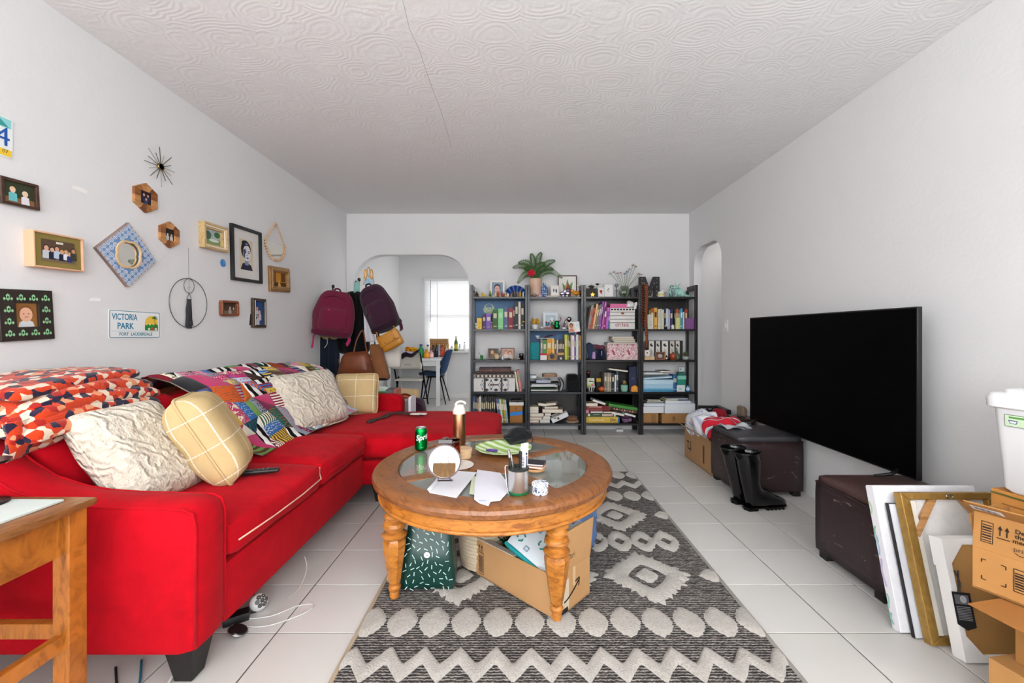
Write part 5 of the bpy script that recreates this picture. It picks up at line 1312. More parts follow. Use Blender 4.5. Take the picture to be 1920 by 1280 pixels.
def stand_frame(lab,X0,X1,z,top,mat,bw,shapes,y=None,tilt=.12,name='picture_frame',d=.014):
    W,H = X1-X0,top-z;m = face_mat(((X0+X1)/2,(y or YI+.05),z+.001),(1,0,0),(0,math.sin(tilt),math.cos(tilt)),(0,-math.cos(tilt),math.sin(tilt)))
    o = thing(name,lab,'picture frame',mat=m)
    MB().ring([(-W/2,0),(W/2,0),(W/2,H),(-W/2,H)],[(-W/2+bw,bw),(W/2-bw,bw),(W/2-bw,H-bw),(-W/2+bw,H-bw)],0,d).build('frame_ring',mat,o,bev=.001)
    MB().box((0,H/2,.003),(W-bw,H-bw,.004)).build('backing',M('paper','#efece6'),o)
    prt('print',o,shapes(W-2*bw,H-2*bw),T((0,H/2,.0055)))
    MB().box((0,H*.3,-.02),(.03,H*.5,.003),T(rx=0)).build('easel_leg',BLK,o)
    return o
def fig(lab,cat,x,z,parts,name='figurine',y=None,group=None,rz=0):
    """a figurine of balls/lathes: (kind, part name, args, hex[, material kind])"""
    o = thing(name,lab,cat,(x,y or YI+.05,z),rz,group);o.scale = (1.3,1.3,1.4)
    for q in parts:
        mb = MB();mk = q[4] if len(q) > 4 else 'gloss'
        if q[0] == 'b':mb.ball(q[2][0],q[2][1],12,sc=q[2][2] if len(q[2]) > 2 else (1,1,1))
        elif q[0] == 'l':mb.lathe(q[2][0],16,q[2][1] if len(q[2]) > 1 else (0,0,0))
        elif q[0] == 't':mb.tube(smoothp(q[2][0],4),q[2][1],8)
        elif q[0] == 'x':mb.box(*q[2])
        mb.build(q[1],M(mk,q[3]),o,smooth=q[0] != 'x')
    return o

# ---- leftmost bookcase
z = SZ[0]
fig('tiny brown pagoda statue at the left end of the leftmost top board','figurine',XU(84,c4),z,[('l','base',([(0,0),(.022,0),(.022,.012),(.016,.014),(.018,.02),(.010,.024),(0,.026)],),'#6a4a38'),('l','roof',([(.014,.022),(.019,.026),(.008,.034),(.010,.038),(.003,.046),(0,.052)],),'#4a2f26')])
fig('small yellow duck figurine on the leftmost bookcase','figurine',XU(133,c4),z,[('b','body',((0,0,.014),.017,(1.1,.9,.8)),'#e6b92e'),('b','head',((-.008,0,.032),.010),'#e9c43a'),('b','beak',((-.019,0,.031),.004,(1.5,1,.6)),'#e07a2a')])
fig('small green and gold cone figure on the leftmost bookcase','figurine',XU(177,c4),z,[('l','body',([(0,0),(.015,0),(.012,.02),(.006,.045),(0,.06)],),'#8f9a4a'),('b','face',((0,-.012,.018),.008),'#3b3a3a')])
stand_frame('white framed portrait print on the leftmost bookcase',XU(172,c4),XU(277,c4),z,ZV(194,c4),M('paint','#efece6'),.020,lambda w,h:portrait(w*.95,h*.95,'#8aa0ba','#2a1d1c','#e2b3a6','#e6a8a8',0,1.3),y=YI+.12)
for u,cc,h,lb in ((215,'#c9cf9a',.05,'pale green'),(232,'#b5442e',.052,'orange red'),(262,'#7d3a2a',.05,'dark red'),(284,'#d59a58',.045,'amber'),(300,'#e6d9c4',.035,'cream')):
    fig(f'tiny {lb} nesting doll in front of the white framed portrait','figurine',XU(u,c4),z,[('l','body',([(0,0),(.009,0),(.0115,h*.3),(.008,h*.58),(.009,h*.75),(.006,h*.95),(0,h)],),cc),('b','face',((0,-.006,h*.78),.0045),'#f0d2b4')],group='row of tiny dolls')
# folding fan
xc = XU(354,c4);R = .138
o = thing('folding_fan','open blue folding fan with pale wooden sticks on the leftmost bookcase','fan',(xc,YI+.09,z+.004))
NF = 22
for k in range(NF):
    a0,a1 = PI*k/NF+.02,PI*(k+1)/NF+.02;am = (a0+a1)/2
    P = []
    for r_,dy in ((.066,0),(R,0)):P += [(r_*math.cos(a0),.004,r_*math.sin(a0)),(r_*math.cos(am),-.004,r_*math.sin(am)*1.0),(r_*math.cos(a1),.004,r_*math.sin(a1))]
    mb = MB();mb.add(P,[(0,1,4,3),(1,2,5,4)]);mb.build('leaf_pleat',M('fabric','#203f8a' if k % 3 else '#5f86c8'),o)
    MB().tube([(0,0,.0),(.068*math.cos(am),-.001,.068*math.sin(am))],.0035,5,flat=.3).build('stick',M('wood','#dcb98c','#c49a68'),o)
for u,cc,h,lb in ((325,'#b98a72',.026,'brown'),(340,'#20231f',.05,'black'),(356,'#2b3340',.05,'navy'),(386,'#c99a2e',.05,'golden'),(406,'#dfe0c8',.045,'ivory')):
    fig(f'tiny {lb} statuette in front of the blue folding fan','figurine',XU(u,c4),z,[('l','body',([(0,0),(.010,0),(.007,h*.3),(.009,h*.55),(.004,h*.7),(0,h*.72)],),cc),('b','head',((0,0,h*.83),h*.15),cc)],group='row of tiny statuettes',y=YI+.01)
# upper shelf
sn = shelfname(0,1)
fig('small white cat figurine at the left end of the upper shelf','figurine',XU(83,c4),SZ[1],[('b','body',((0,0,.018),.016,(.8,.9,1.1)),'#eceaea'),('b','head',((-.002,-.006,.042),.011),'#eceaea'),('t','tail',([(.008,.01,.01),(.02,.01,.02),(.014,.008,.035)],.003),'#e2e0e0')])
o = boxitem('spotted_block','yellow block with dark spots, ' + sn,XU(88,c4),XU(124,c4)-.003,SZ[1],ZV(460,c4),M('paint','#e3ba38'),'box',.06)
face(o,[('e',x,y,.004,.005,'#5a4416') for x,y in ((-.009,.02),(.006,.035),(-.002,.06),(.009,.07),(-.008,.082),(.004,.012))],.06,.1)
row(0,1,c4,[(126,150,436,'#45224d','plum'),(151,186,433,'#7a55b5','violet',.0),(196,231,402,'#2d5a22','dark green'),(233,270,397,'#7fc98a','pale green',0,'#a8dcae'),(272,302,388,'#4a5f86','slate blue'),(304,336,392,'#8a1a30','crimson'),(337,347,376,'#20202a','thin black'),(348,372,345,'#17171c','tall black'),(373,388,350,'#e2ddd2','narrow cream',0,'#c9c0b0'),(389,412,358,'#2a211e','dark brown')])
simple = fig('small brown cat figure squeezed between violet and dark green books','figurine',XU(190,c4),SZ[1],[('b','body',((0,-.01,.02),.010,(.8,.9,2)),'#c49a72'),('b','head',((0,-.012,.052),.009),'#c49a72')],y=YI-.002)
xc,zc = XU(163,c4),ZV(393,c4)
o = thing('decorative_plate','round pale green patterned plate behind the violet book','plate',mat=face_mat((xc,YI+.19,SZ[1]+.001),(1,0,0),(0,.12,1),Vector((1,0,0)).cross(Vector((0,.12,1)))))
rr_ = (zc-SZ[1])*.0+.068;MB().lathe([(0,0),(rr_*.7,.0),(rr_,.008),(rr_,.010),(rr_*.7,.003),(0,.003)],32,T=T((0,zc-SZ[1],0))).build('dish',M('floral','#dce8d0','#4f8a6a',60),o,smooth=True)
MB().tube([(-.05,.0,.03),(-.045,zc-SZ[1]-rr_+.02,.012),(.045,zc-SZ[1]-rr_+.02,.012),(.05,0,.03)],.003,6).build('plate_stand',BLK,o)
fig('small gold bird ornament at the right end of the leftmost upper shelf','figurine',XU(415,c4)-.012,SZ[1],[('l','stand',([(0,0),(.006,0),(.002,.008),(.002,.05),(0,.05)],),'#6a5030'),('b','body',((0,0,.058),.010,(1.4,.8,.8)),'#c9a23a')],y=YI-.01)
# middle shelf
z = SZ[2]
o = pot('glass_cup','small green glass cup with metal straw, ' + shelfname(0,2),'cup',XU(118,c4),z,[(0,0),(.013,0),(.0145,.004),(.0185,.048),(.0175,.048),(.013,.008),(0,.007)],M('gloss','#1f8a3c'))
MB().tube([(.004,0,.008),(-.014,0,.055),(-.034,0,.082)],.002,6).build('straw',M('metal','#7a7a7c'),o,smooth=True)
stand_frame('dark wooden photo frame, left of two on the leftmost middle shelf',XU(160,c4),XU(233,c4),z,ZV(672,c4),M('wood','#4a3a34','#2e2420'),.010,lambda w,h:group_photo(w,h,'#6a5a48',[(-.1,.15,.2,SK,'#7a6a50','#c0b090'),(.25,-.1,.15,SK,'#8a7a3a','#c9a050')]),y=YI+.09)
stand_frame('wide ornate photo frame, right of two on the leftmost middle shelf',XU(250,c4),XU(347,c4),z,ZV(668,c4),M('wood','#5c4a3a','#3a2e24'),.012,lambda w,h:group_photo(w,h,'#c9a08c',[(-.15,.1,.2,'#e6b8a0','#e9dcd4','#8a5a40'),(.2,.05,.2,'#e6b8a0','#d8c8c0','#6a4030')]),y=YI+.10)
fig('small cream teapot ornament in front of the photo frames','figurine',XU(224,c4),z,[('b','body',((0,0,.022),.022,(1.1,.9,1)),'#d9c3a2'),('b','lid',((0,0,.044),.008),'#b98a5a'),('t','spout',([(.018,0,.02),(.032,0,.03),(.036,0,.04)],.004),'#d9c3a2')],y=YI+.03)
fig('small clear glass jar beside the ornate photo frame','jar',XU(266,c4),z,[('l','jar',([(0,0),(.010,0),(.011,.02),(.008,.024),(.009,.03),(0,.03)],),'#dfe6ea')],'glass_jar',y=YI+.02)
for u,lb,cc,s in ((300,'long dark toy lizard','#4a4038',1.6),(330,'pale seashell','#c9b8a2',1),(352,'grey seashell','#9a8a80',1.1),(375,'pinkish seashell','#b09088',1)):
    fig(f'{lb} lying on the front of the leftmost middle shelf','ornament',XU(u,c4),z,[('b','body',((0,0,.007),.012,(s,.8,.55)),cc),('b','ridge',((.004,0,.012),.007,(1.2,.7,.6)),sc(cc,.8))],'shelf_ornament',y=YI+.01)
o = pot('black_cup','plain black ceramic tumbler at the right of the leftmost middle shelf','cup',XU(393,c4),z,[(0,0),(.024,0),(.026,.004),(.027,.068),(.025,.068),(.023,.008),(0,.007)],M('gloss','#141418'),y=YI+.07)
MB().lathe([(.0272,.05),(.0274,.05),(.0274,.056),(.0272,.056)],24).build('band',M('metal','#8a8a90'),o)
# lower shelf: patterned chest
z = SZ[3];X0,X1 = XU(65,c4),XU(350,c4);zt = ZV(872,c4)
o = thing('patterned_chest','storage chest with brown straps and blue-white tile print, leftmost bookcase','chest',((X0+X1)/2,YI+.10,z));W = X1-X0;H = zt-z;dp = .20
MB().soft((0,0,H/2),(W,dp,H),.006,n=4).build('body',M('fabric','#e6e4e0'),o,smooth=True,auto=.5)
sh = [];cxs = (-.145,0,.145)
for cx_ in [-.155,-.03,.06,.15]:
    pass
for cx_,ww in ((-.135,.05),(-.035,.075),(.075,.075),(.155,.035)):
    for sy in (.5,):
        d_ = H*.44
        sh += [('p',[(cx_-ww*.5,H/2),(cx_-ww*.22,H/2+d_*.35),(cx_,H/2+d_),(cx_+ww*.22,H/2+d_*.35),(cx_+ww*.5,H/2),(cx_+ww*.22,H/2-d_*.35),(cx_,H/2-d_),(cx_-ww*.22,H/2-d_*.35)],'#3c3f4e'),
               ('p',[(cx_-ww*.34,H/2),(cx_,H/2+d_*.62),(cx_+ww*.34,H/2),(cx_,H/2-d_*.62)],'#eae8e4'),('p',[(cx_-ww*.2,H/2),(cx_,H/2+d_*.34),(cx_+ww*.2,H/2),(cx_,H/2-d_*.34)],'#8fa8c4')]
for cx_ in (-.087,.02,.125):
    for yy in (.02,H-.02):sh.append(('p',[(cx_-.03,yy),(cx_,yy+.018),(cx_+.03,yy),(cx_,yy-.018)],'#3c3f4e'))
prt('tile_print',o,sh,face_mat((0,-dp/2-.0006,0),(1,0,0),(0,0,1),(0,-1,0)),.8)
for xx in (-.108,.083):MB().box((xx,-dp/2-.001,H/2),(.022,.004,H)).build('strap',M('leather','#4a2f22'),o,bev=.001)
MB().box((-.0,-dp/2-.002,H*.5),(.10,.004,.014)).build('buckle_strap',M('leather','#4a2f22'),o,bev=.001)
MB().soft((0,0,H+.022),(W+.012,dp+.012,.044),.008,n=4).build('lid',M('fabric','#8a857e'),o,smooth=True,auto=.5)
MB().box((0,-dp/2-.0075,H+.022),(W-.03,.003,.022)).build('lid_band',M('stripes','#d8d4ce','#5a4a44',('X',7)),o)
MB().soft((0,0,H+.056),(W-.03,dp,.024),.01,n=4).build('lid_crown',M('leather','#3a2a24'),o,smooth=True)
zz = z+H+.0685
o = boxitem('wooden_tray','flat dark red box with row of studs on top of the patterned chest',XU(102,c4),XU(322,c4),zz,zz+.045,M('leather','#4e221c'),'box',.16,y=YI+.01,lid=M('leather','#3a1915'),lidh=.35)
for k in range(15):MB().ball((-.125+k*.0178,-.081,.016),.0045,8).build('stud',M('metal','#d9b48a',None,.4),o,smooth=True)
book('magazine','cream magazine leaning left at the right of the patterned chest',XU(366,c4),XU(377,c4),z,ZV(826,c4),'#e2d4bc',-.15,cat='magazine')
book('magazine','pink and green magazine leaning beside the cream magazine',XU(382,c4),XU(398,c4),z,ZV(818,c4),'#c9767a',-.15,band='#7fa06a',cat='magazine')
# bottom shelf: film cases
row(0,4,c4,[(62+14*k,75+14*k,1000+5*(k % 3),cc,nm) for k,(cc,nm) in enumerate((('#3a5f86','steel blue'),('#1d2a4a','navy'),('#8a6a5a','tan'),('#e0dedc','white'),('#1b1b1f','black'),('#35202a','dark plum'),('#24282e','charcoal'),('#15151a','jet black'),('#2b2430','dark violet'),('#101014','glossy black'),('#22262c','graphite')))],'film case',group='film cases on the bottom shelf')
for k,(cc,nm) in enumerate((('#6a4a8a','purple'),('#2f7a6a','teal'),('#d8d4c8','cream'),('#7a8a3a','olive'),('#c9a23a','mustard'),('#8ab0c8','light blue'))):
    u = 224+k*11.5;book('film_case',f'{nm} film case in the leaning group, bottom shelf of leftmost bookcase',XU(u,c4)+.0185,XU(u+11,c4)+.018,SZ[4],ZV(1012+2*k,c4),cc,-.105,group='leaning film cases',band='#e6e0d0',cat='case')
X0,X1 = XU(312,c4)+.004,XU(402,c4)
o = boxitem('cardboard_box','narrow cardboard box with blue tape and white lid tray, bottom shelf of leftmost bookcase',X0,X1,SZ[4],ZV(1060,c4),M('card','#a9763f'),'box',.16)
H = ZV(1060,c4)-SZ[4];w = X1-X0
MB().box((.002,0,H+.018),(w+.018,.17,.036)).build('white_tray',M('paper','#e8e6e2'),o,bev=.002)
MB().soft((0,.0,H+.047),(w*.9,.12,.024),.01,n=5,warp=lambda q:(q[0],q[1],q[2]+.008*noise.noise(q*40))).build('black_cords',M('plastic','#161616'),o,smooth=True)
face(o,[('p',[(-w/2,H*.40),(w/2,H*.46),(w/2,H*.70),(.1*w,H*.62),(-.2*w,H*.64),(-w/2,H*.56)],'#2f86d8'),('t',-.0,H*.82,.035,'5','#2a2018'),('t',-.0,H*.2,.02,'/','#2a2018')],.16,H)
# ---- second bookcase, top board: fern vase etc.
z = SZ[0]
xv = XU(492,c4)
o = thing('fern_vase','pale terracotta vase holding a fern and a red flower','vase',(xv,YI+.11,z))
MB().lathe([(0,0),(.040,0),(.042,.005),(.050,.10),(.055,.155),(.052,.155),(.046,.02),(0,.018)],28).build('vase',M('paint','#d8b39c'),o,smooth=True,auto=.7)
n = NT('fern_leaf');v = n.obj();n.base(n.mix(n.noise(v,20),'#24451b','#4d7a33'));n.set(rough=.5);FERN = n.m
rnd = random.Random(11)
def frond(path,L):
    mb = MB();P = smoothp(path,6);mb.tube(P,.0018,5);N_ = len(P)
    for i in range(1,N_-1):
        t = i/(N_-1);wdt = .034*math.sin(PI*min(1,t*.9+.12))**.7+.004;d = (P[i+1]-P[i-1]).normalized();sd_ = d.cross(Vector((0,-1,.25))).normalized()
        for s in (-1,1):
            for off in (0,.5):
                b0 = P[i].lerp(P[i+1],off);tip = b0+(sd_*s*.9+d*.35).normalized()*wdt;mid = (b0+tip)/2;e = d*.0034
                mb.add([b0,mid-e+Vector((0,-.003,0)),tip,mid+e],[(0,1,2,3)])
    return mb
for path in ([(0,0,.14),(-.03,-.02,.22),(-.10,-.03,.255),(-.185,-.04,.24)],[(0,0,.14),(-.04,-.04,.19),(-.09,-.06,.18),(-.145,-.07,.11)],[(0,0,.14),(-.012,-.01,.24),(-.02,-.01,.31),(-.035,-.01,.36)],[(0,0,.14),(.015,0,.24),(.025,0,.32),(.05,.0,.37)],
             [(0,0,.14),(.05,-.01,.23),(.10,-.02,.28),(.16,-.02,.30)],[(0,0,.14),(.06,-.03,.20),(.13,-.04,.21),(.215,-.05,.155)],[(0,0,.14),(-.03,0,.24),(-.08,.01,.29),(-.14,.02,.285)],[(0,.01,.14),(.03,.02,.22),(.09,.03,.245),(.15,.03,.235)],[(0,0,.14),(.0,-.03,.22),(.04,-.05,.26),(.08,-.05,.27)],[(0,0,.14),(-.02,-.04,.20),(-.05,-.06,.23),(-.09,-.07,.22)]):
    frond(path,1).build('frond',FERN,o,smooth=False)
for k in range(14):
    a = k*2.4;r_ = .006+.0016*k;MB().ball((0,0,0),1,8,T((-.035+r_*math.cos(a),-.062,.195+r_*math.sin(a)*.9),ry=-a) @ Matrix.Diagonal((.012,.007,.010,1))).build('petal',M('velvet','#b8142e'),o,smooth=True)
o.children and [setattr(q,'scale',(1.42,1.3,1.42)) for q in o.children]
o = pot('lattice_vase','blue and white lattice patterned bottle vase under the fern','vase',XU(553,c4),z,[(0,0),(.036,0),(.040,.006),(.045,.05),(.045,.085),(.038,.115),(.020,.135),(.014,.15),(.014,.165),(.017,.17),(0,.17)],M('dots','#4a70a8','#dfe8f0',48),y=YI+.10)
MB().lathe([(.0455,.048),(.0462,.05),(.0455,.052)],24).build('band',M('gloss','#e6ecf2'),o)
stand_frame('small white framed sketch beside the blue lattice vase',XU(596,c4),XU(656,c4),z,ZV(234,c4),M('paint','#d8d4cc'),.007,lambda w,h:[('r',0,0,w,h,'#eeece8'),('e',-.15*w,.1*h,.1*w,.16*h,'#6a6a70'),('e',.18*w,.05*h,.1*w,.2*h,'#4a4a50')],y=YI+.05)
stand_frame('dark framed botanical print at the right of the second bookcase top',XU(652,c4),XU(787,c4),z,ZV(155,c4),M('wood','#4a2a26','#2e1815'),.011,lambda w,h:[('r',0,0,w,h,'#eceae4'),('p',[(-.2*w,-.4*h),(-.3*w,.2*h),(-.1*w,.0),(0,.38*h),(.1*w,.05*h),(.32*w,.25*h),(.2*w,-.4*h)],'#6f9a4a'),('e',0,-.1*h,.16*w,.22*h,'#c9866a'),('p',[(-.05*w,.0),(.03*w,.3*h),(.1*w,.0)],'#c04a6a')],y=YI+.14)
flat('booklet','thin dark red booklet lying flat below the small framed sketch',XU(560,c4),XU(648,c4),z,.014,'#5a1a26','booklet',.05,y=YI-.03)
fig('silver ribbon bow standing in front of the botanical print','ornament',XU(697,c4),z,[('b','loop',((-.024,0,.032),.022,(1.1,.5,.8)),'#b9b4c9','metal'),('b','loop',((.024,0,.034),.022,(1.1,.5,.8)),'#c4c0d0','metal'),('b','loop',((0,0,.05),.018,(.8,.5,1)),'#cfcbd8','metal'),('b','tail',((-.016,-.008,.012),.014,(1,.4,.8)),'#a9a4bc','metal'),('b','tail',((.018,-.008,.012),.014,(1,.4,.8)),'#a9a4bc','metal')],'gift_bow')
fig('purple feathered carnival mask ornament before the botanical print','ornament',XU(722,c4),z+.045,[('b','mask',((0,0,.03),.024,(1.1,.4,.8)),'#7a4a72'),('l','cone',([(.018,.04),(.012,.06),(.002,.085),(0,.085)],),'#8a5a3a'),('b','base',((0,0,-.02),.025,(1,.5,1.0)),'#9a5a4a')],'feather_mask',y=YI+.09)
fig('orange striped tiger figurine at the right of the second bookcase top','figurine',XU(772,c4),z,[('b','body',((0,0,.036),.022,(1.6,.9,.9)),'#cf8a26'),('b','head',((-.034,-.005,.052),.015),'#d9962e'),('t','leg',([(-.022,0,.03),(-.026,0,0)],.006),'#c07c1e'),('t','leg',([(.024,0,.03),(.03,0,0)],.006),'#c07c1e'),('t','tail',([(.034,0,.04),(.046,0,.05),(.044,0,.07)],.004),'#b06e1a')])
fig('small white angel figurine behind the orange tiger','figurine',XU(792,c4)-.004,z+.0,[('l','robe',([(0,0),(.014,0),(.009,.05),(.006,.085),(0,.088)],),'#e9e6e2'),('b','head',((0,0,.098),.010),'#e6d6c6'),('b','wing',((.008,.008,.075),.014,(.5,.3,1.2)),'#dcdce2')],y=YI+.10)
fig('small grey elephant figurine before the terracotta vase','figurine',XU(485,c4),z,[('b','body',((0,0,.016),.014,(1.3,.8,.9)),'#8a7a70'),('b','head',((-.017,0,.020),.009),'#8a7a70'),('t','trunk',([(-.024,0,.02),(-.030,0,.01),(-.030,0,.002)],.003),'#8a7a70')],y=YI+.0)
fig('small burgundy box ornament between the two vases','ornament',XU(522,c4),z,[('x','box',((0,0,.012),(.03,.03,.024)),'#8a4a5a'),('b','knob',((0,0,.028),.006),'#b98a92')],'trinket_box',y=YI+.02)
# upper shelf
z = SZ[1]
o = pot('flower_pot','white pot of mustard yellow paper flowers, upper shelf of second bookcase','flower pot',XU(488,c4),z,[(0,0),(.032,0),(.034,.004),(.042,.048),(.040,.05),(.036,.044),(0,.042)],M('gloss','#e9e9e9'))
rnd = random.Random(2)
for k in range(16):
    a = rnd.uniform(0,2*PI);r_ = rnd.uniform(0,.045);MB().ball((0,0,0),.017,8,T((r_*math.cos(a),r_*math.sin(a)*.6,.062+rnd.uniform(0,.045)+.01*r_/.04),rz=a)).build('bloom',M('velvet',('#d2a02a','#b98418','#e0b84a')[k % 3]),o,smooth=True)
stand_frame('pale blue framed print on the upper shelf of the second bookcase',XU(545,c4),XU(652,c4),z,ZV(416,c4),M('paint','#cfdde6'),.014,lambda w,h:[('r',0,0,w,h,'#e9eef2'),('r',0,0,w*.8,h*.75,'#b9cdd8'),('e',.1*w,.05*h,.12*w,.16*h,'#e6eaec')],y=YI+.10)
fig('blue and red rooster figurine before the pale blue frame','figurine',XU(572,c4),z+.024,[('b','body',((0,0,.02),.014,(1.1,.8,1)),'#2a7a9a'),('b','head',((-.008,0,.038),.008),'#c04a3a'),('b','tail',((.014,0,.03),.009,(.8,.5,1.4)),'#1d3a6a')],y=YI+.03)
boxitem('red_box','small brick red box under the rooster figurine',XU(556,c4),XU(603,c4),z,z+.0235,M('paint','#a04a34'),'box',.05,y=YI,lid=M('paint','#8a3a28'))
fig('small cream and silver bear ornament left of the red box','ornament',XU(535,c4),z,[('b','body',((0,0,.012),.012,(1.4,.9,1)),'#d8d4ce'),('b','head',((-.01,0,.026),.007),'#c9c4bc')],y=YI+.0)
fig('white and brown monkey figure behind the green kettle','figurine',XU(607,c4),z,[('b','body',((0,0,.03),.016,(.9,.8,1.6)),'#8a4a3a'),('b','head',((0,0,.066),.013),'#e6d8cc'),('b','ear',((-.013,0,.07),.005),'#8a4a3a'),('b','ear',((.013,0,.07),.005),'#8a4a3a')],y=YI+.07)
o = fig('green metal kettle ornament with red handle','kettle',XU(638,c4),z,[('l','belly',([(0,0),(.020,0),(.027,.012),(.027,.03),(.018,.042),(.022,.05),(.022,.06),(.014,.068),(0,.07)],),'#17864a','metal'),('t','handle',([(.018,0,.06),(.034,0,.075),(.036,0,.09),(.026,0,.095)],.004),'#8a1f3a'),('t','spout',([(-.024,0,.03),(-.036,0,.045),(-.04,0,.06)],.004),'#17864a','metal'),('b','snow_cap',((0,0,.074),.012,(1,1,.6)),'#e9eeea')],'kettle_ornament',y=YI+.03)
book('notebook','dark red notebook leaning beside the green kettle',XU(672,c4),XU(684,c4),z,ZV(462,c4),'#6a2a3a',.42,.05,cat='notebook')
fig('white stacked dishes at the front of the second upper shelf','dish',XU(686,c4),z,[('l','dish',([(0,0),(.018,0),(.022,.006),(0,.006)],),'#e6e6ea'),('l','dish',([(0,.0065),(.016,.0065),(.020,.013),(0,.013)],),'#dcdce2')],'dish_stack',y=YI-.01)
o = thing('snow_globe','silver ball ornament on a stand behind the leaning photo card','ornament',(XU(725,c4),YI+.06,z))
MB().ball((0,0,.115),.029,18).build('globe',M('metal','#a9b4b8',None,.12),o,smooth=True);MB().lathe([(0,0),(.022,0),(.018,.02),(.01,.05),(.012,.088),(0,.09)],16).build('stand',M('gloss','#5a4a4a'),o,smooth=True)
m = face_mat((XU(752,c4),YI-.058,z-.012),(1,-.12,.10),(-.08,.05,1),Vector((1,-.12,.10)).cross(Vector((-.08,.05,1))))
o = thing('photo_card','glossy photo card of a woman hanging over the shelf edge','photo',mat=m)
MB().box((0,.035,0),(.125,.115,.0016)).build('card',M('paper','#e6e2de'),o)
prt('photo',o,[('r',-.028,.03,.066,.10,'#e6c8b8'),('e',-.03,.055,.022,.026,'#2a1a18'),('e',-.03,.046,.017,.023,'#b87a5c'),('p',[(-.06,-.018),(-.052,.015),(-.03,.024),(-.01,.015),(.0,-.018)],'#c98a6e'),('r',.032,.05,.05,.07,'#dfe6ea'),('p',[(.0,-.01),(.05,.02),(.056,-.016)],'#f0ece8'),('r',.04,.066,.03,.005,'#8aa06a'),('r',.04,.052,.03,.005,'#8aa06a')],T((0,0,.001)))
MB().sheet(lambda u,v:(.01+.02*(u-.5)*(1-.5*v)+.006*math.sin(v*5),-.02-.035*v,-.002-.006*v),4,8,.0015).build('pink_ribbon',M('fabric','#d0467e'),o,smooth=True)
# middle shelf
z = SZ[2]
o = boxitem('turquoise_folder','worn turquoise folder standing at the left, ' + shelfname(1,2),XU(447,c4),XU(521,c4),z,ZV(630,c4),M('fabric','#2f9096'),'folder',.02,y=YI+.03)
row(1,2,c4,[(524,540,606,'#8a8480','grey'),(541,567,612,'#3f8a3a','leaf green'),(568,601,604,'#d98f22','orange'),(602,620,604,'#e6b84a','golden'),(621,634,612,'#5a4a48','dark taupe'),(635,646,610,'#c9b8ae','beige'),(647,657,612,'#2b2628','black'),(658,672,610,'#4a403a','brown'),(673,687,612,'#1d1d24','ink black'),(690,708,574,'#c9c43a','lime yellow'),(709,719,580,'#8a9a3a','moss'),(720,730,590,'#3a2e2a','umber'),(731,739,578,'#d8b8b0','blush'),(740,756,580,'#e6e2dc','white'),(757,767,588,'#7a4a9a','purple'),(768,784,574,'#cfe0e2','ice blue'),(785,793,580,'#9a5a3a','rust'),(794,811,582,'#e6a83a','amber')])
boxitem('red_white_box','small white carton with red lid before the grey books',XU(521,c4),XU(566,c4),z,ZV(703,c4),M('paper','#e8e6e4'),'box',.04,y=YI-.05,lid=M('paper','#c42a3a'),lidh=.25)
o = thing('hexagon_box','six-sided kraft box with dark floral disc before the orange book','box',(XU(602,c4),YI-.035,z));hx = .047
MB().prism([(-hx,0),(hx,0),(hx*1.0,.055),(0,.086),(-hx*1.0,.055)],-.02,.02,face_mat((0,0,0),(1,0,0),(0,0,1),(0,-1,0))).build('body',M('card','#a5804f'),o,bev=.001)
prt('disc_print',o,[('p',[(.032*math.cos(PI*k/8)*(1 if k % 2 else .8),.042+.032*math.sin(PI*k/8)*(1 if k % 2 else .8)) for k in range(16)],'#6a4a3a'),('e',0,.042,.022,.022,'#2b2438'),('e',0,.042,.008,.008,'#5a4a78')],face_mat((0,-.0207,0),(1,0,0),(0,0,1),(0,-1,0)))
o = boxitem('candle_jar','black jar candle box with kraft lid and white label',XU(640,c4),XU(684,c4),z,ZV(698,c4),M('paint','#1a1a1c'),'candle',.05,y=YI-.05,lid=M('card','#c9a46a'),lidh=.3);face(o,[('r',0,.018,.02,.02,'#e6e4e0')],.05,.06)
zb = ZV(603,c4)
flat('magazine','thin white magazine lying across the tops of the books, second bookcase',XU(500,c4),XU(618,c4),zb+.002,.006,'#e9e7e4','magazine',.12,y=YI+.01)
fig('small pale blue bowl lying on top of the books, second bookcase','bowl',XU(505,c4),zb+.0085,[('l','bowl',([(0,0),(.012,0),(.024,.02),(.022,.02),(.011,.004),(0,.004)],),'#b9c9d6')],'small_bowl',y=YI+.03)
o = thing('purple_brush','dark purple hair brush lying on top of the books','hair brush',(XU(578,c4),YI+.05,zb+.02),.2);MB().soft((0,0,.008),(.11,.03,.018),.008,n=5,T=T(ry=-.22)).build('head',M('gloss','#3a1a3a'),o,smooth=True);MB().tube([(.05,0,.02),(.09,0,.03)],.006,6).build('handle',M('gloss','#7a3a6a'),o)
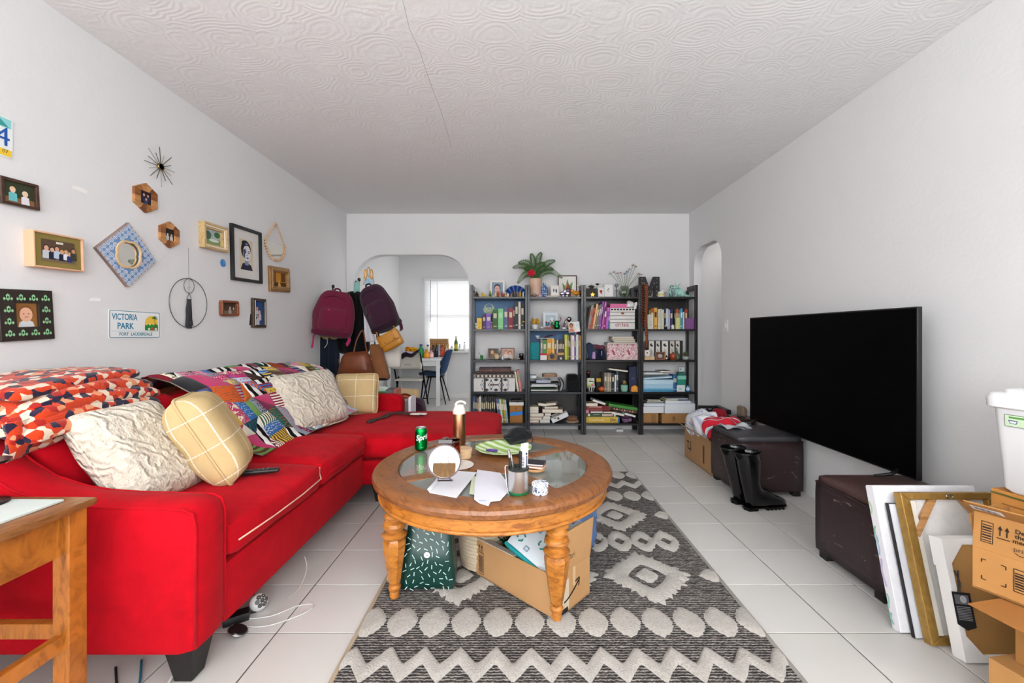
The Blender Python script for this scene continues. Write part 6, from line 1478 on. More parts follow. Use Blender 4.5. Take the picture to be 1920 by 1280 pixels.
# lower shelf: paper trays
z = SZ[3]
o = thing('paper_tray','black wire letter tray filled with papers, lower shelf of second bookcase','tray',(XU(553,c4),YI+.11,z));Wt,Ht = XU(660,c4)-XU(450,c4),.135
for zz in (.004,.05,.095):
    for k in range(7):MB().tube([(-Wt/2,-.10+k*.033,zz),(Wt/2,-.10+k*.033,zz)],.0018,5).build('wire',BLK,o)
for sx in (-1,1):
    MB().tube([(sx*Wt/2,-.10,.0),(sx*Wt/2,-.10,Ht),(sx*Wt/2,.10,Ht),(sx*Wt/2,.10,.0)],.0025,6).build('side_frame',BLK,o)
for k,(zz,h,cc,nm,xs) in enumerate(((.0065,.012,'#e2e0da','white',.9),(.019,.016,'#2f4a3c','dark green',.8),(.0525,.018,'#dcdcd6','pale',.92),(.071,.012,'#c9ccd4','grey',.85),(.0975,.03,'#c4cbe0','lilac',.55))):
    q = flat('paper_stack',f'{nm} stack of papers in the wire letter tray',XU(553,c4)-Wt/2*xs,XU(553,c4)+Wt/2*xs-.02*k*.3,z+zz,h,cc,'paper',.19,y=YI+.015,pages=cc)
m = thing('newspaper','white loose sheets draped over the top of the letter tray','paper',(XU(540,c4),YI+.06,z+.14));MB().sheet(lambda u,v:((u-.5)*.21,(v-.5)*.14-.01,.004+.012*math.sin(u*4+1)-.012*u),12,5,.0015).build('sheet',M('paper','#e9e8e6'),m,smooth=True)
m = thing('wicker_tray','shallow wooden tray with rounded ends on top of the papers','tray',(XU(590,c4),YI+.09,z+.162));MB().ring(rrect(.17,.12,.03,5),rrect(.158,.108,.026,5),0,.032).build('rim',M('wood','#8a6238'),m);MB().prism(rrect(.165,.115,.028),0,.005).build('base',M('wood','#8a6238'),m);MB().soft((.0,0,.022),(.14,.09,.03),.01,n=5,warp=lambda q:(q[0],q[1],q[2]+.006*noise.noise(q*30))).build('contents',M('floral','#d8cfc4','#b08a78',40),m,smooth=True)
m = thing('clear_organizer','clear plastic drawer box on the left of the letter tray','box',(XU(475,c4),YI+.08,z+.162-.02));MB().box((0,0,.02),(.075,.12,.04)).build('case',M('plastic','#b9c2c4'),m,bev=.002);MB().box((0,-.061,.02),(.05,.003,.02)).build('drawer_front',M('plastic','#dfe6e8'),m)
m = thing('file_sorter','curved mesh magazine sorter at the right end of the letter tray','file holder',(XU(672,c4),YI+.10,z));MB().sheet(lambda u,v:(.035*math.sin(u*PI)-.01,(v-.5)*.19,.002+.155*u-.01*v),12,6,.003).build('mesh_side',M('metal','#5a5f62',None,.4),m,smooth=True)
for k in range(4):MB().sheet(lambda u,v,k=k:(.026*math.sin(u*PI)-.014-.006*k,(v-.5)*.17,.004+.14*u),8,4,.002).build('paper',M('paper',('#dfe2e4','#b9c2c8','#e9e6e0','#8a9298')[k]),m,smooth=True)
o = thing('camera_bag','black padded bag filling the right of the lower shelf, second bookcase','bag',(XU(748,c4),YI+.085,z));MB().soft((0,0,.095),(.125,.16,.19),.02,(.006,.006,.004),8).build('body',M('fabric','#121214'),o,smooth=True,weld=True)
MB().soft((0,-.085,.07),(.10,.03,.10),.012,n=6).build('front_pocket',M('fabric','#161618'),o,smooth=True);MB().tube(smoothp([(.045,-.08,.15),(.05,-.115,.08),(.048,-.118,-.06),(.04,-.112,-.16)]),.010,6,flat=.3).build('hanging_strap',M('fabric','#17171a'),o,smooth=True)
# bottom shelf: stacked books
z = SZ[4]
def stk(lab,u0,u1,z0,h,cc,dp=.17,rz=0,ry=0,y=None,kind='book'):flat(kind,lab,XU(u0,c4),XU(u1,c4),z0,h,cc,kind,dp,rz=rz,ry=ry,y=y)
b2 = 'bottom shelf of second bookcase'
stk('crimson book at the bottom of the left stack, ' + b2,446,515,z,.032,'#9a1f36');stk('tan book second from the bottom of the left stack, ' + b2,448,535,z+.0325,.032,'#b98a4a');stk('dark brown book in the left stack, ' + b2,452,548,z+.065,.045,'#3a2520');stk('pale mint book in the left stack, ' + b2,446,512,z+.1105,.034,'#bcd6cc');stk('speckled ivory book topmost in the left stack, ' + b2,450,512,z+.145,.034,'#d8cdb8')
stk('pale blue book low in the middle stack, ' + b2,520,590,z,.038,'#a9c0d0');stk('light blue book above it in the middle stack, ' + b2,538,592,z+.0385,.038,'#bcd2dc',y=YI+.0);stk('navy book in the middle stack, ' + b2,552,598,z+.077,.034,'#33415a')
stk('thick cream paged book lying on the middle stack, ' + b2,540,680,z+.1115,.042,'#c9a890',.17,-.06,y=YI+.0);stk('brown photo album on top of the cream book, ' + b2,545,640,z+.155,.03,'#6a4a3c',.15,.15);stk('pale folded map book topmost, ' + b2,560,640,z+.186,.028,'#c9bda2',.13,-.2,-.12);stk('olive covered book tilted at the top left, ' + b2,505,560,z+.180,.035,'#5a5646',.12,.1,.15)
o = boxitem('white_box','white product carton tilted on the bottom shelf of the second bookcase',XU(602,c4),XU(722,c4),z,z+.052,M('paper','#e2e4e8'),'box',.10,y=YI-.03,ry=-.42);face(o,[('r',-.02,.026,.022,.026,'#5a4030'),('r',-.05,.04,.03,.008,'#2a2a30')],.10,.05)
stk('black folder leaning behind the white tilted carton',600,690,z+.05,.02,'#1d1d20',.14,0,-.42,y=YI+.09,kind='folder')
for k,(cc,r_,nm) in enumerate((('#c9b49a',.07,'pale straw'),('#9a6a48',.066,'brown'),('#7a4a34',.062,'reddish brown'),('#a9805a',.058,'tan'),('#8a5a40',.05,'dark tan'))):
    q = thing('woven_coaster',f'{nm} round woven mat in the pile at the right of the bottom shelf','mat',(XU(748,c4)-.002+.004*math.sin(k*2),YI+.06,z+.0005+k*.0125),group='pile of round woven mats')
    MB().lathe([(0,0),(r_,0),(r_+.002,.006),(r_,.012),(0,.012)],24).build('weave',M('fabric',cc),q,smooth=True,auto=.6);MB().tube([(r_*math.cos(2*PI*i/24),r_*math.sin(2*PI*i/24),.006) for i in range(24)],.0045,5,True).build('rim',M('fabric',sc(cc,.8)),q,smooth=True)

# ---- third bookcase
z = SZ[0]
o = boxitem('dark_box','black box with gold star at the left of the third bookcase top',XU(66,c5),XU(152,c5),z,ZV(256,c5),M('paint','#1a1512'),'box',.10,y=YI+.02)
mb = MB();mb.prism([((.030 if k % 2 == 0 else .012)*math.cos(PI/2+PI*k/5),(.030 if k % 2 == 0 else .012)*math.sin(PI/2+PI*k/5)) for k in range(10)],0,.006,face_mat((.010,-.052,.028),(1,0,0),(0,0,1),(0,-1,0)));mb.build('gold_star',M('metal','#b98a3a'),o)
zt = ZV(256,c5)
fig('dark flower ornament sitting on the black star box','ornament',XU(112,c5),zt,[('b','petal',((.016*math.cos(k*1.05),.010*math.sin(k*1.05),.018+.006*math.sin(k)),.011,(1.2,.8,.6)),'#2b2a22','velvet') for k in range(6)]+[('l','cup',([(0,0),(.014,0),(.018,.012),(0,.016)],),'#3a3222'),('l','spike',([(0,.02),(.003,.02),(0,.045)],),'#2b2a22')],'flower_ornament',y=YI+.06)
fig('small dark bonsai ornament at the right of the black star box','ornament',XU(146,c5),zt,[('t','stem',([(0,0,0),(.004,0,.015),(.008,0,.028)],.002),'#2b2118'),('b','crown',((.008,0,.036),.014,(1.3,.8,.6)),'#23281c','velvet')],'bonsai_ornament',y=YI+.05)
stand_frame('small white arched frame with red drawing on the third bookcase',XU(153,c5),XU(197,c5),z,ZV(246,c5),M('paint','#dcd8d2'),.006,lambda w,h:[('r',0,0,w,h,'#eae8e6'),('e',0,.08*h,.28*w,.14*h,'#c03a2e'),('p',[(-.2*w,0),(.2*w,0),(.05*w,-.3*h)],'#b0342a')],y=YI+.03)
stand_frame('white framed line drawing on the third bookcase',XU(197,c5)+.002,XU(263,c5),z,ZV(222,c5),M('paint','#c9d0d0'),.007,lambda w,h:[('r',0,0,w,h,'#f0efed'),('e',.0,.02*h,.13*w,.15*h,'#4a4a50'),('e',.02*w,.0,.09*w,.11*h,'#f0efed')],y=YI+.05)
o = thing('disc_stand','tall thin black stand with round perforated disc','ornament',(XU(285,c5),YI+.05,z));MB().lathe([(0,0),(.016,0),(.016,.004),(.004,.007),(.0035,.12),(0,.12)],16).build('post',BLK,o,smooth=True,auto=.6)
MB().ring(circ(.021,24),circ(.013,24),-.004,.004,face_mat((0,0,.137),(1,0,0),(0,0,1),(0,-1,0))).build('disc_ring',BLK,o);MB().box((0,0,.137),(.03,.004,.004)).build('disc_bar',BLK,o);MB().box((0,0,.137),(.004,.004,.03)).build('disc_bar',BLK,o);MB().box((0,0,.075),(.028,.006,.006)).build('cross_arm',BLK,o)
xv = XU(347,c5)
o = thing('glass_vase','round faceted glass vase with dried pink and blue flowers','vase',(xv,YI+.09,z))
MB().lathe([(0,0),(.030,0),(.050,.035),(.052,.055),(.036,.098),(.030,.105),(.028,.104),(.034,.096),(.049,.055),(.047,.036),(.028,.005),(0,.005)],8).build('glass',M('glass','#dfe8dc'),o)
rnd = random.Random(8)
for k,(dx,dz_,cc) in enumerate(((-.135,.22,'#c9c4b4'),(-.10,.235,'#b9a8a0'),(-.065,.23,'#c48ab0'),(-.03,.235,'#d09ac0'),(.005,.225,'#6a9ac8'),(.025,.24,'#4a86b8'),(.04,.26,'#d8c0c0'),(.08,.30,'#8a7a5a'),(.10,.285,'#7d6c4c'),(.14,.225,'#d8c8b8'),(.16,.22,'#e0d4c4'))):
    tip = Vector((dx,rnd.uniform(-.03,.03),dz_));mb = MB();mb.tube(smoothp([(dx*.05,0,.01),(dx*.25,0,.10),tuple(tip)],5),.0017,5);mb.build('stem',M('paint','#5d7048'),o)
    mb = MB()
    for j in range(26):
        d = Vector((rnd.gauss(0,1),rnd.gauss(0,1),abs(rnd.gauss(.6,.8)))).normalized()*rnd.uniform(.012,.03 if k in (0,9,10,1) else .024);e = d.orthogonal().normalized()*.0016;b0 = tip-Vector((0,0,.012));mb.add([b0-e,b0+e,b0+d+e*.6,b0+d-e*.6],[(0,1,2,3)])
    mb.build('flower_head',M('fabric',cc),o)
for q in o.children:q.scale = (1.25,1.2,1.28)
# upper shelf
z = SZ[1]
for u0,u1,vt,cc,nm,ln,bd in ((74,90,372,'#8a8480','grey',.17,'#b04a2a'),(90,106,392,'#b5462a','rust',.17,'#7a1f1a'),(107,119,362,'#e0c08a','tan',.17,'#c9a05a'),(120,133,370,'#8a6a4a','brown',.17,'#e6dcc8'),(134,149,364,'#6a6a72','charcoal speckled',.17,'#c9c9cc'),(151,163,345,'#9a4aa8','purple',.14,'#e0b8e0'),(168,180,348,'#c46ab8','orchid',.14,'#5a2a6a'),(181,196,385,'#8a1f6a','magenta',.10,'#f0e6ee'),(198,213,388,'#c05ac0','bright pink',.09,'#8a2a8a'),(215,224,430,'#3a6a9a','blue',.06,'#b9d0e0')):
    book('book',f'{nm} book in the leaning row, upper shelf of third bookcase',XU(u0,c5)+.008,XU(u1,c5)+.008-.001,z,ZV(vt,c5),cc,ln,band=bd,y=YI+.003)
X0,X1 = XU(233,c5),XU(404,c5);zt = ZV(392,c5)
o = boxitem('striped_box','white storage box with grey stripes and red script lettering',X0,X1,z,zt,M('fabric','#eae7e3'),'box',.19,y=YI)
W,H = X1-X0,zt-z
sh = [('r',0,H*k,W*.995,.006,'#5f6066') for k in (.30,.47,.63,.80)]+[('r',-W*.42+W*.12*k,H*.93,W*.075,.016,'#1d2024') for k in range(8)]+[('r',0,H*.74,.034,.02,'#a9683a')]
sh += [('t',-.006,H*.20,.062,'oh lala',0,.95,'#a0203a')];face(o,sh,.19,H,rough=.9)
flat('pink_folder','bright pink flat gift box on top of the striped box',XU(233,c5),XU(362,c5),zt+.001,.046,'#e27aa6','box',.17,y=YI+.0,pages='#e27aa6')
o = thing('white_cloth','crumpled white cloth on top of the striped box','cloth',(XU(378,c5),YI+.03,zt+.002));MB().soft((0,0,.04),(.085,.08,.08),.03,n=12,warp=lambda q:(q[0]+.022*noise.noise(q*22),q[1]+.02*noise.noise(q*20),q[2]+.02*noise.noise(q*18)+.3*max(0,-q[0])*.6)).build('cloth',M('fabric','#ececea'),o,smooth=True,weld=True)
MB().sheet(lambda u,v:(.03+.03*u+.006*math.sin(v*6),-.045,.055-.075*v+.01*u),5,8,.003).build('hanging_corner',M('fabric','#e8e8e6'),o,smooth=True)
# middle shelf
z = SZ[2]
o = thing('blue_backpack','slate blue small backpack slumped at the left, ' + shelfname(2,2),'backpack',(XU(105,c5),YI+.09,z));MB().soft((0,0,.085),(.12,.15,.17),.05,(.01,.01,.02),10,warp=lambda q:(q[0]+.012*noise.noise(q*14),q[1],q[2]+.014*noise.noise(q*12)-.2*q[0])).build('body',M('fabric','#33435a'),o,smooth=True,weld=True)
MB().tube(smoothp([(-.05,-.06,.14),(-.06,-.09,.10),(-.045,-.095,.05),(-.05,-.085,.015)]),.010,6,flat=.4).build('strap',M('fabric','#4a5c74'),o,smooth=True);MB().soft((.03,-.075,.05),(.04,.02,.085),.01,n=5).build('lilac_pocket',M('fabric','#b08ac0'),o,smooth=True)
o = thing('navy_pouch','navy blue drawstring pouch beside the slate backpack','pouch',(XU(176,c5),YI+.06,z));MB().soft((0,0,.062),(.088,.12,.125),.03,(.005,.005,0),9,warp=lambda q:(q[0]*(1-.25*max(0,q[2])/.06),q[1],q[2]+.008*noise.noise(q*20))).build('body',M('fabric','#16203c'),o,smooth=True,weld=True);MB().box((.0,-.0665,.075),(.004,.003,.05)).build('zip',M('metal','#a9b0bc'),o)
o = thing('floral_scarf','red and green floral scarf bundled above the navy pouch','scarf',(XU(150,c5),YI+.12,z+.10));MB().soft((0,0,.04),(.20,.10,.06),.028,n=12,warp=lambda q:(q[0],q[1]+.012*noise.noise(q*20),q[2]+.02*noise.noise(q*18))).build('cloth',M('floral','#8a3a4a','#3a4a5a',35),o,smooth=True,weld=True)
X0,X1,zt = XU(215,c5),XU(424,c5),ZV(640,c5)
for a,b_,nm in ((X0,(X0+X1)/2-.010,'left'),((X0+X1)/2-.008,X1,'right')):
    o = boxitem('floral_box',f'pink floral fabric storage box, the {nm} of two on the third bookcase',a,b_,z,zt,M('floral','#e9d5d2','#b0486e',26),'box',.19,y=YI,group='pink floral storage boxes');MB().box(((a-b_)/2*(-1 if nm == 'left' else 1)*0,0,zt-z+.0012),(b_-a-.004,.186,.0022)).build('rim',M('fabric','#5a3a4a'),o)
zz = zt+.0025
for k,(u0,u1,h,cc,nm) in enumerate(((215,420,.018,'#5a4038','brown'),(262,410,.016,'#2b2b2e','black paged'),(252,408,.020,'#3f3d3c','charcoal'),(245,400,.012,'#d8b88a','tan'),(248,398,.016,'#6a7480','grey blue'))):
    flat('book',f'{nm} book in the flat pile on the pink floral boxes',XU(u0,c5),XU(u1,c5),zz,h,cc,'book',.16,rz=.03*(-1)**k,y=YI+.012);zz += h+.0006
# lower shelf
z = SZ[3]
o = pot('striped_bowl','black and white striped bowl holding a snack bag','bowl',XU(106,c5),z,[(0,0),(.026,0),(.03,.004),(.052,.05),(.050,.052),(.028,.008),(0,.007)],M('gloss','#ecebe8'),y=YI+.03)
for k in range(10):
    a = 2*PI*k/10;mb = MB();mb.add([((r_+.0008)*math.cos(a+s*.16),(r_+.0008)*math.sin(a+s*.16),zz) for r_,zz in ((.030,.004),(.041,.027),(.052,.05)) for s in (-1,1)],[(0,1,3,2),(2,3,5,4)]);mb.build('stripe',M('gloss','#17171a'),o)
o = thing('snack_bag','white printed snack bag standing in the striped bowl','bag',(XU(104,c5),YI+.035,z+.046));MB().soft((0,0,.052),(.09,.028,.105),.012,(0,.008,0),8,warp=lambda q:(q[0]+.006*noise.noise(q*25),q[1],q[2]+.006*noise.noise(q*30)-.12*q[0])).build('foil',M('floral','#ece9e2','#a9c26a',30),o,smooth=True,weld=True);prt('bag_print',o,[('e',-.02,.02,.016,.014,'#a9c23a'),('e',.015,.025,.016,.012,'#d0606a'),('r',.0,.07,.05,.012,'#4a4a48')],face_mat((0,-.0235,0),(1,0,0),(0,0,1),(0,-1,0)))
fig('small dark red ornament behind the snack bag','ornament',XU(100,c5),z+.0,[('l','stand',([(0,0),(.02,0),(.012,.02),(.012,.13),(0,.13)],),'#2a1614'),('b','knob',((0,0,.145),.018),'#5a2a24')],'finial_ornament',y=YI+.14)
o = pot('pumpkin_pot','round orange pumpkin shaped pot, lower shelf of third bookcase','pot',XU(181,c5),z,[(0,0),(.022,0),(.036,.014),(.040,.030),(.034,.045),(.026,.050),(.024,.048),(.03,.03),(0,.012)],M('gloss','#c4561e'),y=YI+.03)
for k in range(9):a = 2*PI*k/9;MB().tube([(.023*math.cos(a),.023*math.sin(a),.001),(.0365*math.cos(a),.0365*math.sin(a),.014),(.0405*math.cos(a),.0405*math.sin(a),.030),(.0345*math.cos(a),.0345*math.sin(a),.045)],.0018,5).build('rib',M('gloss','#8f3a10'),o,smooth=True)
boxitem('tea_box','small black and yellow carton behind the pumpkin pot',XU(152,c5),XU(184,c5),z,ZV(880,c5),M('paint','#1d1a16'),'box',.04,y=YI+.11,lid=M('paint','#c9a02a'),lidh=.3)
row(2,3,c5,[(193,212,836,'#7a7468','stone grey',0),(214,228,838,'#a49c8c','pale grey'),(229,243,838,'#8a8478','warm grey'),(246,262,840,'#1d1f24','black'),(264,274,852,'#e6e6e6','white',.02),(277,290,822,'#2f4a62','steel blue')])
o = pot('zigzag_pot','mint green pot with white zigzags, lower shelf of third bookcase','pot',XU(334,c5),z,[(0,0),(.030,0),(.032,.003),(.036,.074),(.034,.076),(.030,.07),(0,.068)],M('gloss','#6fb49a'),y=YI+.02)
mb = MB()
for r0 in (.02,.034,.048,.062):
    P = [(.0375*math.cos(a)*(1-.0),.0375*math.sin(a),r0+.004*(-1)**k) for k,a in enumerate([2*PI*k/28 for k in range(28)])];mb.tube([(x*(.92+.08*zq/.07),y*(.92+.08*zq/.07),zq) for x,y,zq in P],.0013,4,True)
mb.build('zigzag_lines',M('gloss','#eef2ee'),o)
o = pot('gold_pot','small gold cup stacked in the mint zigzag pot','cup',XU(332,c5),z+.0765,[(0,0),(.022,0),(.03,.012),(.032,.03),(.030,.031),(.02,.01),(0,.008)],M('metal','#b9a25a',None,.4),y=YI+.02)
for k in range(5):a = k*1.3;MB().ball((.014*math.cos(a),.014*math.sin(a),.036),.009,8).build('pebble',M('paint',('#8a7a60','#c9b48a','#5a4a3a')[k % 3]),o,smooth=True)
flat('book','cream paged book lying tilted on top of the grey books, third bookcase',XU(226,c5),XU(358,c5),ZV(836,c5)+.004,.022,'#4a3a34','book',.13,ry=.13,y=YI+.005)
o = boxitem('navy_box','tall navy blue box at the right of the lower shelf, third bookcase',XU(372,c5),XU(427,c5),z,ZV(796,c5),M('paint','#1a2547'),'box',.08,y=YI+.05);face(o,[('r',0,.14,.03,.004,'#8a93b0'),('e',0,.155,.006,.006,'#5a648a')],.08,.2)
o = thing('arch_clock','yellow orange arched clock standing before the navy box','clock',(XU(399,c5),YI-.0,z));MB().prism(arch(-.036,.036,.072,.035,10),-.018,.018,face_mat((0,0,0),(1,0,0),(0,0,1),(0,-1,0))).build('body',M('paint','#e0952a'),o,bev=.002)
prt('dial',o,[('r',0,.04,.022,.003,'#f0d8b0'),('r',.002,.046,.003,.016,'#f0d8b0')],face_mat((0,-.0187,0),(1,0,0),(0,0,1),(0,-1,0)))
# bottom shelf: board games
z = SZ[4];b3 = 'bottom shelf of third bookcase'
def game(lab,u0,u1,z0,h,cc,dp=.2,ry=0,y=None,shapes=None,name='board_game'):
    o = boxitem(name,lab,XU(u0,c5),XU(u1,c5),z0,z0+h,M('paint',cc),'board game',dp,y=y,ry=ry,lid=M('paint',cc),lidh=.45)
    if shapes:face(o,shapes(XU(u1,c5)-XU(u0,c5),h),dp,h,z=0).location.y -= .0003
game('yellow board game box with script title, lowest on the ' + b3,65,295,z,.066,'#cfae45',shapes=lambda w,h:[('t',-.17*w,h*.5,.036,'Trivial Pursuit',0,.85,'#f2e6b0'),('t',.32*w,h*.5,.05,'20th',0,.8,'#2a2620'),('r',.487*w,h*.5,.02,h*.98,'#2a6aa0')])
game('dark green board game box above the yellow one, ' + b3,68,278,z+.0665,.042,'#3c4d36',shapes=lambda w,h:[('e',-.40*w,h*.5,.014,.014,'#dfe6b8'),('r',-.16*w,h*.6,.07,.006,'#a9b48a'),('r',.2*w,h*.5,.12,h*.62,'#c4b4a4'),('r',.44*w,h*.5,.02,h*.8,'#d8d4de')])
flat('book','slim blue book on the green board game box',XU(100,c5),XU(185,c5),z+.109,.022,'#2f5a8a','book',.16);flat('book','cream book on the green board game box',XU(187,c5),XU(268,c5),z+.109,.018,'#6a5a4a','book',.15)
game('brick red board game box in the stack, ' + b3,72,234,z+.1315,.056,'#8a3a34',shapes=lambda w,h:[('r',-.05*w,h*.85,w*.7,.006,'#d8b8a8'),('r',.3*w,h*.5,w*.3,h*.98,'#7a2a28')])
o = thing('gift_bow_pink','small pink metallic ribbon at the left of the brick red game','ribbon',(XU(70,c5)+.012,YI-.015,z+.1115));MB().prism([(-.02,0),(.02,0),(.012,.03),(-.004,.045),(-.018,.03)],-.006,.006,face_mat((0,0,0),(1,0,0),(0,0,1),(0,-1,0))).build('ribbon',M('metal','#c47a98',None,.3),o,bev=.002)
flat('book','cream paged book on the brick red game box',XU(64,c5),XU(150,c5),z+.188,.034,'#b9a48a','book',.15)
flat('binder','white ring binder sliding down on the brick red game box',XU(112,c5),XU(205,c5),z+.195,.024,'#d6d8dc','binder',.15,ry=.32,y=YI+.01)
game('long bright green board game box tilted in the stack, ' + b3,222,424,z+.135,.030,'#3f8a34',ry=.16,shapes=None)
o = boxitem('board_game','tilted black and orange picture game box under the green one',XU(226,c5),XU(424,c5),z+.098,z+.136,M('paint','#2a2420'),'board game',.19,ry=.16,y=YI-.0);face(o,[('p',[(-.12+.03*k,.008),(-.108+.03*k,.03),(-.095+.03*k,.012)],('#d9855a','#e0b08a','#b04a3a')[k % 3]) for k in range(9)],.19,.04)
flat('book','white covered book tilted below the picture game',XU(243,c5),XU(330,c5),z+.075,.022,'#dfe3e8','book',.15,ry=.2,y=YI-.01);flat('book','pale blue white book tilted at the right of the bottom shelf',XU(330,c5),XU(408,c5),z+.062,.02,'#cdd5dd','book',.15,ry=.25,y=YI-.01)
o = thing('purple_hat','purple and lilac knitted hat at the right of the bottom shelf','hat',(XU(352,c5),YI+.04,z));MB().soft((0,0,.038),(.11,.12,.075),.036,n=10,warp=lambda q:(q[0],q[1],q[2]+.012*noise.noise(q*22))).build('crown',M('knit','#8a6a8e'),o,smooth=True,weld=True);MB().tube([(.05*math.cos(2*PI*k/20)-.01,.06*math.sin(2*PI*k/20),.058) for k in range(20)],.012,6,True).build('rolled_brim',M('knit','#4a2a44'),o,smooth=True)

# ---- rightmost bookcase
z = SZ[0]
# marquee letter
X0,X1 = XU(436,c5),XU(574,c5);H = ZV(178,c5)-z;W = X1-X0
o = thing('marquee_letter','black marquee letter M with small bulbs','letter',((X0+X1)/2,YI+.03,z))
def Mpoly(s,dz=0):return [(-.5*W,0),(-.5*W,H),(-.20*W,H),(0,.42*H),(.20*W,H),(.5*W,H),(.5*W,0),(.24*W,0),(.24*W,.52*H),(.06*W,.06*H),(-.06*W,.06*H),(-.24*W,.52*H),(-.24*W,0)]
MB().prism(Mpoly(1),-.02,.02,face_mat((0,0,0),(1,0,0),(0,0,1),(0,-1,0))).build('letter_body',M('paint','#17151a'),o)
mb = MB();P = Mpoly(1);mb.tube([(x,-.021,zz) for x,zz in P],.0028,5,True);mb.build('raised_edge',M('paint','#232026'),o)
for x,y in ((-.37,.9),(-.37,.70),(-.37,.5),(-.37,.3),(-.37,.1),(-.26,.70),(-.16,.48),(-.06,.26),(.06,.30),(.14,.46),(.24,.68),(.37,.9),(.37,.72),(.37,.5),(.37,.3),(.37,.1)):MB().ball((x*W,-.022,y*H),.0045,8).build('bulb',M('gloss','#d8d6d2'),o,smooth=True)
boxitem('dark_tin','small dark box between glass vase and letter M',XU(398,c5),XU(432,c5),z,ZV(246,c5),M('paint','#3a3a3c'),'box',.06,y=YI+.12)
o = pot('jar_candle','white jar candle with yellow label on the rightmost bookcase','candle',XU(583,c5),z,[(0,0),(.034,0),(.037,.003),(.037,.05),(.035,.055),(.034,.050),(0,.046)],M('gloss','#e4e2de'),y=YI+.015);MB().lathe([(.0374,.016),(.0376,.017),(.0376,.038),(.0374,.039)],24).build('label',M('paper','#d9c878'),o);MB().lathe([(0,.055),(.03,.055),(.03,.063),(.012,.066),(0,.066)],20).build('lid',M('gloss','#d2d4d6'),o,smooth=True,auto=.6)
o = pot('mug','white mug with lettering behind the jar candle','mug',XU(612,c5),z,[(0,0),(.030,0),(.033,.004),(.033,.088),(.031,.09),(.029,.085),(.029,.01),(0,.008)],M('gloss','#dedad4'),y=YI+.10);MB().tube(smoothp([(.032,-.0,.07),(.052,-.01,.065),(.052,-.01,.035),(.032,0,.028)]),.004,6).build('handle',M('gloss','#dedad4'),o,smooth=True);MB().tube([(.012*math.cos(2*PI*k/16)+.012,-.034,.045+.014*math.sin(2*PI*k/16)) for k in range(16)],.002,5,True).build('ring_print',M('paint','#3a2a24'),o)
# teal dragon
xd = XU(705,c5);TE = '#9fd0c4'
o = thing('dragon_figurine','glazed mint green dragon figurine beside the white mug','figurine',(xd,YI+.05,z))
def dp(name,mb,c=TE):mb.build(name,M('gloss',c),o,smooth=True)
dp('body',MB().ball((.03,0,.038),.040,16,sc=(1.25,.8,.95)));dp('chest',MB().ball((-.012,-.01,.052),.026,14,sc=(.9,.8,1.3)));dp('head',MB().ball((-.018,-.02,.095),.021,14,sc=(1.2,.9,.85)));dp('snout',MB().ball((-.044,-.026,.088),.012,12,sc=(1.3,.9,.75)))
for s in (-1,1):dp('ear',MB().tube([(-.005+s*.008,-.012,.108),(.004+s*.022,-.008,.128),(.008+s*.026,-.006,.142)],[.006,.004,.001],7));dp('eye',MB().ball((-.026,-.036 if s < 0 else -.006,.100),.003,8),'#1d2a28')
dp('tail',MB().tube(smoothp([(.07,0,.02),(.10,-.01,.012),(.115,-.03,.010),(.10,-.05,.008)]),[.014]*7+[.012]*6+[.009]*5+[.004],8));dp('foreleg',MB().tube(smoothp([(-.015,-.03,.045),(-.028,-.04,.02),(-.034,-.045,.004)]),.008,7));dp('hind_leg',MB().ball((.045,-.03,.018),.02,10,sc=(1.2,.7,.9)))
dp('wing',MB().ball((.02,.025,.075),.026,10,sc=(1.1,.25,1.0)),'#7cbfb0')
dp('scroll_column',MB().lathe([(0,0),(.02,0),(.017,.02),(.016,.06),(.02,.075),(0,.078)],14,(-.066,0,0)),'#4a9a98');dp('scroll_curl',MB().tube([(-.055+.017*math.cos(k*.5),-.0,.098+.015*math.sin(k*.5)) for k in range(13)],.005,6,True),'#3a8580');dp('scroll_arm',MB().tube(smoothp([(-.066,-.02,.02),(-.084,-.024,.05),(-.07,-.022,.08),(-.05,-.02,.06)]),.004,6),'#bfe2d8')
for q in o.children:q.scale = (1.12,1.1,1.2)
# striped scarf
o = thing('striped_tie','burgundy and gold striped scarf hanging down the bookcase post','scarf',(XU(466,c5),YF-.008,ZV(240,c5)))
L = ZV(240,c5)-ZV(668,c5);TIE = M('stripes','#571420','#8f6238',('DIAGONAL',24,1.0))
MB().sheet(lambda u,v:((u-.5)*(.040-.012*v)+.006*math.sin(v*9)+.004*v,-.004-.012*math.sin(v*PI)-.006*math.sin(u*PI),-L*v),4,28,.004).build('front_length',TIE,o,smooth=True);MB().sheet(lambda u,v:(-.034+(u-.5)*.022+.003*math.sin(v*7),-.003,.004-L*.66*v),3,18,.004).build('rear_length',M('stripes','#2a0f14','#6a3a2a',('DIAGONAL',18)),o,smooth=True)
MB().soft((-.01,.004,.006),(.065,.02,.02),.008,n=5).build('fold',TIE,o,smooth=True)
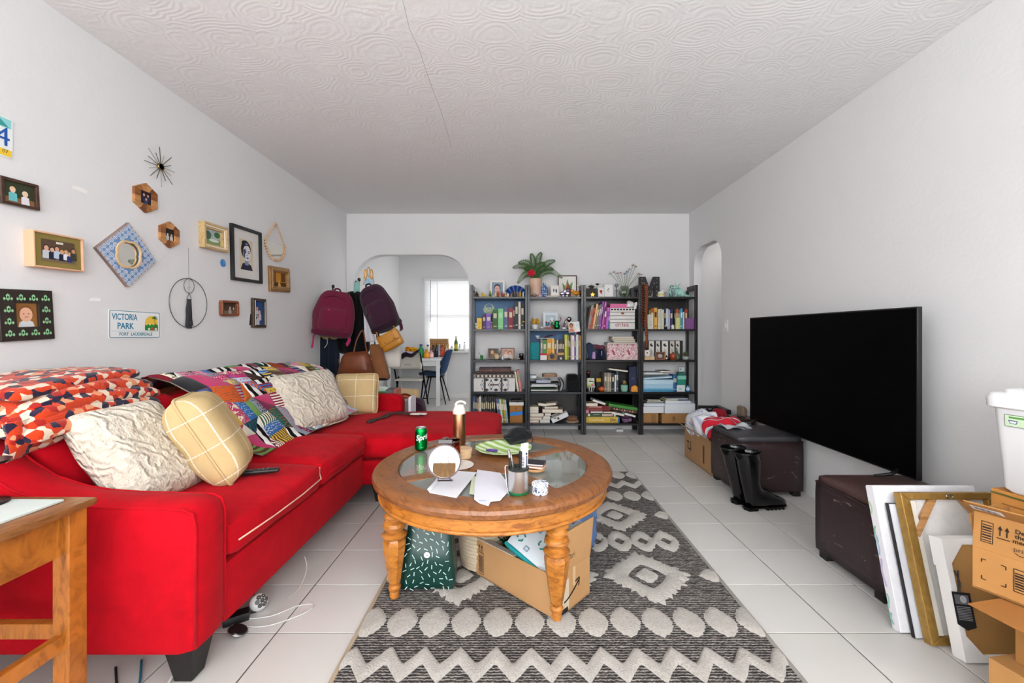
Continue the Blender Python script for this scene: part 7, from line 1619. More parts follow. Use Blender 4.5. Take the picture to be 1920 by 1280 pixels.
# upper shelf
row(3,1,c5,[(490,498,440,'#c9c6bc','ivory',.0),(500,511,404,'#6a8a3a','olive green'),(513,533,396,'#b04a22','burnt orange',0,'#e6c8a0'),(535,557,390,'#d9a84a','golden',0,'#3a2418'),(562,577,400,'#d8d2bc','cream'),(578,590,398,'#c9c8b8','pale grey'),(591,602,404,'#e0dcd0','off white'),(604,616,400,'#20222a','black'),(617,634,397,'#b9c4d8','silver blue'),(635,643,404,'#cfc8da','pale lilac'),(644,664,402,'#3a2f6a','indigo'),(674,684,402,'#2f4a2a','bottle green'),(685,699,398,'#a8461f','terracotta'),(700,712,404,'#8a5a30','chestnut'),(714,731,396,'#2f9ac4','sky blue',0,'#d8eef4'),(733,743,420,'#c9dade','pale aqua'),(746,764,400,'#a03a26','brick red')])
o = pot('pillar_candle','pale green pillar candle standing before the upper shelf books','candle',XU(691,c5),SZ[1],[(0,0),(.028,0),(.029,.003),(.029,.122),(.027,.125),(0,.122)],M('plastic','#c9cc86'),y=YI-.028);MB().tube([(0,0,.12),(.001,0,.132)],.001,5).build('wick',BLK,o)
o = boxitem('cream_booklet','worn cream booklet standing face out at the left, upper shelf of rightmost bookcase',XU(484,c5),XU(525,c5),SZ[1],ZV(438,c5),M('paper','#d2cfc2'),'booklet',.012,y=YI-.03);face(o,[('r',0,.08,.03,.006,'#9a968a'),('r',0,.05,.026,.02,'#b9b5a6')],.012,.1)
fig('tiny black bottle with white cap before the silver blue book','bottle',XU(611,c5),SZ[1],[('l','bottle',([(0,0),(.010,0),(.010,.018),(.004,.022),(0,.022)],),'#1a1a1c'),('b','cap',((0,0,.028),.008),'#e4e4e2')],'small_bottle',y=YI-.03);fig('tiny white glue jar before the indigo book','jar',XU(656,c5),SZ[1],[('l','jar',([(0,0),(.013,0),(.013,.024),(.010,.028),(.011,.034),(0,.035)],),'#e2e0d8')],'small_jar',y=YI-.03)
o = thing('pencil_holder','purple square mesh desk holder with pens','pen holder',(XU(778,c5),YI+.02,SZ[1]));Wp = XU(808,c5)-XU(748,c5);Hp = ZV(462,c5)-SZ[1]
MB().ring([(-Wp/2,-.03),(Wp/2,-.03),(Wp/2,.03),(-Wp/2,.03)],[(-Wp/2+.003,-.027),(Wp/2-.003,-.027),(Wp/2-.003,.027),(-Wp/2+.003,.027)],0,Hp).build('walls',M('plastic','#80508a'),o);MB().box((0,0,.002),(Wp-.004,.056,.004)).build('base',M('plastic','#80508a'),o);MB().box((0,0,Hp/2),(.004,.056,Hp-.002)).build('divider',M('plastic','#a07aa8'),o)
for k,(x,cc,h) in enumerate(((.012,'#1a1a1e',.10),(.02,'#2a2a2e',.108),(-.01,'#e6e2da',.095))):MB().tube([(x,0,.006),(x+.006,.005,h)],.0035,6).build('pen',M('plastic',cc),o)
# middle shelf: boxed set of black and white volumes
z = SZ[2]
for k,(u0,u1,cc,nm) in enumerate(((500,546,'#dcdad4','first'),(549,586,'#cfccc6','second'),(589,643,'#e0ded8','third'),(646,685,'#cfcabf','fourth'),(687,721,'#d8d6ce','fifth'))):
    o = boxitem('slipcase',f'{nm} of five white slipcases with black ink drawings',XU(u0,c5),XU(u1,c5)-.0015,z,ZV(616,c5),M('paint','#1b1a1a'),'book',.12,y=YI+.035,group='ink drawing slipcases');w,h = XU(u1,c5)-XU(u0,c5),ZV(616,c5)-z
    face(o,[('r',.003,h/2,w*.8,h*.96,cc),('e',-.004,h*.78,w*.14,h*.06,'#2a2826'),('e',.006,h*.73,w*.18,h*.05,'#3a3836'),('r',.0,h*.84,w*.3,.003,'#2a2826'),('r',-.004,h*.40,.0025,h*.34,'#3a3836'),('r',.004,h*.40,.0025,h*.30,'#3a3836'),('r',.011,h*.38,.002,h*.22,'#5a5856')],.12,h)
boxitem('black_volume','plain black volume at the right end of the slipcases',XU(722,c5),XU(741,c5),z,ZV(616,c5),M('paint','#1d1b1a'),'book',.12,y=YI+.035)
o = boxitem('wooden_block','pale wooden block box under the spotted mug',XU(464,c5),XU(532,c5),z,z+.038,M('wood','#cdb08a','#b0906a'),'box',.06,y=YI-.04);MB().box((0,-.031,.019),(.003,.002,.036)).build('seam',M('paint','#8a6a4a'),o)
fig('white mug with dark spots on the wooden block','mug',XU(488,c5),z+.0385,[('l','body',([(0,0),(.024,0),(.028,.006),(.028,.05),(.026,.052),(.024,.01),(0,.008)],),'#e6e0d6'),('b','spot',((-.01,-.024,.03),.007,(1,.6,1)),'#3a2a22'),('b','spot',((.012,-.023,.018),.006,(1,.6,1)),'#a03a2a'),('b','spot',((.008,-.024,.040),.005,(1,.6,1)),'#3a2a22')],'spotted_mug',y=YI-.015)
stand_frame('small orange wooden frame before the slipcases',XU(538,c5),XU(602,c5),z,ZV(693,c5),M('wood','#9a5a2c','#6a3a18'),.009,lambda w,h:[('r',0,0,w,h,'#5a4a48'),('e',0,0,w*.3,h*.3,'#b9a8a0')],y=YI-.03)
fig('small black and white bird ornament before the third slipcase','ornament',XU(622,c5),z,[('b','body',((0,0,.014),.013,(1.2,.8,1)),'#2a2826'),('b','breast',((-.008,-.006,.014),.009),'#e6e4e0'),('b','head',((-.008,0,.03),.008),'#2a2826')],y=YI-.02)
fig('red brown lidded jar before the fourth slipcase','jar',XU(661,c5),z,[('l','jar',([(0,0),(.022,0),(.03,.015),(.031,.035),(.024,.05),(.020,.052),(0,.052)],),'#8f3f26'),('b','knob',((0,0,.056),.008),'#6a2a18')],'clay_jar',y=YI-.02)
fig('dark green bottle gourd vase behind the red brown jar','vase',XU(690,c5),z,[('l','vase',([(0,0),(.022,0),(.030,.02),(.028,.042),(.014,.055),(.005,.075),(.004,.10),(0,.10)],),'#4a6a52')],'gourd_vase',y=YI+.0)
o = pot('cactus_pot','pale grey pot with a brown dried cactus','plant pot',XU(755,c5),z,[(0,0),(.022,0),(.028,.004),(.033,.030),(.034,.036),(.030,.036),(0,.032)],M('gloss','#a9b4b0'),y=YI+.02)
for k,(x,zz,r_) in enumerate(((0,.05,.016),(.012,.068,.013),(-.012,.072,.014),(.004,.088,.011),(-.018,.055,.010),(.02,.05,.009))):MB().ball((x,.004*(-1)**k,zz),r_,10,sc=(1,.6,1)).build('pad',M('fabric',('#5f5242','#4d5a40')[k % 2]),o,smooth=True)
# lower shelf
z = SZ[3]
o = boxitem('blue_case','large pale blue storage box with wave print, lower shelf of rightmost bookcase',XU(460,c5),XU(664,c5),z,ZV(882,c5),M('paper','#a9cfe4'),'box',.18,y=YI-.01);w,h = XU(664,c5)-XU(460,c5),ZV(882,c5)-z
face(o,[('r',0,.012,w,.02,'#3f94bc'),('r',0,.03,w,.012,'#6fb4d4'),('r',0,h*.8,w,h*.3,'#c0dcec')]+[('e',-w*.4+w*.1*k,.03,.012,.006,'#3f94bc') for k in range(9)],.18,h)
flat('folder','pale blue folder lying slanted on the wave print box',XU(462,c5),XU(660,c5),ZV(882,c5)+.001,.018,'#b4d6e8','folder',.17,ry=-.06,y=YI-.005,pages='#c9e2ee')
flat('book','grey striped book on top of the pale blue folder',XU(462,c5),XU(600,c5),ZV(858,c5)+.016,.026,'#7d8a8a','book',.15,y=YI,pages='#d8dedc');flat('book','dark small book topmost on the pale blue pile',XU(572,c5),XU(650,c5),ZV(858,c5)+.0425,.018,'#3a3a3c','book',.13,y=YI,rz=.1)
book('book','bright blue narrow book upright beside the wave print box',XU(667,c5),XU(678,c5),z,ZV(850,c5),'#2a6aa8');book('book','royal blue narrow book upright beside the bright blue one',XU(679,c5),XU(690,c5),z,ZV(852,c5),'#1f4f8f')
o = boxitem('medicine_box','white and aqua carton at the right, lower shelf of rightmost bookcase',XU(692,c5),XU(748,c5),z,ZV(920,c5),M('paper','#dfe9ea'),'box',.08,y=YI);face(o,[('r',-.01,.03,.03,.02,'#9fd0cc')],.08,.05)
boxitem('green_box','emerald green carton stacked on the white and aqua carton',XU(695,c5),XU(752,c5),ZV(920,c5)+.0005,ZV(882,c5),M('paint','#168a72'),'box',.08,y=YI);boxitem('mint_box','mint carton stacked above the emerald green one',XU(697,c5),XU(756,c5),ZV(882,c5)+.0005,ZV(856,c5),M('paint','#7fc4b0'),'box',.08,y=YI);boxitem('teal_box','dark teal carton topmost of the green stack',XU(704,c5),XU(750,c5),ZV(856,c5)+.0005,ZV(834,c5),M('paint','#1d6a60'),'box',.07,y=YI+.005)
stand_frame('small silver frame on top of the teal carton',XU(708,c5),XU(750,c5),ZV(834,c5)+.001,ZV(795,c5),M('metal','#8a9494'),.006,lambda w,h:[('r',0,0,w,h,'#cdd6d6'),('e',-.1*w,0,.1*w,.2*h,'#3a3a40')],y=YI+.03)
o = pot('blue_canister','blue and white canister at the right end of the lower shelf','canister',XU(770,c5),z,[(0,0),(.018,0),(.019,.002),(.019,.062),(.017,.066),(0,.066)],M('gloss','#2f8ac0'),y=YI+.015);MB().lathe([(.0193,.015),(.0195,.016),(.0195,.045),(.0193,.046)],20).build('label',M('paper','#d8e6f0'),o)
# bottom shelf
z = SZ[4]
o = boxitem('cardboard_box','plain small cardboard box, left of two on the rightmost bottom shelf',XU(462,c5),XU(565,c5),z,ZV(1110,c5),M('card','#a87d50'),'box',.18);MB().box((.03,-.0905,.05),(.05,.001,.098)).build('tape',M('card','#8f6a44'),o)
o = boxitem('cardboard_box','wider cardboard box with barcode, right of two on the rightmost bottom shelf',XU(585,c5),XU(762,c5),z,ZV(1112,c5),M('card','#ab8052'),'box',.18,y=YI-.02);face(o,[('r',-.01,.05,.03,.045,'#4a3826')]+[('r',-.01,.034+.006*k,.026,.003,'#ab8052') for k in range(6)],.18,.1)
zz = ZV(1110,c5)+.0006
o = boxitem('white_carton','white paper carton above the plain small cardboard box',XU(457,c5),XU(598,c5),zz,ZV(1066,c5),M('paper','#e4e8ec'),'box',.19,y=YI-.02);boxitem('white_case','long white flat box above the barcode cardboard box',XU(602,c5),XU(828,c5)-.014,zz+.001,ZV(1045,c5),M('paper','#e6ecf2'),'box',.19,y=YI-.04)
zz = ZV(1066,c5)+.0006;flat('paper_stack','thick ream of white paper on the white carton',XU(460,c5),XU(606,c5)-.004,zz,.04,'#5a6478','paper',.18,y=YI-.02,pages='#dfe4ee');flat('catalogue','black and green catalogue on the paper ream',XU(480,c5),XU(600,c5),zz+.0405,.022,'#2a3328','catalogue',.17,rz=.06,y=YI-.01,pages='#b9bcb4');flat('catalogue','dark glossy catalogue topmost on the paper ream',XU(495,c5),XU(585,c5),zz+.063,.014,'#1d1f22','catalogue',.15,rz=-.1,y=YI)
zz = ZV(1045,c5)+.0006;flat('paper_stack','loose white documents on the long white flat box',XU(612,c5),XU(785,c5),zz,.03,'#cdd6e2','paper',.17,rz=-.05,y=YI-.02,pages='#e4e8f0');flat('catalogue','yellow edged magazine on the loose white documents',XU(608,c5),XU(700,c5),zz+.0305,.012,'#b9a83a','magazine',.15,rz=.12,y=YI,pages='#dfe0d4');flat('folder','grey blue folder topmost over the loose documents',XU(620,c5),XU(770,c5),zz+.043,.012,'#8f98a8','folder',.15,rz=-.04,y=YI+.005,pages='#d4dae2')
flat('adapter','white power adapter on the floor under the third bookcase',XU(290,c5),XU(340,c5),.001,.025,'#e2e2e2','adapter',.05,y=YI+.1,pages='#e2e2e2')

# ================================================================== coat stand and bags
YC = 4.45
c = at(668,600,4.52)
o = thing('coat_stand','black metal coat stand hidden under bags beside the archway','coat stand',(c.x,4.52,0))
MB().lathe([(0,0),(.17,0),(.17,.012),(.03,.03),(.016,.05),(.016,1.66),(.022,1.67),(.012,1.70),(0,1.705)],20).build('pole',BLK,o,smooth=True,auto=.6)
for dx,dy,zz in ((-.20,-.10,1.62),(.075,-.12,1.69),(-.06,-.14,1.45),(.14,-.12,1.40),(.18,-.14,1.22),(-.16,-.05,1.25)):
    MB().tube(smoothp([(0,0,zz-.10),(dx*.6,dy*.6,zz-.09),(dx,dy,zz-.04),(dx*1.02,dy*1.02,zz)]),.008,6).build('hook',BLK,o,smooth=True)
    MB().ball((dx*1.02,dy*1.02,zz+.008),.017,10,sc=(1,1,1.3)).build('hook_knob',BLK,o,smooth=True)
def backpack(lab,px,py,Y,roll,W,H,Dp,main,dark,acc,seed,group=None):
    c = at(px,py,Y);m = Matrix.Translation(c) @ Matrix.Rotation(roll,4,'Y') @ Matrix.Rotation(.15*(1 if roll > 0 else -1),4,'Z')
    o = thing('backpack',lab,'backpack',mat=m,group=group)
    def wp(q):return (q[0]*(1-.28*max(0,q[2])/(H/2)*.8)+.012*noise.noise(q*7+Vector((seed,0,0))),q[1]*(1-.25*max(0,q[2])/(H/2)),q[2]+.010*noise.noise(q*8))
    F = M('fabric',main);F2 = M('fabric',dark)
    MB().soft((0,0,0),(W,Dp,H),.07,(.01,.015,.01),14,warp=wp).build('main_bag',F,o,smooth=True,weld=True)
    MB().soft((.01,-Dp*.42,-H*.12),(W*.72,Dp*.35,H*.52),.05,(.005,.012,.005),10).build('front_pocket',F,o,smooth=True,weld=True)
    MB().soft((0,0,-H*.42),(W*.98,Dp*1.02,H*.16),.035,n=8).build('base_panel',F2,o,smooth=True,weld=True)
    P = [(W*.30*math.cos(t),-Dp*.62,-H*.12+H*.20*math.sin(t)) for t in [PI*.98-PI*.96*k/12 for k in range(13)]]
    MB().tube(P,.005,6).build('pocket_zip',F2,o,smooth=True)
    MB().tube(smoothp([(-W*.40,-Dp*.30,H*.10),(-W*.26,-Dp*.42,H*.32),(.0,-Dp*.46,H*.40),(W*.26,-Dp*.42,H*.32),(W*.40,-Dp*.30,H*.10)]),.005,6).build('main_zip',F2,o,smooth=True)
    MB().tube(smoothp([(-.035,0,H*.47),(-.02,-.01,H*.56),(.02,-.01,H*.56),(.035,0,H*.47)]),.009,6,flat=.5).build('grab_handle',F2,o,smooth=True)
    for s in (-1,1):MB().tube(smoothp([(s*W*.40,Dp*.2,-H*.40),(s*W*.46,Dp*.1,-H*.52),(s*W*.44,.0,-H*.62),(s*W*.43,-.02,-H*(.80 if s < 0 else .64))]),.02,6,flat=.25).build('strap',M('fabric',acc),o,smooth=True)
    MB().tube(smoothp([(-W*.06,-Dp*.74,H*.10),(-W*.10,-Dp*.80,-H*.04),(-W*.14,-Dp*.80,-H*.16)]),.012,6,flat=.5).build('zip_pull',M('fabric',acc),o,smooth=True)
    return o
backpack('maroon backpack with pink zip pulls hanging on the left of the coat stand',627,589,4.13,.14,.365,.44,.15,'#6d1f38','#551730','#c2286e',1)
backpack('dark plum backpack hanging slanted on the right of the coat stand',710,578,4.28,-.42,.30,.47,.18,'#3d2233','#2c1826','#4a2038',4)
o = None
# black coat
c = at(666,605,4.40)
o = thing('black_coat','long black coat hanging between the two backpacks','coat',(c.x,4.40,c.z))
MB().soft((-.01,0,0),(.33,.15,.66),.07,n=14,warp=lambda q:(q[0]*(.45+.55*max(0,min(1,(.36-q[2])/.5)))+.012*math.sin(q[2]*9),q[1]+.014*math.sin(q[0]*50),q[2])).build('body',M('fabric','#0b0b0d'),o,smooth=True,weld=True)
MB().tube(smoothp([(.08,-.05,.22),(.10,-.07,.05),(.09,-.07,-.15),(.08,-.06,-.25)]),.045,10,flat=.5).build('sleeve',M('fabric','#0d0d10'),o,smooth=True)
c = at(690,608,4.30);o = thing('white_shirt','white cloth hanging between the black coat and plum backpack','cloth',(c.x,4.30,c.z))
MB().sheet(lambda u,v:((u-.5)*(.05+.06*v)+.02*(1-v)*0-.02+.04*v,.012*math.sin(u*7),.16-.34*v),8,14,.012).build('cloth',M('fabric','#dfe0e8'),o,smooth=True)
c = at(617,668,4.36);o = thing('navy_trousers','dark navy trousers hanging below the maroon backpack','trousers',(c.x,4.36,c.z))
for s in (-1,1):MB().soft((s*.055,0,0),(.115,.05,.42),.022,n=8,warp=lambda q,s=s:(q[0],q[1]+.012*math.sin(q[0]*60+s),q[2])).build('trouser_leg',M('fabric','#17202e'),o,smooth=True)
MB().soft((.02,0,.20),(.24,.06,.05),.02,n=6).build('tan_waistband',M('fabric','#b59a62'),o,smooth=True)
MB().tube(smoothp([(-.01,-.035,.20),(.0,-.04,.14),(-.03,-.04,.09)]),.004,5).build('drawstring',M('fabric','#d8d4cc'),o,smooth=True)
# leather bag
c = at(667,683,4.18);o = thing('leather_handbag','brown leather handbag hanging at the bottom of the coat stand','handbag',(c.x,4.18,c.z))
LB = M('leather','#71391c')
MB().soft((0,0,0),(.315,.13,.26),.06,(.0,.012,0),12,warp=lambda q:(q[0]*(1-.22*q[2]/.13)+.05*q[2]/.26*0,q[1],q[2]+.35*q[0]*q[2]/.26*0+.018*noise.noise(q*6)+.12*q[0]*(1 if q[2] > 0 else .1))).build('body',LB,o,smooth=True,weld=True)
MB().tube(smoothp([(-.14,-.075,.06),(-.10,-.082,-.06),(.02,-.088,-.115),(.13,-.082,-.10),(.15,-.07,.02)]),.006,6).build('seam',M('leather','#5d2f1a'),o,smooth=True)
MB().tube(smoothp([(-.02,0,.12),(.0,.02,.24),(.05,.05,.34),(.09,.02,.20),(.11,0,.13)]),.008,6,flat=.5).build('strap',LB,o,smooth=True)
c = at(709,678,4.30);o = thing('suede_tote','tan suede tote bag hanging right of the leather handbag','bag',(c.x,4.30,c.z))
MB().soft((0,0,0),(.19,.10,.36),.025,n=10,warp=lambda q:(q[0]*(.55+.45*max(0,min(1,(.2-q[2])/.36)))-.03*q[2]/.2,q[1]*(.6+.4*(.18-q[2])/.36),q[2]+.01*noise.noise(q*10))).build('body',M('fabric','#8a5a3a'),o,smooth=True,weld=True)
MB().soft((.01,0,-.175),(.185,.10,.03),.012,n=5).build('dark_base',M('fabric','#161214'),o,smooth=True);MB().box((-.055,-.055,.02),(.012,.004,.04)).build('white_tab',M('paper','#e6e2dc'),o)
MB().tube(smoothp([(-.03,0,.17),(-.06,.03,.30),(-.03,.04,.36),(.0,.02,.2)]),.007,6,flat=.5).build('strap',M('fabric','#2e2430'),o,smooth=True)
c = at(733,638,4.20);m = Matrix.Translation(c) @ Matrix.Rotation(-.50,4,'Y');o = thing('mustard_satchel','mustard yellow leather satchel hanging at a slant on the coat stand','handbag',mat=m);MU = M('leather','#b5781a')
MB().soft((0,0,0),(.215,.08,.165),.018,n=6).build('body',MU,o,smooth=True,weld=True);MB().soft((0,-.04,.03),(.222,.016,.11),.007,n=5).build('flap',MU,o,smooth=True,weld=True)
MB().box((0,-.047,-.025),(.222,.004,.004)).build('flap_seam',M('leather','#8a5810'),o)
for x in (-.05,.05):MB().ball((x,-.05,.0),.006,8).build('stud',M('metal','#7a5a2a'),o,smooth=True)
MB().tube(smoothp([(-.10,0,.07),(-.08,.02,.20),(-.02,.05,.30),(.05,.03,.22),(.10,0,.07)]),.006,6,flat=.5).build('strap',MU,o,smooth=True)
c = at(734,668,4.42);o = thing('white_tote','off white canvas tote behind the mustard satchel','bag',(c.x,4.42,c.z));MB().soft((0,0,0),(.20,.08,.24),.03,n=8,warp=lambda q:(q[0],q[1],q[2]+.014*noise.noise(q*9))).build('body',M('fabric','#d8d4cc'),o,smooth=True,weld=True);MB().tube(smoothp([(-.05,0,.11),(-.04,.0,.26),(.03,.0,.26),(.05,0,.11)]),.008,6,flat=.4).build('handle',M('fabric','#c9c4ba'),o,smooth=True)
c = at(669,540,4.36);o = thing('face_mask','pale teal face mask hanging beside the plum backpack top','mask',(c.x,4.36,c.z));MB().sheet(lambda u,v:((u-.5)*.06,-.02*math.sin(u*PI),(v-.5)*.10+.02*u),6,6,.003).build('mask',M('fabric','#8fc6bc'),o,smooth=True);MB().tube(smoothp([(-.03,0,.04),(.0,.02,.08),(.03,0,.05)]),.002,5).build('ear_loop',M('fabric','#dfe6e4'),o)
c = at(691,518,4.44);o = thing('gold_crown_ornament','gold looped ornament with pale blue centre at the top of the coat stand','ornament',(c.x,4.44,c.z))
for k,(x,zz,rx,rz_) in enumerate(((-.032,.022,.014,.05),(0,.045,.014,.05),(.032,.022,.014,.05))):MB().tube([(x+rx*math.cos(a),0,zz+rz_*math.sin(a)) for a in [2*PI*t/20 for t in range(20)]],.005,6,True).build('loop',M('metal','#c08a3a',None,.35),o,smooth=True)
MB().tube(smoothp([(-.045,0,.01),(-.05,0,-.05),(-.055,0,-.09)]),.005,6).build('side_bar',M('metal','#c08a3a',None,.35),o,smooth=True);MB().tube(smoothp([(.045,0,.01),(.055,0,-.05),(.06,0,-.09)]),.005,6).build('side_bar',M('metal','#c08a3a',None,.35),o,smooth=True)
MB().prism([(-.045,-.09),(.05,-.09),(.038,.0),(0,.03),(-.034,.0)],-.004,.004,face_mat((0,.003,0),(1,0,0),(0,0,1),(0,-1,0))).build('blue_insert',M('floral','#b8d4e4','#7fa6c4',40),o)

# ---- things standing behind the far sofa arm
def crate(lab,x0,x1,y0,y1,h,mat,name='storage_box'):
    o = thing(name,lab,'box',((x0+x1)/2,(y0+y1)/2,0));MB().box((0,0,h*.46),(x1-x0-.01,y1-y0-.01,h*.92)).build('body',mat,o,bev=.004);MB().box((0,0,h*.955),(x1-x0,y1-y0,h*.09)).build('lid',mat,o,bev=.003);return o
crate('grey storage bin behind the far sofa arm',-1.62,-1.12,4.02,4.36,.46,M('plastic','#a9a6a2'),'storage_bin')
c = at(716,730,4.10);o = thing('green_gift_bag','bright green gift bag with white tissue behind the sofa arm','bag',(c.x,4.12,.461));MB().box((0,0,.055),(.12,.06,.11),taper=(.96,1)).build('bag',M('paint','#16964a'),o,bev=.002);MB().soft((0,0,.125),(.10,.05,.06),.02,n=7,warp=lambda q:(q[0],q[1],q[2]+.02*noise.noise(q*40))).build('tissue',M('paper','#dff0e6'),o,smooth=True)
c = at(738,731,4.15);o = thing('magazine_holder','grey patterned magazine file with red edge behind the sofa arm','file holder',(c.x,4.16,.461));MB().box((-.02,0,.065),(.075,.16,.13)).build('body',M('floral','#8a8f90','#5a6264',60),o,bev=.002);MB().box((.035,0,.066),(.028,.17,.132)).build('red_edge',M('paint','#c9705a'),o,bev=.002)
c = at(692,722,4.3);o = thing('paper_bag','pink and white paper bag below the suede tote','bag',(c.x,4.30,.461));MB().box((0,0,.08),(.11,.07,.16)).build('bag',M('stripes','#e6dcd6','#c98a90',('X',14)),o,bev=.003);MB().tube(smoothp([(-.03,0,.16),(-.02,0,.21),(.02,0,.21),(.03,0,.16)]),.003,5).build('handle',M('paper','#e6dcd6'),o)
c = at(766,744,4.75);o = thing('striped_tote','cream tote bag with orange and maroon arcs behind the sofa','bag',(c.x,4.72,0));zt = at(766,729,4.72).z;MB().soft((0,0,zt/2),(.24,.12,zt),.02,n=6).build('body',M('fabric','#d9b98c'),o,smooth=True,weld=True)
sh = []
for k,cc in enumerate(('#7a2a1e','#d9855a','#7a2a1e','#e0a878')):sh.append(('p',[( -.02+(.12-.022*k)*math.cos(a),zt-.16+(.12-.022*k)*math.sin(a)) for a in [PI*t/16 for t in range(17)]],cc))
prt('arc_print',o,sh,face_mat((0,-.0612,0),(1,0,0),(0,0,1),(0,-1,0)),.9)
c = at(780,764,4.05);zt = at(780,748,4.05).z;o = thing('plum_bag','dark plum gym bag on the floor behind the chaise','bag',(c.x,4.12,0));MB().soft((0,0,zt/2),(.21,.20,zt),.06,n=10,warp=lambda q:(q[0]*(1-.45*max(0,q[2])/(.2)),q[1],q[2]+.012*noise.noise(q*9))).build('body',M('fabric','#33182c'),o,smooth=True,weld=True);MB().tube(smoothp([(-.06,-.08,zt*.96),(.0,-.11,zt*.98),(.06,-.09,zt*.9)]),.012,6,flat=.4).build('handle',M('fabric','#5a3a50'),o,smooth=True)
o = tag(MB().prism(rrect(.12,.46,.03),-.012,.012,face_mat((-.955,3.80,.34),(.15,1,0),(0,0,1),(1,-.15,0))).build('white_board',M('paint','#dfe0e6'),bev=.003),'white rounded board leaning on the end of the far sofa arm','board')

# ================================================================== dining room
TZD = .74
o = thing('dining_table','white dining table under the dining room window','table',(-1.64,6.93,0));WW = M('plastic','#eef0f2')
MB().box((0,0,TZD-.0175),(.84,.72,.035)).build('top',WW,o,bev=.003)
for sx in (-1,1):
    for sy in (-1,1):MB().box((sx*.385,sy*.325,(TZD-.035)/2),(.05,.05,TZD-.035)).build('leg',WW,o,bev=.003)
for sy in (-1,1):MB().box((0,sy*.325,TZD-.075),(.72,.02,.08)).build('apron',WW,o)
for sx in (-1,1):MB().box((sx*.385,0,TZD-.075),(.02,.60,.08)).build('apron',WW,o)
# folding chair
o = thing('folding_chair','ivory plastic folding chair with black metal legs at the dining table','chair',(-1.665,6.5,0));IV = M('plastic','#d6d2c6');BM = M('metal','#232325',None,.4)
MB().soft((0,.04,.425),(.40,.38,.028),.012,(0,0,.004),8).build('seat',IV,o,smooth=True,weld=True)
MB().sheet(lambda u,v:((u-.5)*.43,-.17+.04*math.cos((u-.5)*2.4)-.03*v,.60+.235*v-.0*u),12,6,.018).build('backrest',IV,o,smooth=True)
MB().soft((0,-.150,.665),(.12,.012,.03),.006,n=4).build('hand_hole',M('plastic','#b9b5aa'),o,smooth=True)
for s in (-1,1):
    MB().tube([(s*.205,-.20,.835),(s*.212,-.165,.70),(s*.222,.26,.0)],.0125,8).build('front_leg',BM,o,smooth=True)
    MB().tube([(s*.195,.06,.46),(s*.20,-.20,.0)],.0125,8).build('rear_leg',BM,o,smooth=True)
MB().tube([(-.19,-.14,.12),(.19,-.14,.12)],.009,8).build('crossbar',BM,o,smooth=True);MB().tube([(-.205,.20,.10),(.205,.20,.10)],.009,8).build('crossbar',BM,o,smooth=True)
o = thing('dark_scarf','dark plum scarf thrown over the folding chair backrest','scarf',(-1.60,6.30,.80));MB().sheet(lambda u,v:((u-.5)*.26,.0-.05*math.sin(v*PI)*1.2-.015,.03-.12*abs(v-.3)*(1-.5*u)+.02*math.sin(u*8)+.05*u),12,8,.008).build('cloth',M('fabric','#2b1a26'),o,smooth=True)
# blue shell chair
o = thing('shell_chair','navy blue shell chair with thin black legs at the dining table','chair',(-1.36,6.9,0),0);NV = M('fabric','#1c3a5c')
prof = [(-.23,.455),(-.18,.462),(-.05,.445),(.06,.44),(.14,.47),(.185,.54),(.215,.64),(.25,.76),(.275,.845),(.29,.86)]
P = smoothp([(x,0,zz) for x,zz in prof],3)
def shell(u,v):
    k = min(len(P)-1,int(v*(len(P)-1)));a = P[k];w_ = .21*(1-.15*v)*(1-.35*max(0,v-.8)/.2)*(1-.3*max(0,.12-v)/.12);s = (u-.5)*2
    return (a.x-(.07*s*s if v > .45 else 0),s*w_,a.z+(.045*s*s if v < .55 else .0))
MB().sheet(shell,12,len(P)-1,.022).build('shell',NV,o,smooth=True)
for sx,sy in ((-1,-1),(-1,1),(1,-1),(1,1)):MB().tube([(sx*.09+.01,sy*.10,.44),(sx*.19+.02,sy*.19,.0)],[.012,.008],8).build('leg',BM,o,smooth=True)
MB().box((.01,0,.43),(.26,.26,.012)).build('mount',BM,o)
# table and sill clutter
def bottle(lab,px,pyt,Y,z0,r,cap,body,kind='bottle',name='bottle',mk='gloss'):
    c = at(px,pyt,Y);H = max(.03,c.z-z0);o = thing(name,lab,kind,(c.x,Y,z0));MB().lathe([(0,0),(r*.95,0),(r,.004),(r,H*.62),(r*.9,H*.7),(r*.45,H*.8),(r*.42,H*.88),(0,H*.88)],16).build('body',M(mk,body),o,smooth=True,auto=.7);MB().lathe([(0,H*.86),(r*.55,H*.86),(r*.55,H),(0,H)],14).build('cap',M('plastic',cap),o,smooth=True,auto=.6);MB().lathe([(r*1.01,H*.15),(r*1.015,H*.16),(r*1.015,H*.5),(r*1.01,H*.51)],16).build('label',M('paper',sc(body,1.6)),o)
zt = TZD+.0005;tb = 'on the dining table'
bottle('green jar with blue cap ' + tb,789.5,645,6.75,zt,.045,'#22408a','#2f8a4a','jar','jar');bottle('amber orange jar ' + tb,800,654,6.72,zt,.042,'#c9a24a','#d98f2a','jar','jar');bottle('pale pink jar ' + tb,808.5,656,6.74,zt,.036,'#b98a9a','#d4a8b0','jar','jar')
bottle('white bottle with dark cap ' + tb,802,646,6.95,zt,.03,'#2a2a30','#e2e2e4');bottle('dark brown spice bottle ' + tb,812.5,646,7.05,zt,.028,'#1d1d20','#4a3a34');bottle('black spice bottle ' + tb,818.5,646,7.06,zt,.026,'#202024','#2a2c34');bottle('clear blue bottle ' + tb,823.5,645,7.1,zt,.026,'#b9c4cc','#b0c4d4');bottle('red sauce jar ' + tb,829.5,647,7.08,zt,.036,'#8a2a22','#cf4a34','jar','jar');bottle('cream capped jar ' + tb,837,647,7.1,zt,.026,'#c9b48a','#d9c8a0','jar','jar')
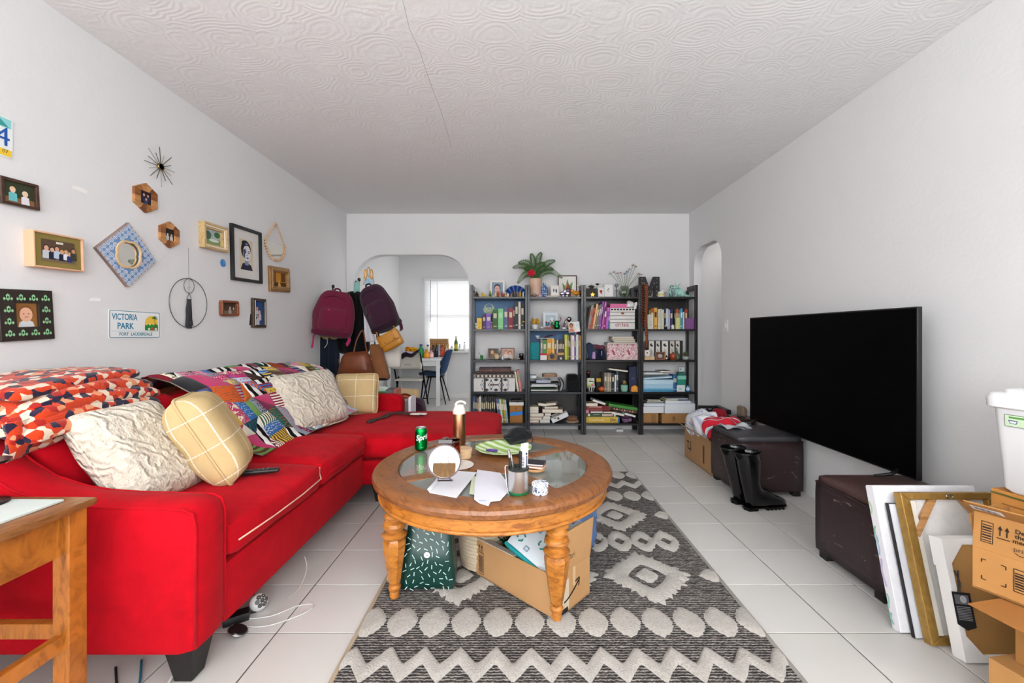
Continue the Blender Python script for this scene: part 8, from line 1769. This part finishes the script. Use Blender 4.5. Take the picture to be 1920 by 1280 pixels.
c = at(770,655,6.75);o = thing('snack_packages','white and blue plastic package on the dining table','package',(c.x-.02,6.8,zt));MB().soft((0,0,.05),(.26,.16,.10),.03,n=10,warp=lambda q:(q[0],q[1],q[2]+.02*noise.noise(q*12))).build('bag',M('floral','#dfe0ea','#5a6ab0',14),o,smooth=True,weld=True)
o = thing('yellow_package','yellow snack bag on top of the white and blue package','package',(at(771,643,6.9).x,6.9,zt+.085));MB().soft((0,0,.045),(.19,.08,.085),.025,n=8,warp=lambda q:(q[0],q[1],q[2]+.014*noise.noise(q*16))).build('bag',M('floral','#e3b01e','#c9481e',12),o,smooth=True,weld=True)
o = thing('pink_package','pink magazine lying over the folding chair end of the table','magazine',(at(783,655,6.7).x,6.66,zt+.002),.4);MB().box((0,0,.006),(.16,.12,.010)).build('pages',M('floral','#c98aa6','#7a3a5a',20),o)
c = at(825,646,7.25);o = thing('wicker_basket','brown woven hamper box behind the jars on the dining table','basket',(c.x,7.2,zt));H = at(825,635,7.2).z-zt;W = .30
MB().box((0,0,H*.4),(W,.12,H*.8)).build('body',M('dots','#a9763f','#d9b88a',30),o,bev=.004);MB().box((0,0,H*.9),(W+.01,.13,H*.2)).build('lid',M('wood','#b08552'),o,bev=.004)
zs = DZ0+.0005
c = at(855,630,7.31);o = thing('wine_bottle','green glass oil bottle standing on the window sill','bottle',(c.x,7.31,zs));H = c.z-zs;MB().lathe([(0,0),(.030,0),(.032,.004),(.032,H*.55),(.026,H*.66),(.012,H*.78),(.011,H*.97),(0,H*.97)],18).build('glass',M('gloss','#56701f'),o,smooth=True,auto=.8);MB().lathe([(0,H*.96),(.013,H*.96),(.013,H),(0,H)],12).build('cap',BLK,o);MB().lathe([(.0325,H*.15),(.0325,H*.45)],18).build('label',M('paper','#c9c24a'),o)
bottle('small clear bottle right of the green oil bottle',862,645,7.31,zs,.02,'#3a4a7a','#cfd6e0');bottle('small white dispenser with black knob on the sill',871,641,7.31,zs,.018,'#1d1d20','#e6e6ea');bottle('small pale jar left of the green oil bottle',847,648,7.31,zs,.022,'#b0b4b8','#d8d8d4','jar','jar')
o = tag(MB().box((0,0,.008),(.30,.06,.015)).build('wooden_board',M('wood','#c09062'),bev=.002),'narrow wooden board on the edge of the window sill','board');o.location = (at(866,657,7.27).x,7.225,TZD+.001+.0);o.location = (-.98,7.29,zs-.0005);D.objects.remove(o)

# ================================================================== canvases leaning on the near ottoman
def leaner(name,lab,cat,x0,x1,yb,H,tilt,group=None):
    """upright board standing on the floor at y=yb, leaning away from the camera; local x right, y up along the board, z towards the camera"""
    m = face_mat(((x0+x1)/2,yb,.001),(1,0,0),(0,math.sin(tilt),math.cos(tilt)),(0,-math.cos(tilt),math.sin(tilt)))
    return thing(name,lab,cat,mat=m,group=group),x1-x0
o,W = leaner('canvas_painting','white canvas painting with soft green and lilac swirls behind the gold frame','painting',1.445,1.86,1.600,.52,.245)
H = .525
MB().box((0,H/2,.0),(W,H,.036)).build('canvas',M('fabric','#e9e9ee',None,30),o,bev=.003)
f = face_mat((-W/2-.0005,0,0),(0,0,1),(0,1,0),(-1,0,0))
rnd = random.Random(4);sh = [('r',0,H*.5,.034,H*.98,'#ecebf2')]
for y,cc,l in ((.44,'#b9d8a8',.05),(.34,'#8fc0a0',.06),(.30,'#a9c8dc',.08),(.20,'#c4b8dc',.10),(.10,'#9fd0c0',.05),(.04,'#8fc4b4',.04)):sh.append(('l',[(-.010+.004*math.sin(y*40+t),y-l/2+l*t/6) for t in range(7)],.009,cc))
prt('painted_edge',o,sh,f,.8)
o,W = leaner('picture_frame','slim black framed picture between the white canvas and the gold frame','picture frame',1.475,1.85,1.565,.47,.245)
MB().box((0,.235,0),(W,.47,.012)).build('frame',BLK,o);MB().box((-.0,.235,.008),(W-.006,.465,.003)).build('back_board',M('paper','#d5dae4'),o)
o,W = leaner('picture_frame','gold framed canvas turned to show its stretcher bars and corner braces','picture frame',1.497,1.868,1.535,.52,.245)
H = .522;n = NT('gold_leaf');v = n.obj();n.base(n.mix(n.noise(v,40,6,.7),'#8a6424','#c9a45c'));n.set(rough=.42,metal=.65);n.bump(n.noise(v,70,4),.5,.006);GL_ = n.m
for sx in (-1,1):MB().prism([(sx*W/2,0),(sx*W/2,H),(sx*(W/2-.034),H-.026),(sx*(W/2-.034),.026)],-.014,.020).build('frame_rail',GL_,o,bev=.003)
for a,b_,s in ((0,.026,1),(H,H-.026,-1)):MB().prism([(-W/2,a),(W/2,a),(W/2-.034,b_),(-W/2+.034,b_)],-.014,.020).build('frame_rail',GL_,o,bev=.003)
MB().box((0,H/2,-.004),(W-.06,H-.045,.005)).build('canvas_back',M('fabric','#e4e3e2',None,20),o)
WL = M('wood','#b98a5a','#96683a')
for sx in (-1,1):
    MB().box((0,0,0),(.17,.026,.012),T((sx*(W/2-.085),H-.085,.008),rz=sx*-.95)).build('corner_brace',WL,o,bev=.001)
MB().box((-W/2+.046,H/2,.006),(.02,H-.06,.014)).build('stretcher_bar',M('fabric','#e2dcd0'),o)
mb = MB();mb.tube([(.012*math.cos(2*PI*k/16),H-.013+.008*math.sin(2*PI*k/16),.024) for k in range(16)],.0025,6,True);mb.build('hanging_ring',M('metal','#9a958a'),o)
o,W = leaner('picture_frame','white framed picture turned to show its kraft paper back and black tag','picture frame',1.537,1.79,1.462,.40,.21)
H = .395
for sx in (-1,1):MB().box((sx*(W/2-.011),H/2,0),(.022,H,.044)).build('frame_rail',M('paint','#efefee'),o,bev=.002)
for yy in (.011,H-.011):MB().box((0,yy,0),(W-.044,.022,.044)).build('frame_rail',M('paint','#efefee'),o,bev=.002)
MB().box((0,H/2,.012),(W-.03,H-.03,.006)).build('kraft_back',M('card','#b0854f'),o)
for sx in (-1,1):
    for yy,s in ((H,-1),(0,1)):MB().prism([(sx*W/2,yy),(sx*(W/2-.085),yy),(sx*W/2,yy+s*.105)],.021,.0245).build('corner_protector',M('paper','#f2f2f2'),o)
    MB().prism([(-.0245,0),(.0245,0),(.0245,.10),(-.0245,.10)],0,.002,face_mat((sx*(W/2+.0005),H-.10,0),(0,0,1),(0,1,0),(sx,0,0))).build('corner_protector',M('paper','#f2f2f2'),o)
MB().tube(smoothp([(-W/2+.02,.29,.026),(-W/2+.028,.25,.030),(-W/2+.016,.225,.032)]),.0022,5).build('tag_cord',BLK,o);MB().tube(smoothp([(-W/2+.034,.29,.026),(-W/2+.022,.25,.030),(-W/2+.020,.225,.032)]),.0022,5).build('tag_cord',BLK,o)
m_ = T((-W/2+.018,.165,.034),ry=-.35)
MB().prism([(-.024,.058),(.026,.058),(.026,-.05),(.0,-.062),(-.024,-.045)],0,.001,m_).build('black_tag',M('paper','#1b1b1d'),o)
prt('tag_print',o,[('r',.0,.035,.038,.03,'#55555a'),('e',.004,.036,.009,.012,'#9a9aa0')]+[('r',0,.012-.005*k,.038,.0022,'#77777c') for k in range(9)],m_ @ T((0,0,.0012)))

# ================================================================== cardboard boxes and bin by the right wall
ang = math.radians(9)
KR,KR2 = M('card','#b3814a'),M('card','#a57540')
def carton(lab,C0,a,L,Dp,z0,z1,mat=KR,open_=False):
    """C0 is the far corner on the room side; the face runs from there towards the camera"""
    d = Vector((math.sin(a),-math.cos(a),0));e = Vector((math.cos(a),math.sin(a),0))
    o = thing('cardboard_box',lab,'box',mat=face_mat((C0[0],C0[1],z0),e,-d,(0,0,1)))     # local x into the wall, -y towards the camera
    H = z1-z0;t = .005
    if open_:
        MB().bx(0,Dp,-L,0,0,t).build('bottom',mat,o);MB().bx(0,t,-L,0,0,H).build('side_panel',mat,o,bev=.001);MB().bx(Dp-t,Dp,-L,0,0,H).build('side_panel',mat,o,bev=.001)
        MB().bx(t,Dp-t,-t,0,0,H).build('end_panel',mat,o,bev=.001);MB().bx(t,Dp-t,-L,-L+t,0,H).build('end_panel',mat,o,bev=.001)
    else:
        MB().bx(0,Dp,-L,0,0,H).build('body',mat,o,bev=.002);MB().bx(Dp*.5-.02,Dp*.5+.02,-L-.0006,.0006,-.0003,H+.0006).build('tape',M('plastic','#b58a55'),o)
    return o,H
def sideprint(o,shapes,x=-.0006):return prt('carton_print',o,shapes,face_mat((x,0,0),(0,-1,0),(0,0,1),(-1,0,0)))
ink = '#2a1d12'
o,H = carton('flat cardboard box lying lowest on the floor by the right wall',(1.415,1.262),ang,.40,.46,.001,.163,M('card','#b98852'))
sideprint(o,[('r',.06+.02*k,.12,.008,.02,'#8a6238') for k in range(3)])
o,H = carton('cardboard box with an open side flap in the middle of the stack',(1.475,1.245),ang,.36,.40,.164,.36,KR2)
MB().box((-.085,0,0),(.17,.34,.004),T((0,-.17,H-.004),ry=-.03)).build('open_flap',M('card','#a06c38'),o,bev=.001)
sideprint(o,[('l',[(.03+.012*k,.02),(.03+.012*k,.05),(.05+.012*k,.05),(.05+.012*k,.09)],.003,'#6a4a28') for k in range(4)])
a2 = math.radians(24.7)
o,H = carton('open cardboard box with printed slogan on the middle box',(1.392,1.285),a2,.38,.20,.3615,.487,KR,True)
sideprint(o,[('l',[(.02,.045),(.02,.035),(.03,.035)],.0025,ink),('l',[(.06,.035),(.07,.035),(.07,.045)],.0025,ink),('l',[(.02,.085),(.02,.095),(.03,.095)],.0025,ink),('l',[(.06,.095),(.07,.095),(.07,.085)],.0025,ink),('r',.098,.066,.026,.066,ink),('r',.098,.066,.022,.061,'#b3814a')]+[('r',.098,.042+.0075*k,.020,.0035+.001*(k % 3),ink) for k in range(7)])
# raised printed panel (upper flap standing up, leaning inwards) and folded outer flaps
up = T((0,0,H),ry=.10)
MB().bx(0,.004,-.38,0,0,.105,up).build('raised_flap',KR,o,bev=.001)
prt('carton_print',o,[('r',.030,.052,.026,.062,ink),('r',.030,.052,.022,.057,'#b3814a')]+[('r',.030,.028+.0075*k,.020,.003+.001*(k % 3),ink) for k in range(7)]
    + [('p',[(.052,.070),(.062,.070),(.057,.082)],ink),('r',.057,.062,.003,.018,ink),('p',[(.066,.070),(.076,.070),(.071,.082)],ink),('r',.071,.062,.003,.018,ink),('r',.064,.046,.026,.0025,ink)]
    + [('t',.1135,.078,.0165,'*Deals so',0,.95,ink),('t',.1085,.064,.0165,"*they're",0,.95,ink),('t',.1155,.050,.0165,'*meet your',0,.95,ink),('t',.105,.028,.017,'prime',0,1,ink),('l',[(.088,.018),(.097,.013),(.108,.013),(.118,.019)],.0022,ink)],up @ face_mat((-.0006,0,0),(0,-1,0),(0,0,1),(-1,0,0)))
tp_ = up @ T((0,0,.105),ry=-1.15)
MB().bx(-.0,.004,-.38,.0,0,.085,tp_).build('folded_flap',KR2,o,bev=.001)
prt('barcode_label',o,[('r',.040,.045,.066,.036,'#ece9ee')]+[('r',.012+.0043*k,.047,.0012+.0009*(k % 3),.024,'#1d1d20') for k in range(14)],tp_ @ face_mat((-.0006,0,0),(0,-1,0),(0,0,1),(-1,0,0)))
for k in range(2):MB().box((.02+.012*k,0,.05),(.004,.10,.10),T((0,.002+.006*k,H),rx=-.18)).build('corner_flap',KR2,o) if False else None
MB().bx(0,.20,-.004,0,0,.09,T((.015,.0,H),rx=-.15)).build('end_flap',KR2,o,bev=.001)
MB().bx(.03,.22,-.004,0,0,.085,T((.01,-.012,H),rx=-.05)).build('end_flap',M('card','#8f6334'),o,bev=.001)
o,H = carton('taped orange-brown cardboard box under the white plastic bin',(1.648,1.462),math.radians(9),.36,.30,.3615,.598,M('card','#bd8240'))
sideprint(o,[('l',[(.03+.004*k,H-.078+.010*math.sin(k*1.9)+.004*math.sin(k*.7)) for k in range(28)],.003,'#2a2a1a'),('r',.10,H-.042,.14,.004,'#8a5a28'),('r',.17,H-.05,.10,.004,'#7a4e22'),('r',.20,H-.012,.40,.006,'#5a5a2a')])
# bin
c = Vector((1.84,1.335,.6));o = thing('plastic_bin','white plastic storage bin with lid and green label on the boxes','bin',(1.785,1.300,.5995),math.radians(-81));n = NT('bin_plastic');n.base('#eff0f2');n.set(rough=.35,spec=.4);BP = n.m
def rr3(L,W,r):return rrect(L,W,r,5)
mb = MB();vs = [];R = [(.30,.20,.03,0),(.32,.215,.032,.01),(.355,.25,.035,.285),(.355,.25,.035,.29)]
for L,W,r,zz in R:vs += [(x,y,zz) for x,y in rr3(L,W,r)]
m_ = len(rr3(1,1,.1));fs = [(i*m_+k,i*m_+(k+1) % m_,(i+1)*m_+(k+1) % m_,(i+1)*m_+k) for i in range(3) for k in range(m_)];fs += [tuple(range(m_-1,-1,-1)),tuple(3*m_+k for k in range(m_))]
mb.add(vs,fs);mb.build('body',BP,o,smooth=True,auto=.6)
mb = MB();vs = [];R = [(.365,.26,.036,.282),(.385,.28,.04,.288),(.388,.283,.04,.318),(.375,.27,.04,.332),(.33,.22,.035,.334),(.32,.21,.03,.345),(.31,.20,.03,.346)]
for L,W,r,zz in R:vs += [(x,y,zz) for x,y in rr3(L,W,r)]
k_ = len(R);fs = [(i*m_+k,i*m_+(k+1) % m_,(i+1)*m_+(k+1) % m_,(i+1)*m_+k) for i in range(k_-1) for k in range(m_)];fs += [tuple(range(m_-1,-1,-1)),tuple((k_-1)*m_+k for k in range(m_))]
mb.add(vs,fs);mb.build('lid',BP,o,smooth=True,auto=.6)
f = face_mat((0,-.1262,.245),(1,0,0),(0,-.064,1),(0,-1,-.064))
prt('label',o,[('r',-.035,0,.20,.040,'#2f4438'),('r',-.035,0,.197,.037,'#cfe3c4'),('t',-.098,.010,.012,'STORAGE',0,1,'#5a9a4a') if False else ('r',-.098,.011,.05,.006,'#5a9a4a'),('p',[(-.125,.002),(-.100,.002),(-.104,-.010),(-.121,-.010)],'#4a5a9a'),('p',[(-.122,-.001),(-.103,-.001),(-.106,-.008),(-.119,-.008)],'#e6f0e2'),('r',-.05,-.004,.06,.003,'#a9c49a'),('r',-.05,-.011,.05,.003,'#a9c49a')]+[('r',.0+.003*k,-.004,.0014,.016,'#26322a') for k in range(8)],f,.4)

# ================================================================== behind the far ottoman
o = thing('cardboard_box','open cardboard box of clothes between the far ottoman and bookcase','box',(1.545,3.345,0));W,L,H = .40,.54,.27;t = .005
KB = M('card','#b08a62')
MB().bx(0,W,0,L,0,t).build('bottom',KB,o);MB().bx(0,t,0,L,0,H).build('side_panel',KB,o,bev=.001);MB().bx(W-t,W,0,L,0,H).build('side_panel',KB,o,bev=.001);MB().bx(t,W-t,0,t,0,H).build('end_panel',KB,o);MB().bx(t,W-t,L-t,L,0,H).build('end_panel',KB,o)
MB().bx(-.12,0,.02,L-.02,0,.004,T((0,0,H),ry=.55)).build('open_flap',KB,o,bev=.001)
prt('carton_print',o,[('r',.08,.16,.05,.012,ink),('r',.08,.13,.012,.07,ink),('r',.14,.13,.012,.09,ink),('r',.11,.10,.05,.012,ink),('r',.40,.13,.03,.15,'#6a3a2a')],face_mat((-.0006,L,0),(0,-1,0),(0,0,1),(-1,0,0)))
def cloth(name,lab,cat,loc,size,mat,amp,fr,seed=0,rz=0):
    o = thing(name,lab,cat,loc,rz);MB().soft((0,0,size[2]/2),size,min(size)*.42,n=16,warp=lambda q:(q[0]+amp*noise.noise(q*fr+Vector((seed,0,0))),q[1]+amp*noise.noise(q*fr+Vector((0,seed,3))),q[2]+amp*.9*noise.noise(q*fr*1.3+Vector((0,0,seed))))).build('cloth',mat,o,smooth=True,weld=True);return o
cloth('white_clothes','white plastic bag of clothes bulging from the box at the far ottoman','clothes',(1.63,3.70,.23),(.20,.34,.22),M('floral','#eceef4','#b9c4dc',7),.045,9,2)
n = NT('red_jersey');wv = n.n('TexWave',bands_direction='DIAGONAL');n.l(n.obj(),wv.inputs[0]);wv.inputs['Scale'].default_value = 2.6;wv.inputs['Distortion'].default_value = 5;wv.inputs['Detail'].default_value = 1;n.base(n.ramp(wv.outputs['Fac'],[(0,'#cf1631'),(.45,'#e9eef2'),(.62,'#a9d3e6'),(.72,'#d11f38')],True));n.set(rough=.85)
cloth('red_jersey','red, white and pale blue sports jersey heaped on the open box','clothes',(1.70,3.46,.25),(.28,.26,.19),n.m,.035,9,5,.3)
cloth('knitted_hat','dark red knitted cap on the clothes heap','cap',(1.79,3.72,.36),(.12,.12,.11),M('knit','#9a1428'),.012,14,7)
o = thing('black_monitor','flat black boxed device leaning on the right wall behind the clothes','box',(1.95,3.96,0),-.05);c = at(1367,763,3.98)
MB().box((-.02,0,c.z/2),(.05,.26,c.z)).build('case',M('plastic','#0f1418'),o,bev=.004);MB().box((-.1,.10,c.z/2),(.22,.03,c.z)).build('front_panel',M('plastic','#11161b'),o,bev=.003)
prt('white_marks',o,[('r',-.05+.05*k,0,.03,.006,'#c9cfd4') for k in range(3)],face_mat((-.1,.0845,c.z-.03),(1,0,0),(0,0,1),(0,-1,0)))
o = thing('clear_packaging','crumpled clear plastic wrap on the lid of the far ottoman','packaging',(1.66,3.19,.4215));MB().sheet(lambda u,v:((u-.5)*.22,(v-.5)*.16,.006+.02*noise.noise(Vector((u*4,v*4,1)))+.014*math.sin(u*5+v*3)),14,10,.0012).build('film',M('gloss','#c9ccd2'),o,smooth=True)
cloth('tan_pouch','small tan pouch wedged behind the television edge','pouch',(1.93,3.62,.42),(.05,.10,.09),M('fabric','#7a6a58'),.01,15,3)
bx_ = thing('wall_shelf_support','low dark stool against the right wall behind the television','stool',(1.93,3.62,0));MB().box((0,0,.405),(.16,.20,.025)).build('seat',M('wood','#3a2a22'),bx_,bev=.003)
for sx in (-1,1):
    for sy in (-1,1):MB().box((sx*.06,sy*.08,.197),(.025,.025,.392)).build('leg',M('wood','#3a2a22'),bx_)

# ================================================================== sub-parts: pieces that belong to a part
SUB = {'pocket_zip':'front_pocket','zip_pull':'front_pocket','main_zip':'main_bag','grab_handle':'main_bag','logo_letter':'logo_disc','sign_print':'plate','plate_print':'plate','lettering':'body','small_lettering':'body','pull_tab':'lid',
       'carry_loop':'lid','flap_seam':'flap','stud':'flap','lid_band':'lid','lid_crown':'lid','hook_knob':'pole','rocker':'plate','raised_edge':'letter_body','bulb':'letter_body','buttons':'body','tile_pattern':'frame_board','damask_pattern':'frame_rail',
       'tag_print':'black_tag','tag_cord':'black_tag','gold_star':'body','hand_hole':'backrest','sheet_print':'sheet','dash_print':'body','card_print':'card','mailer_print':'pouch','lilac_pocket':'body','zip':'body','pink_ribbon':'card','knob':'lid'}
for o in list(D.objects):
    if o.parent and o.parent.type == 'EMPTY':
        nm = o.name.split('.')[0]
        if nm in SUB:
            for s in o.parent.children:
                if s.name.split('.')[0] == SUB[nm] and s is not o:o.parent = s;break
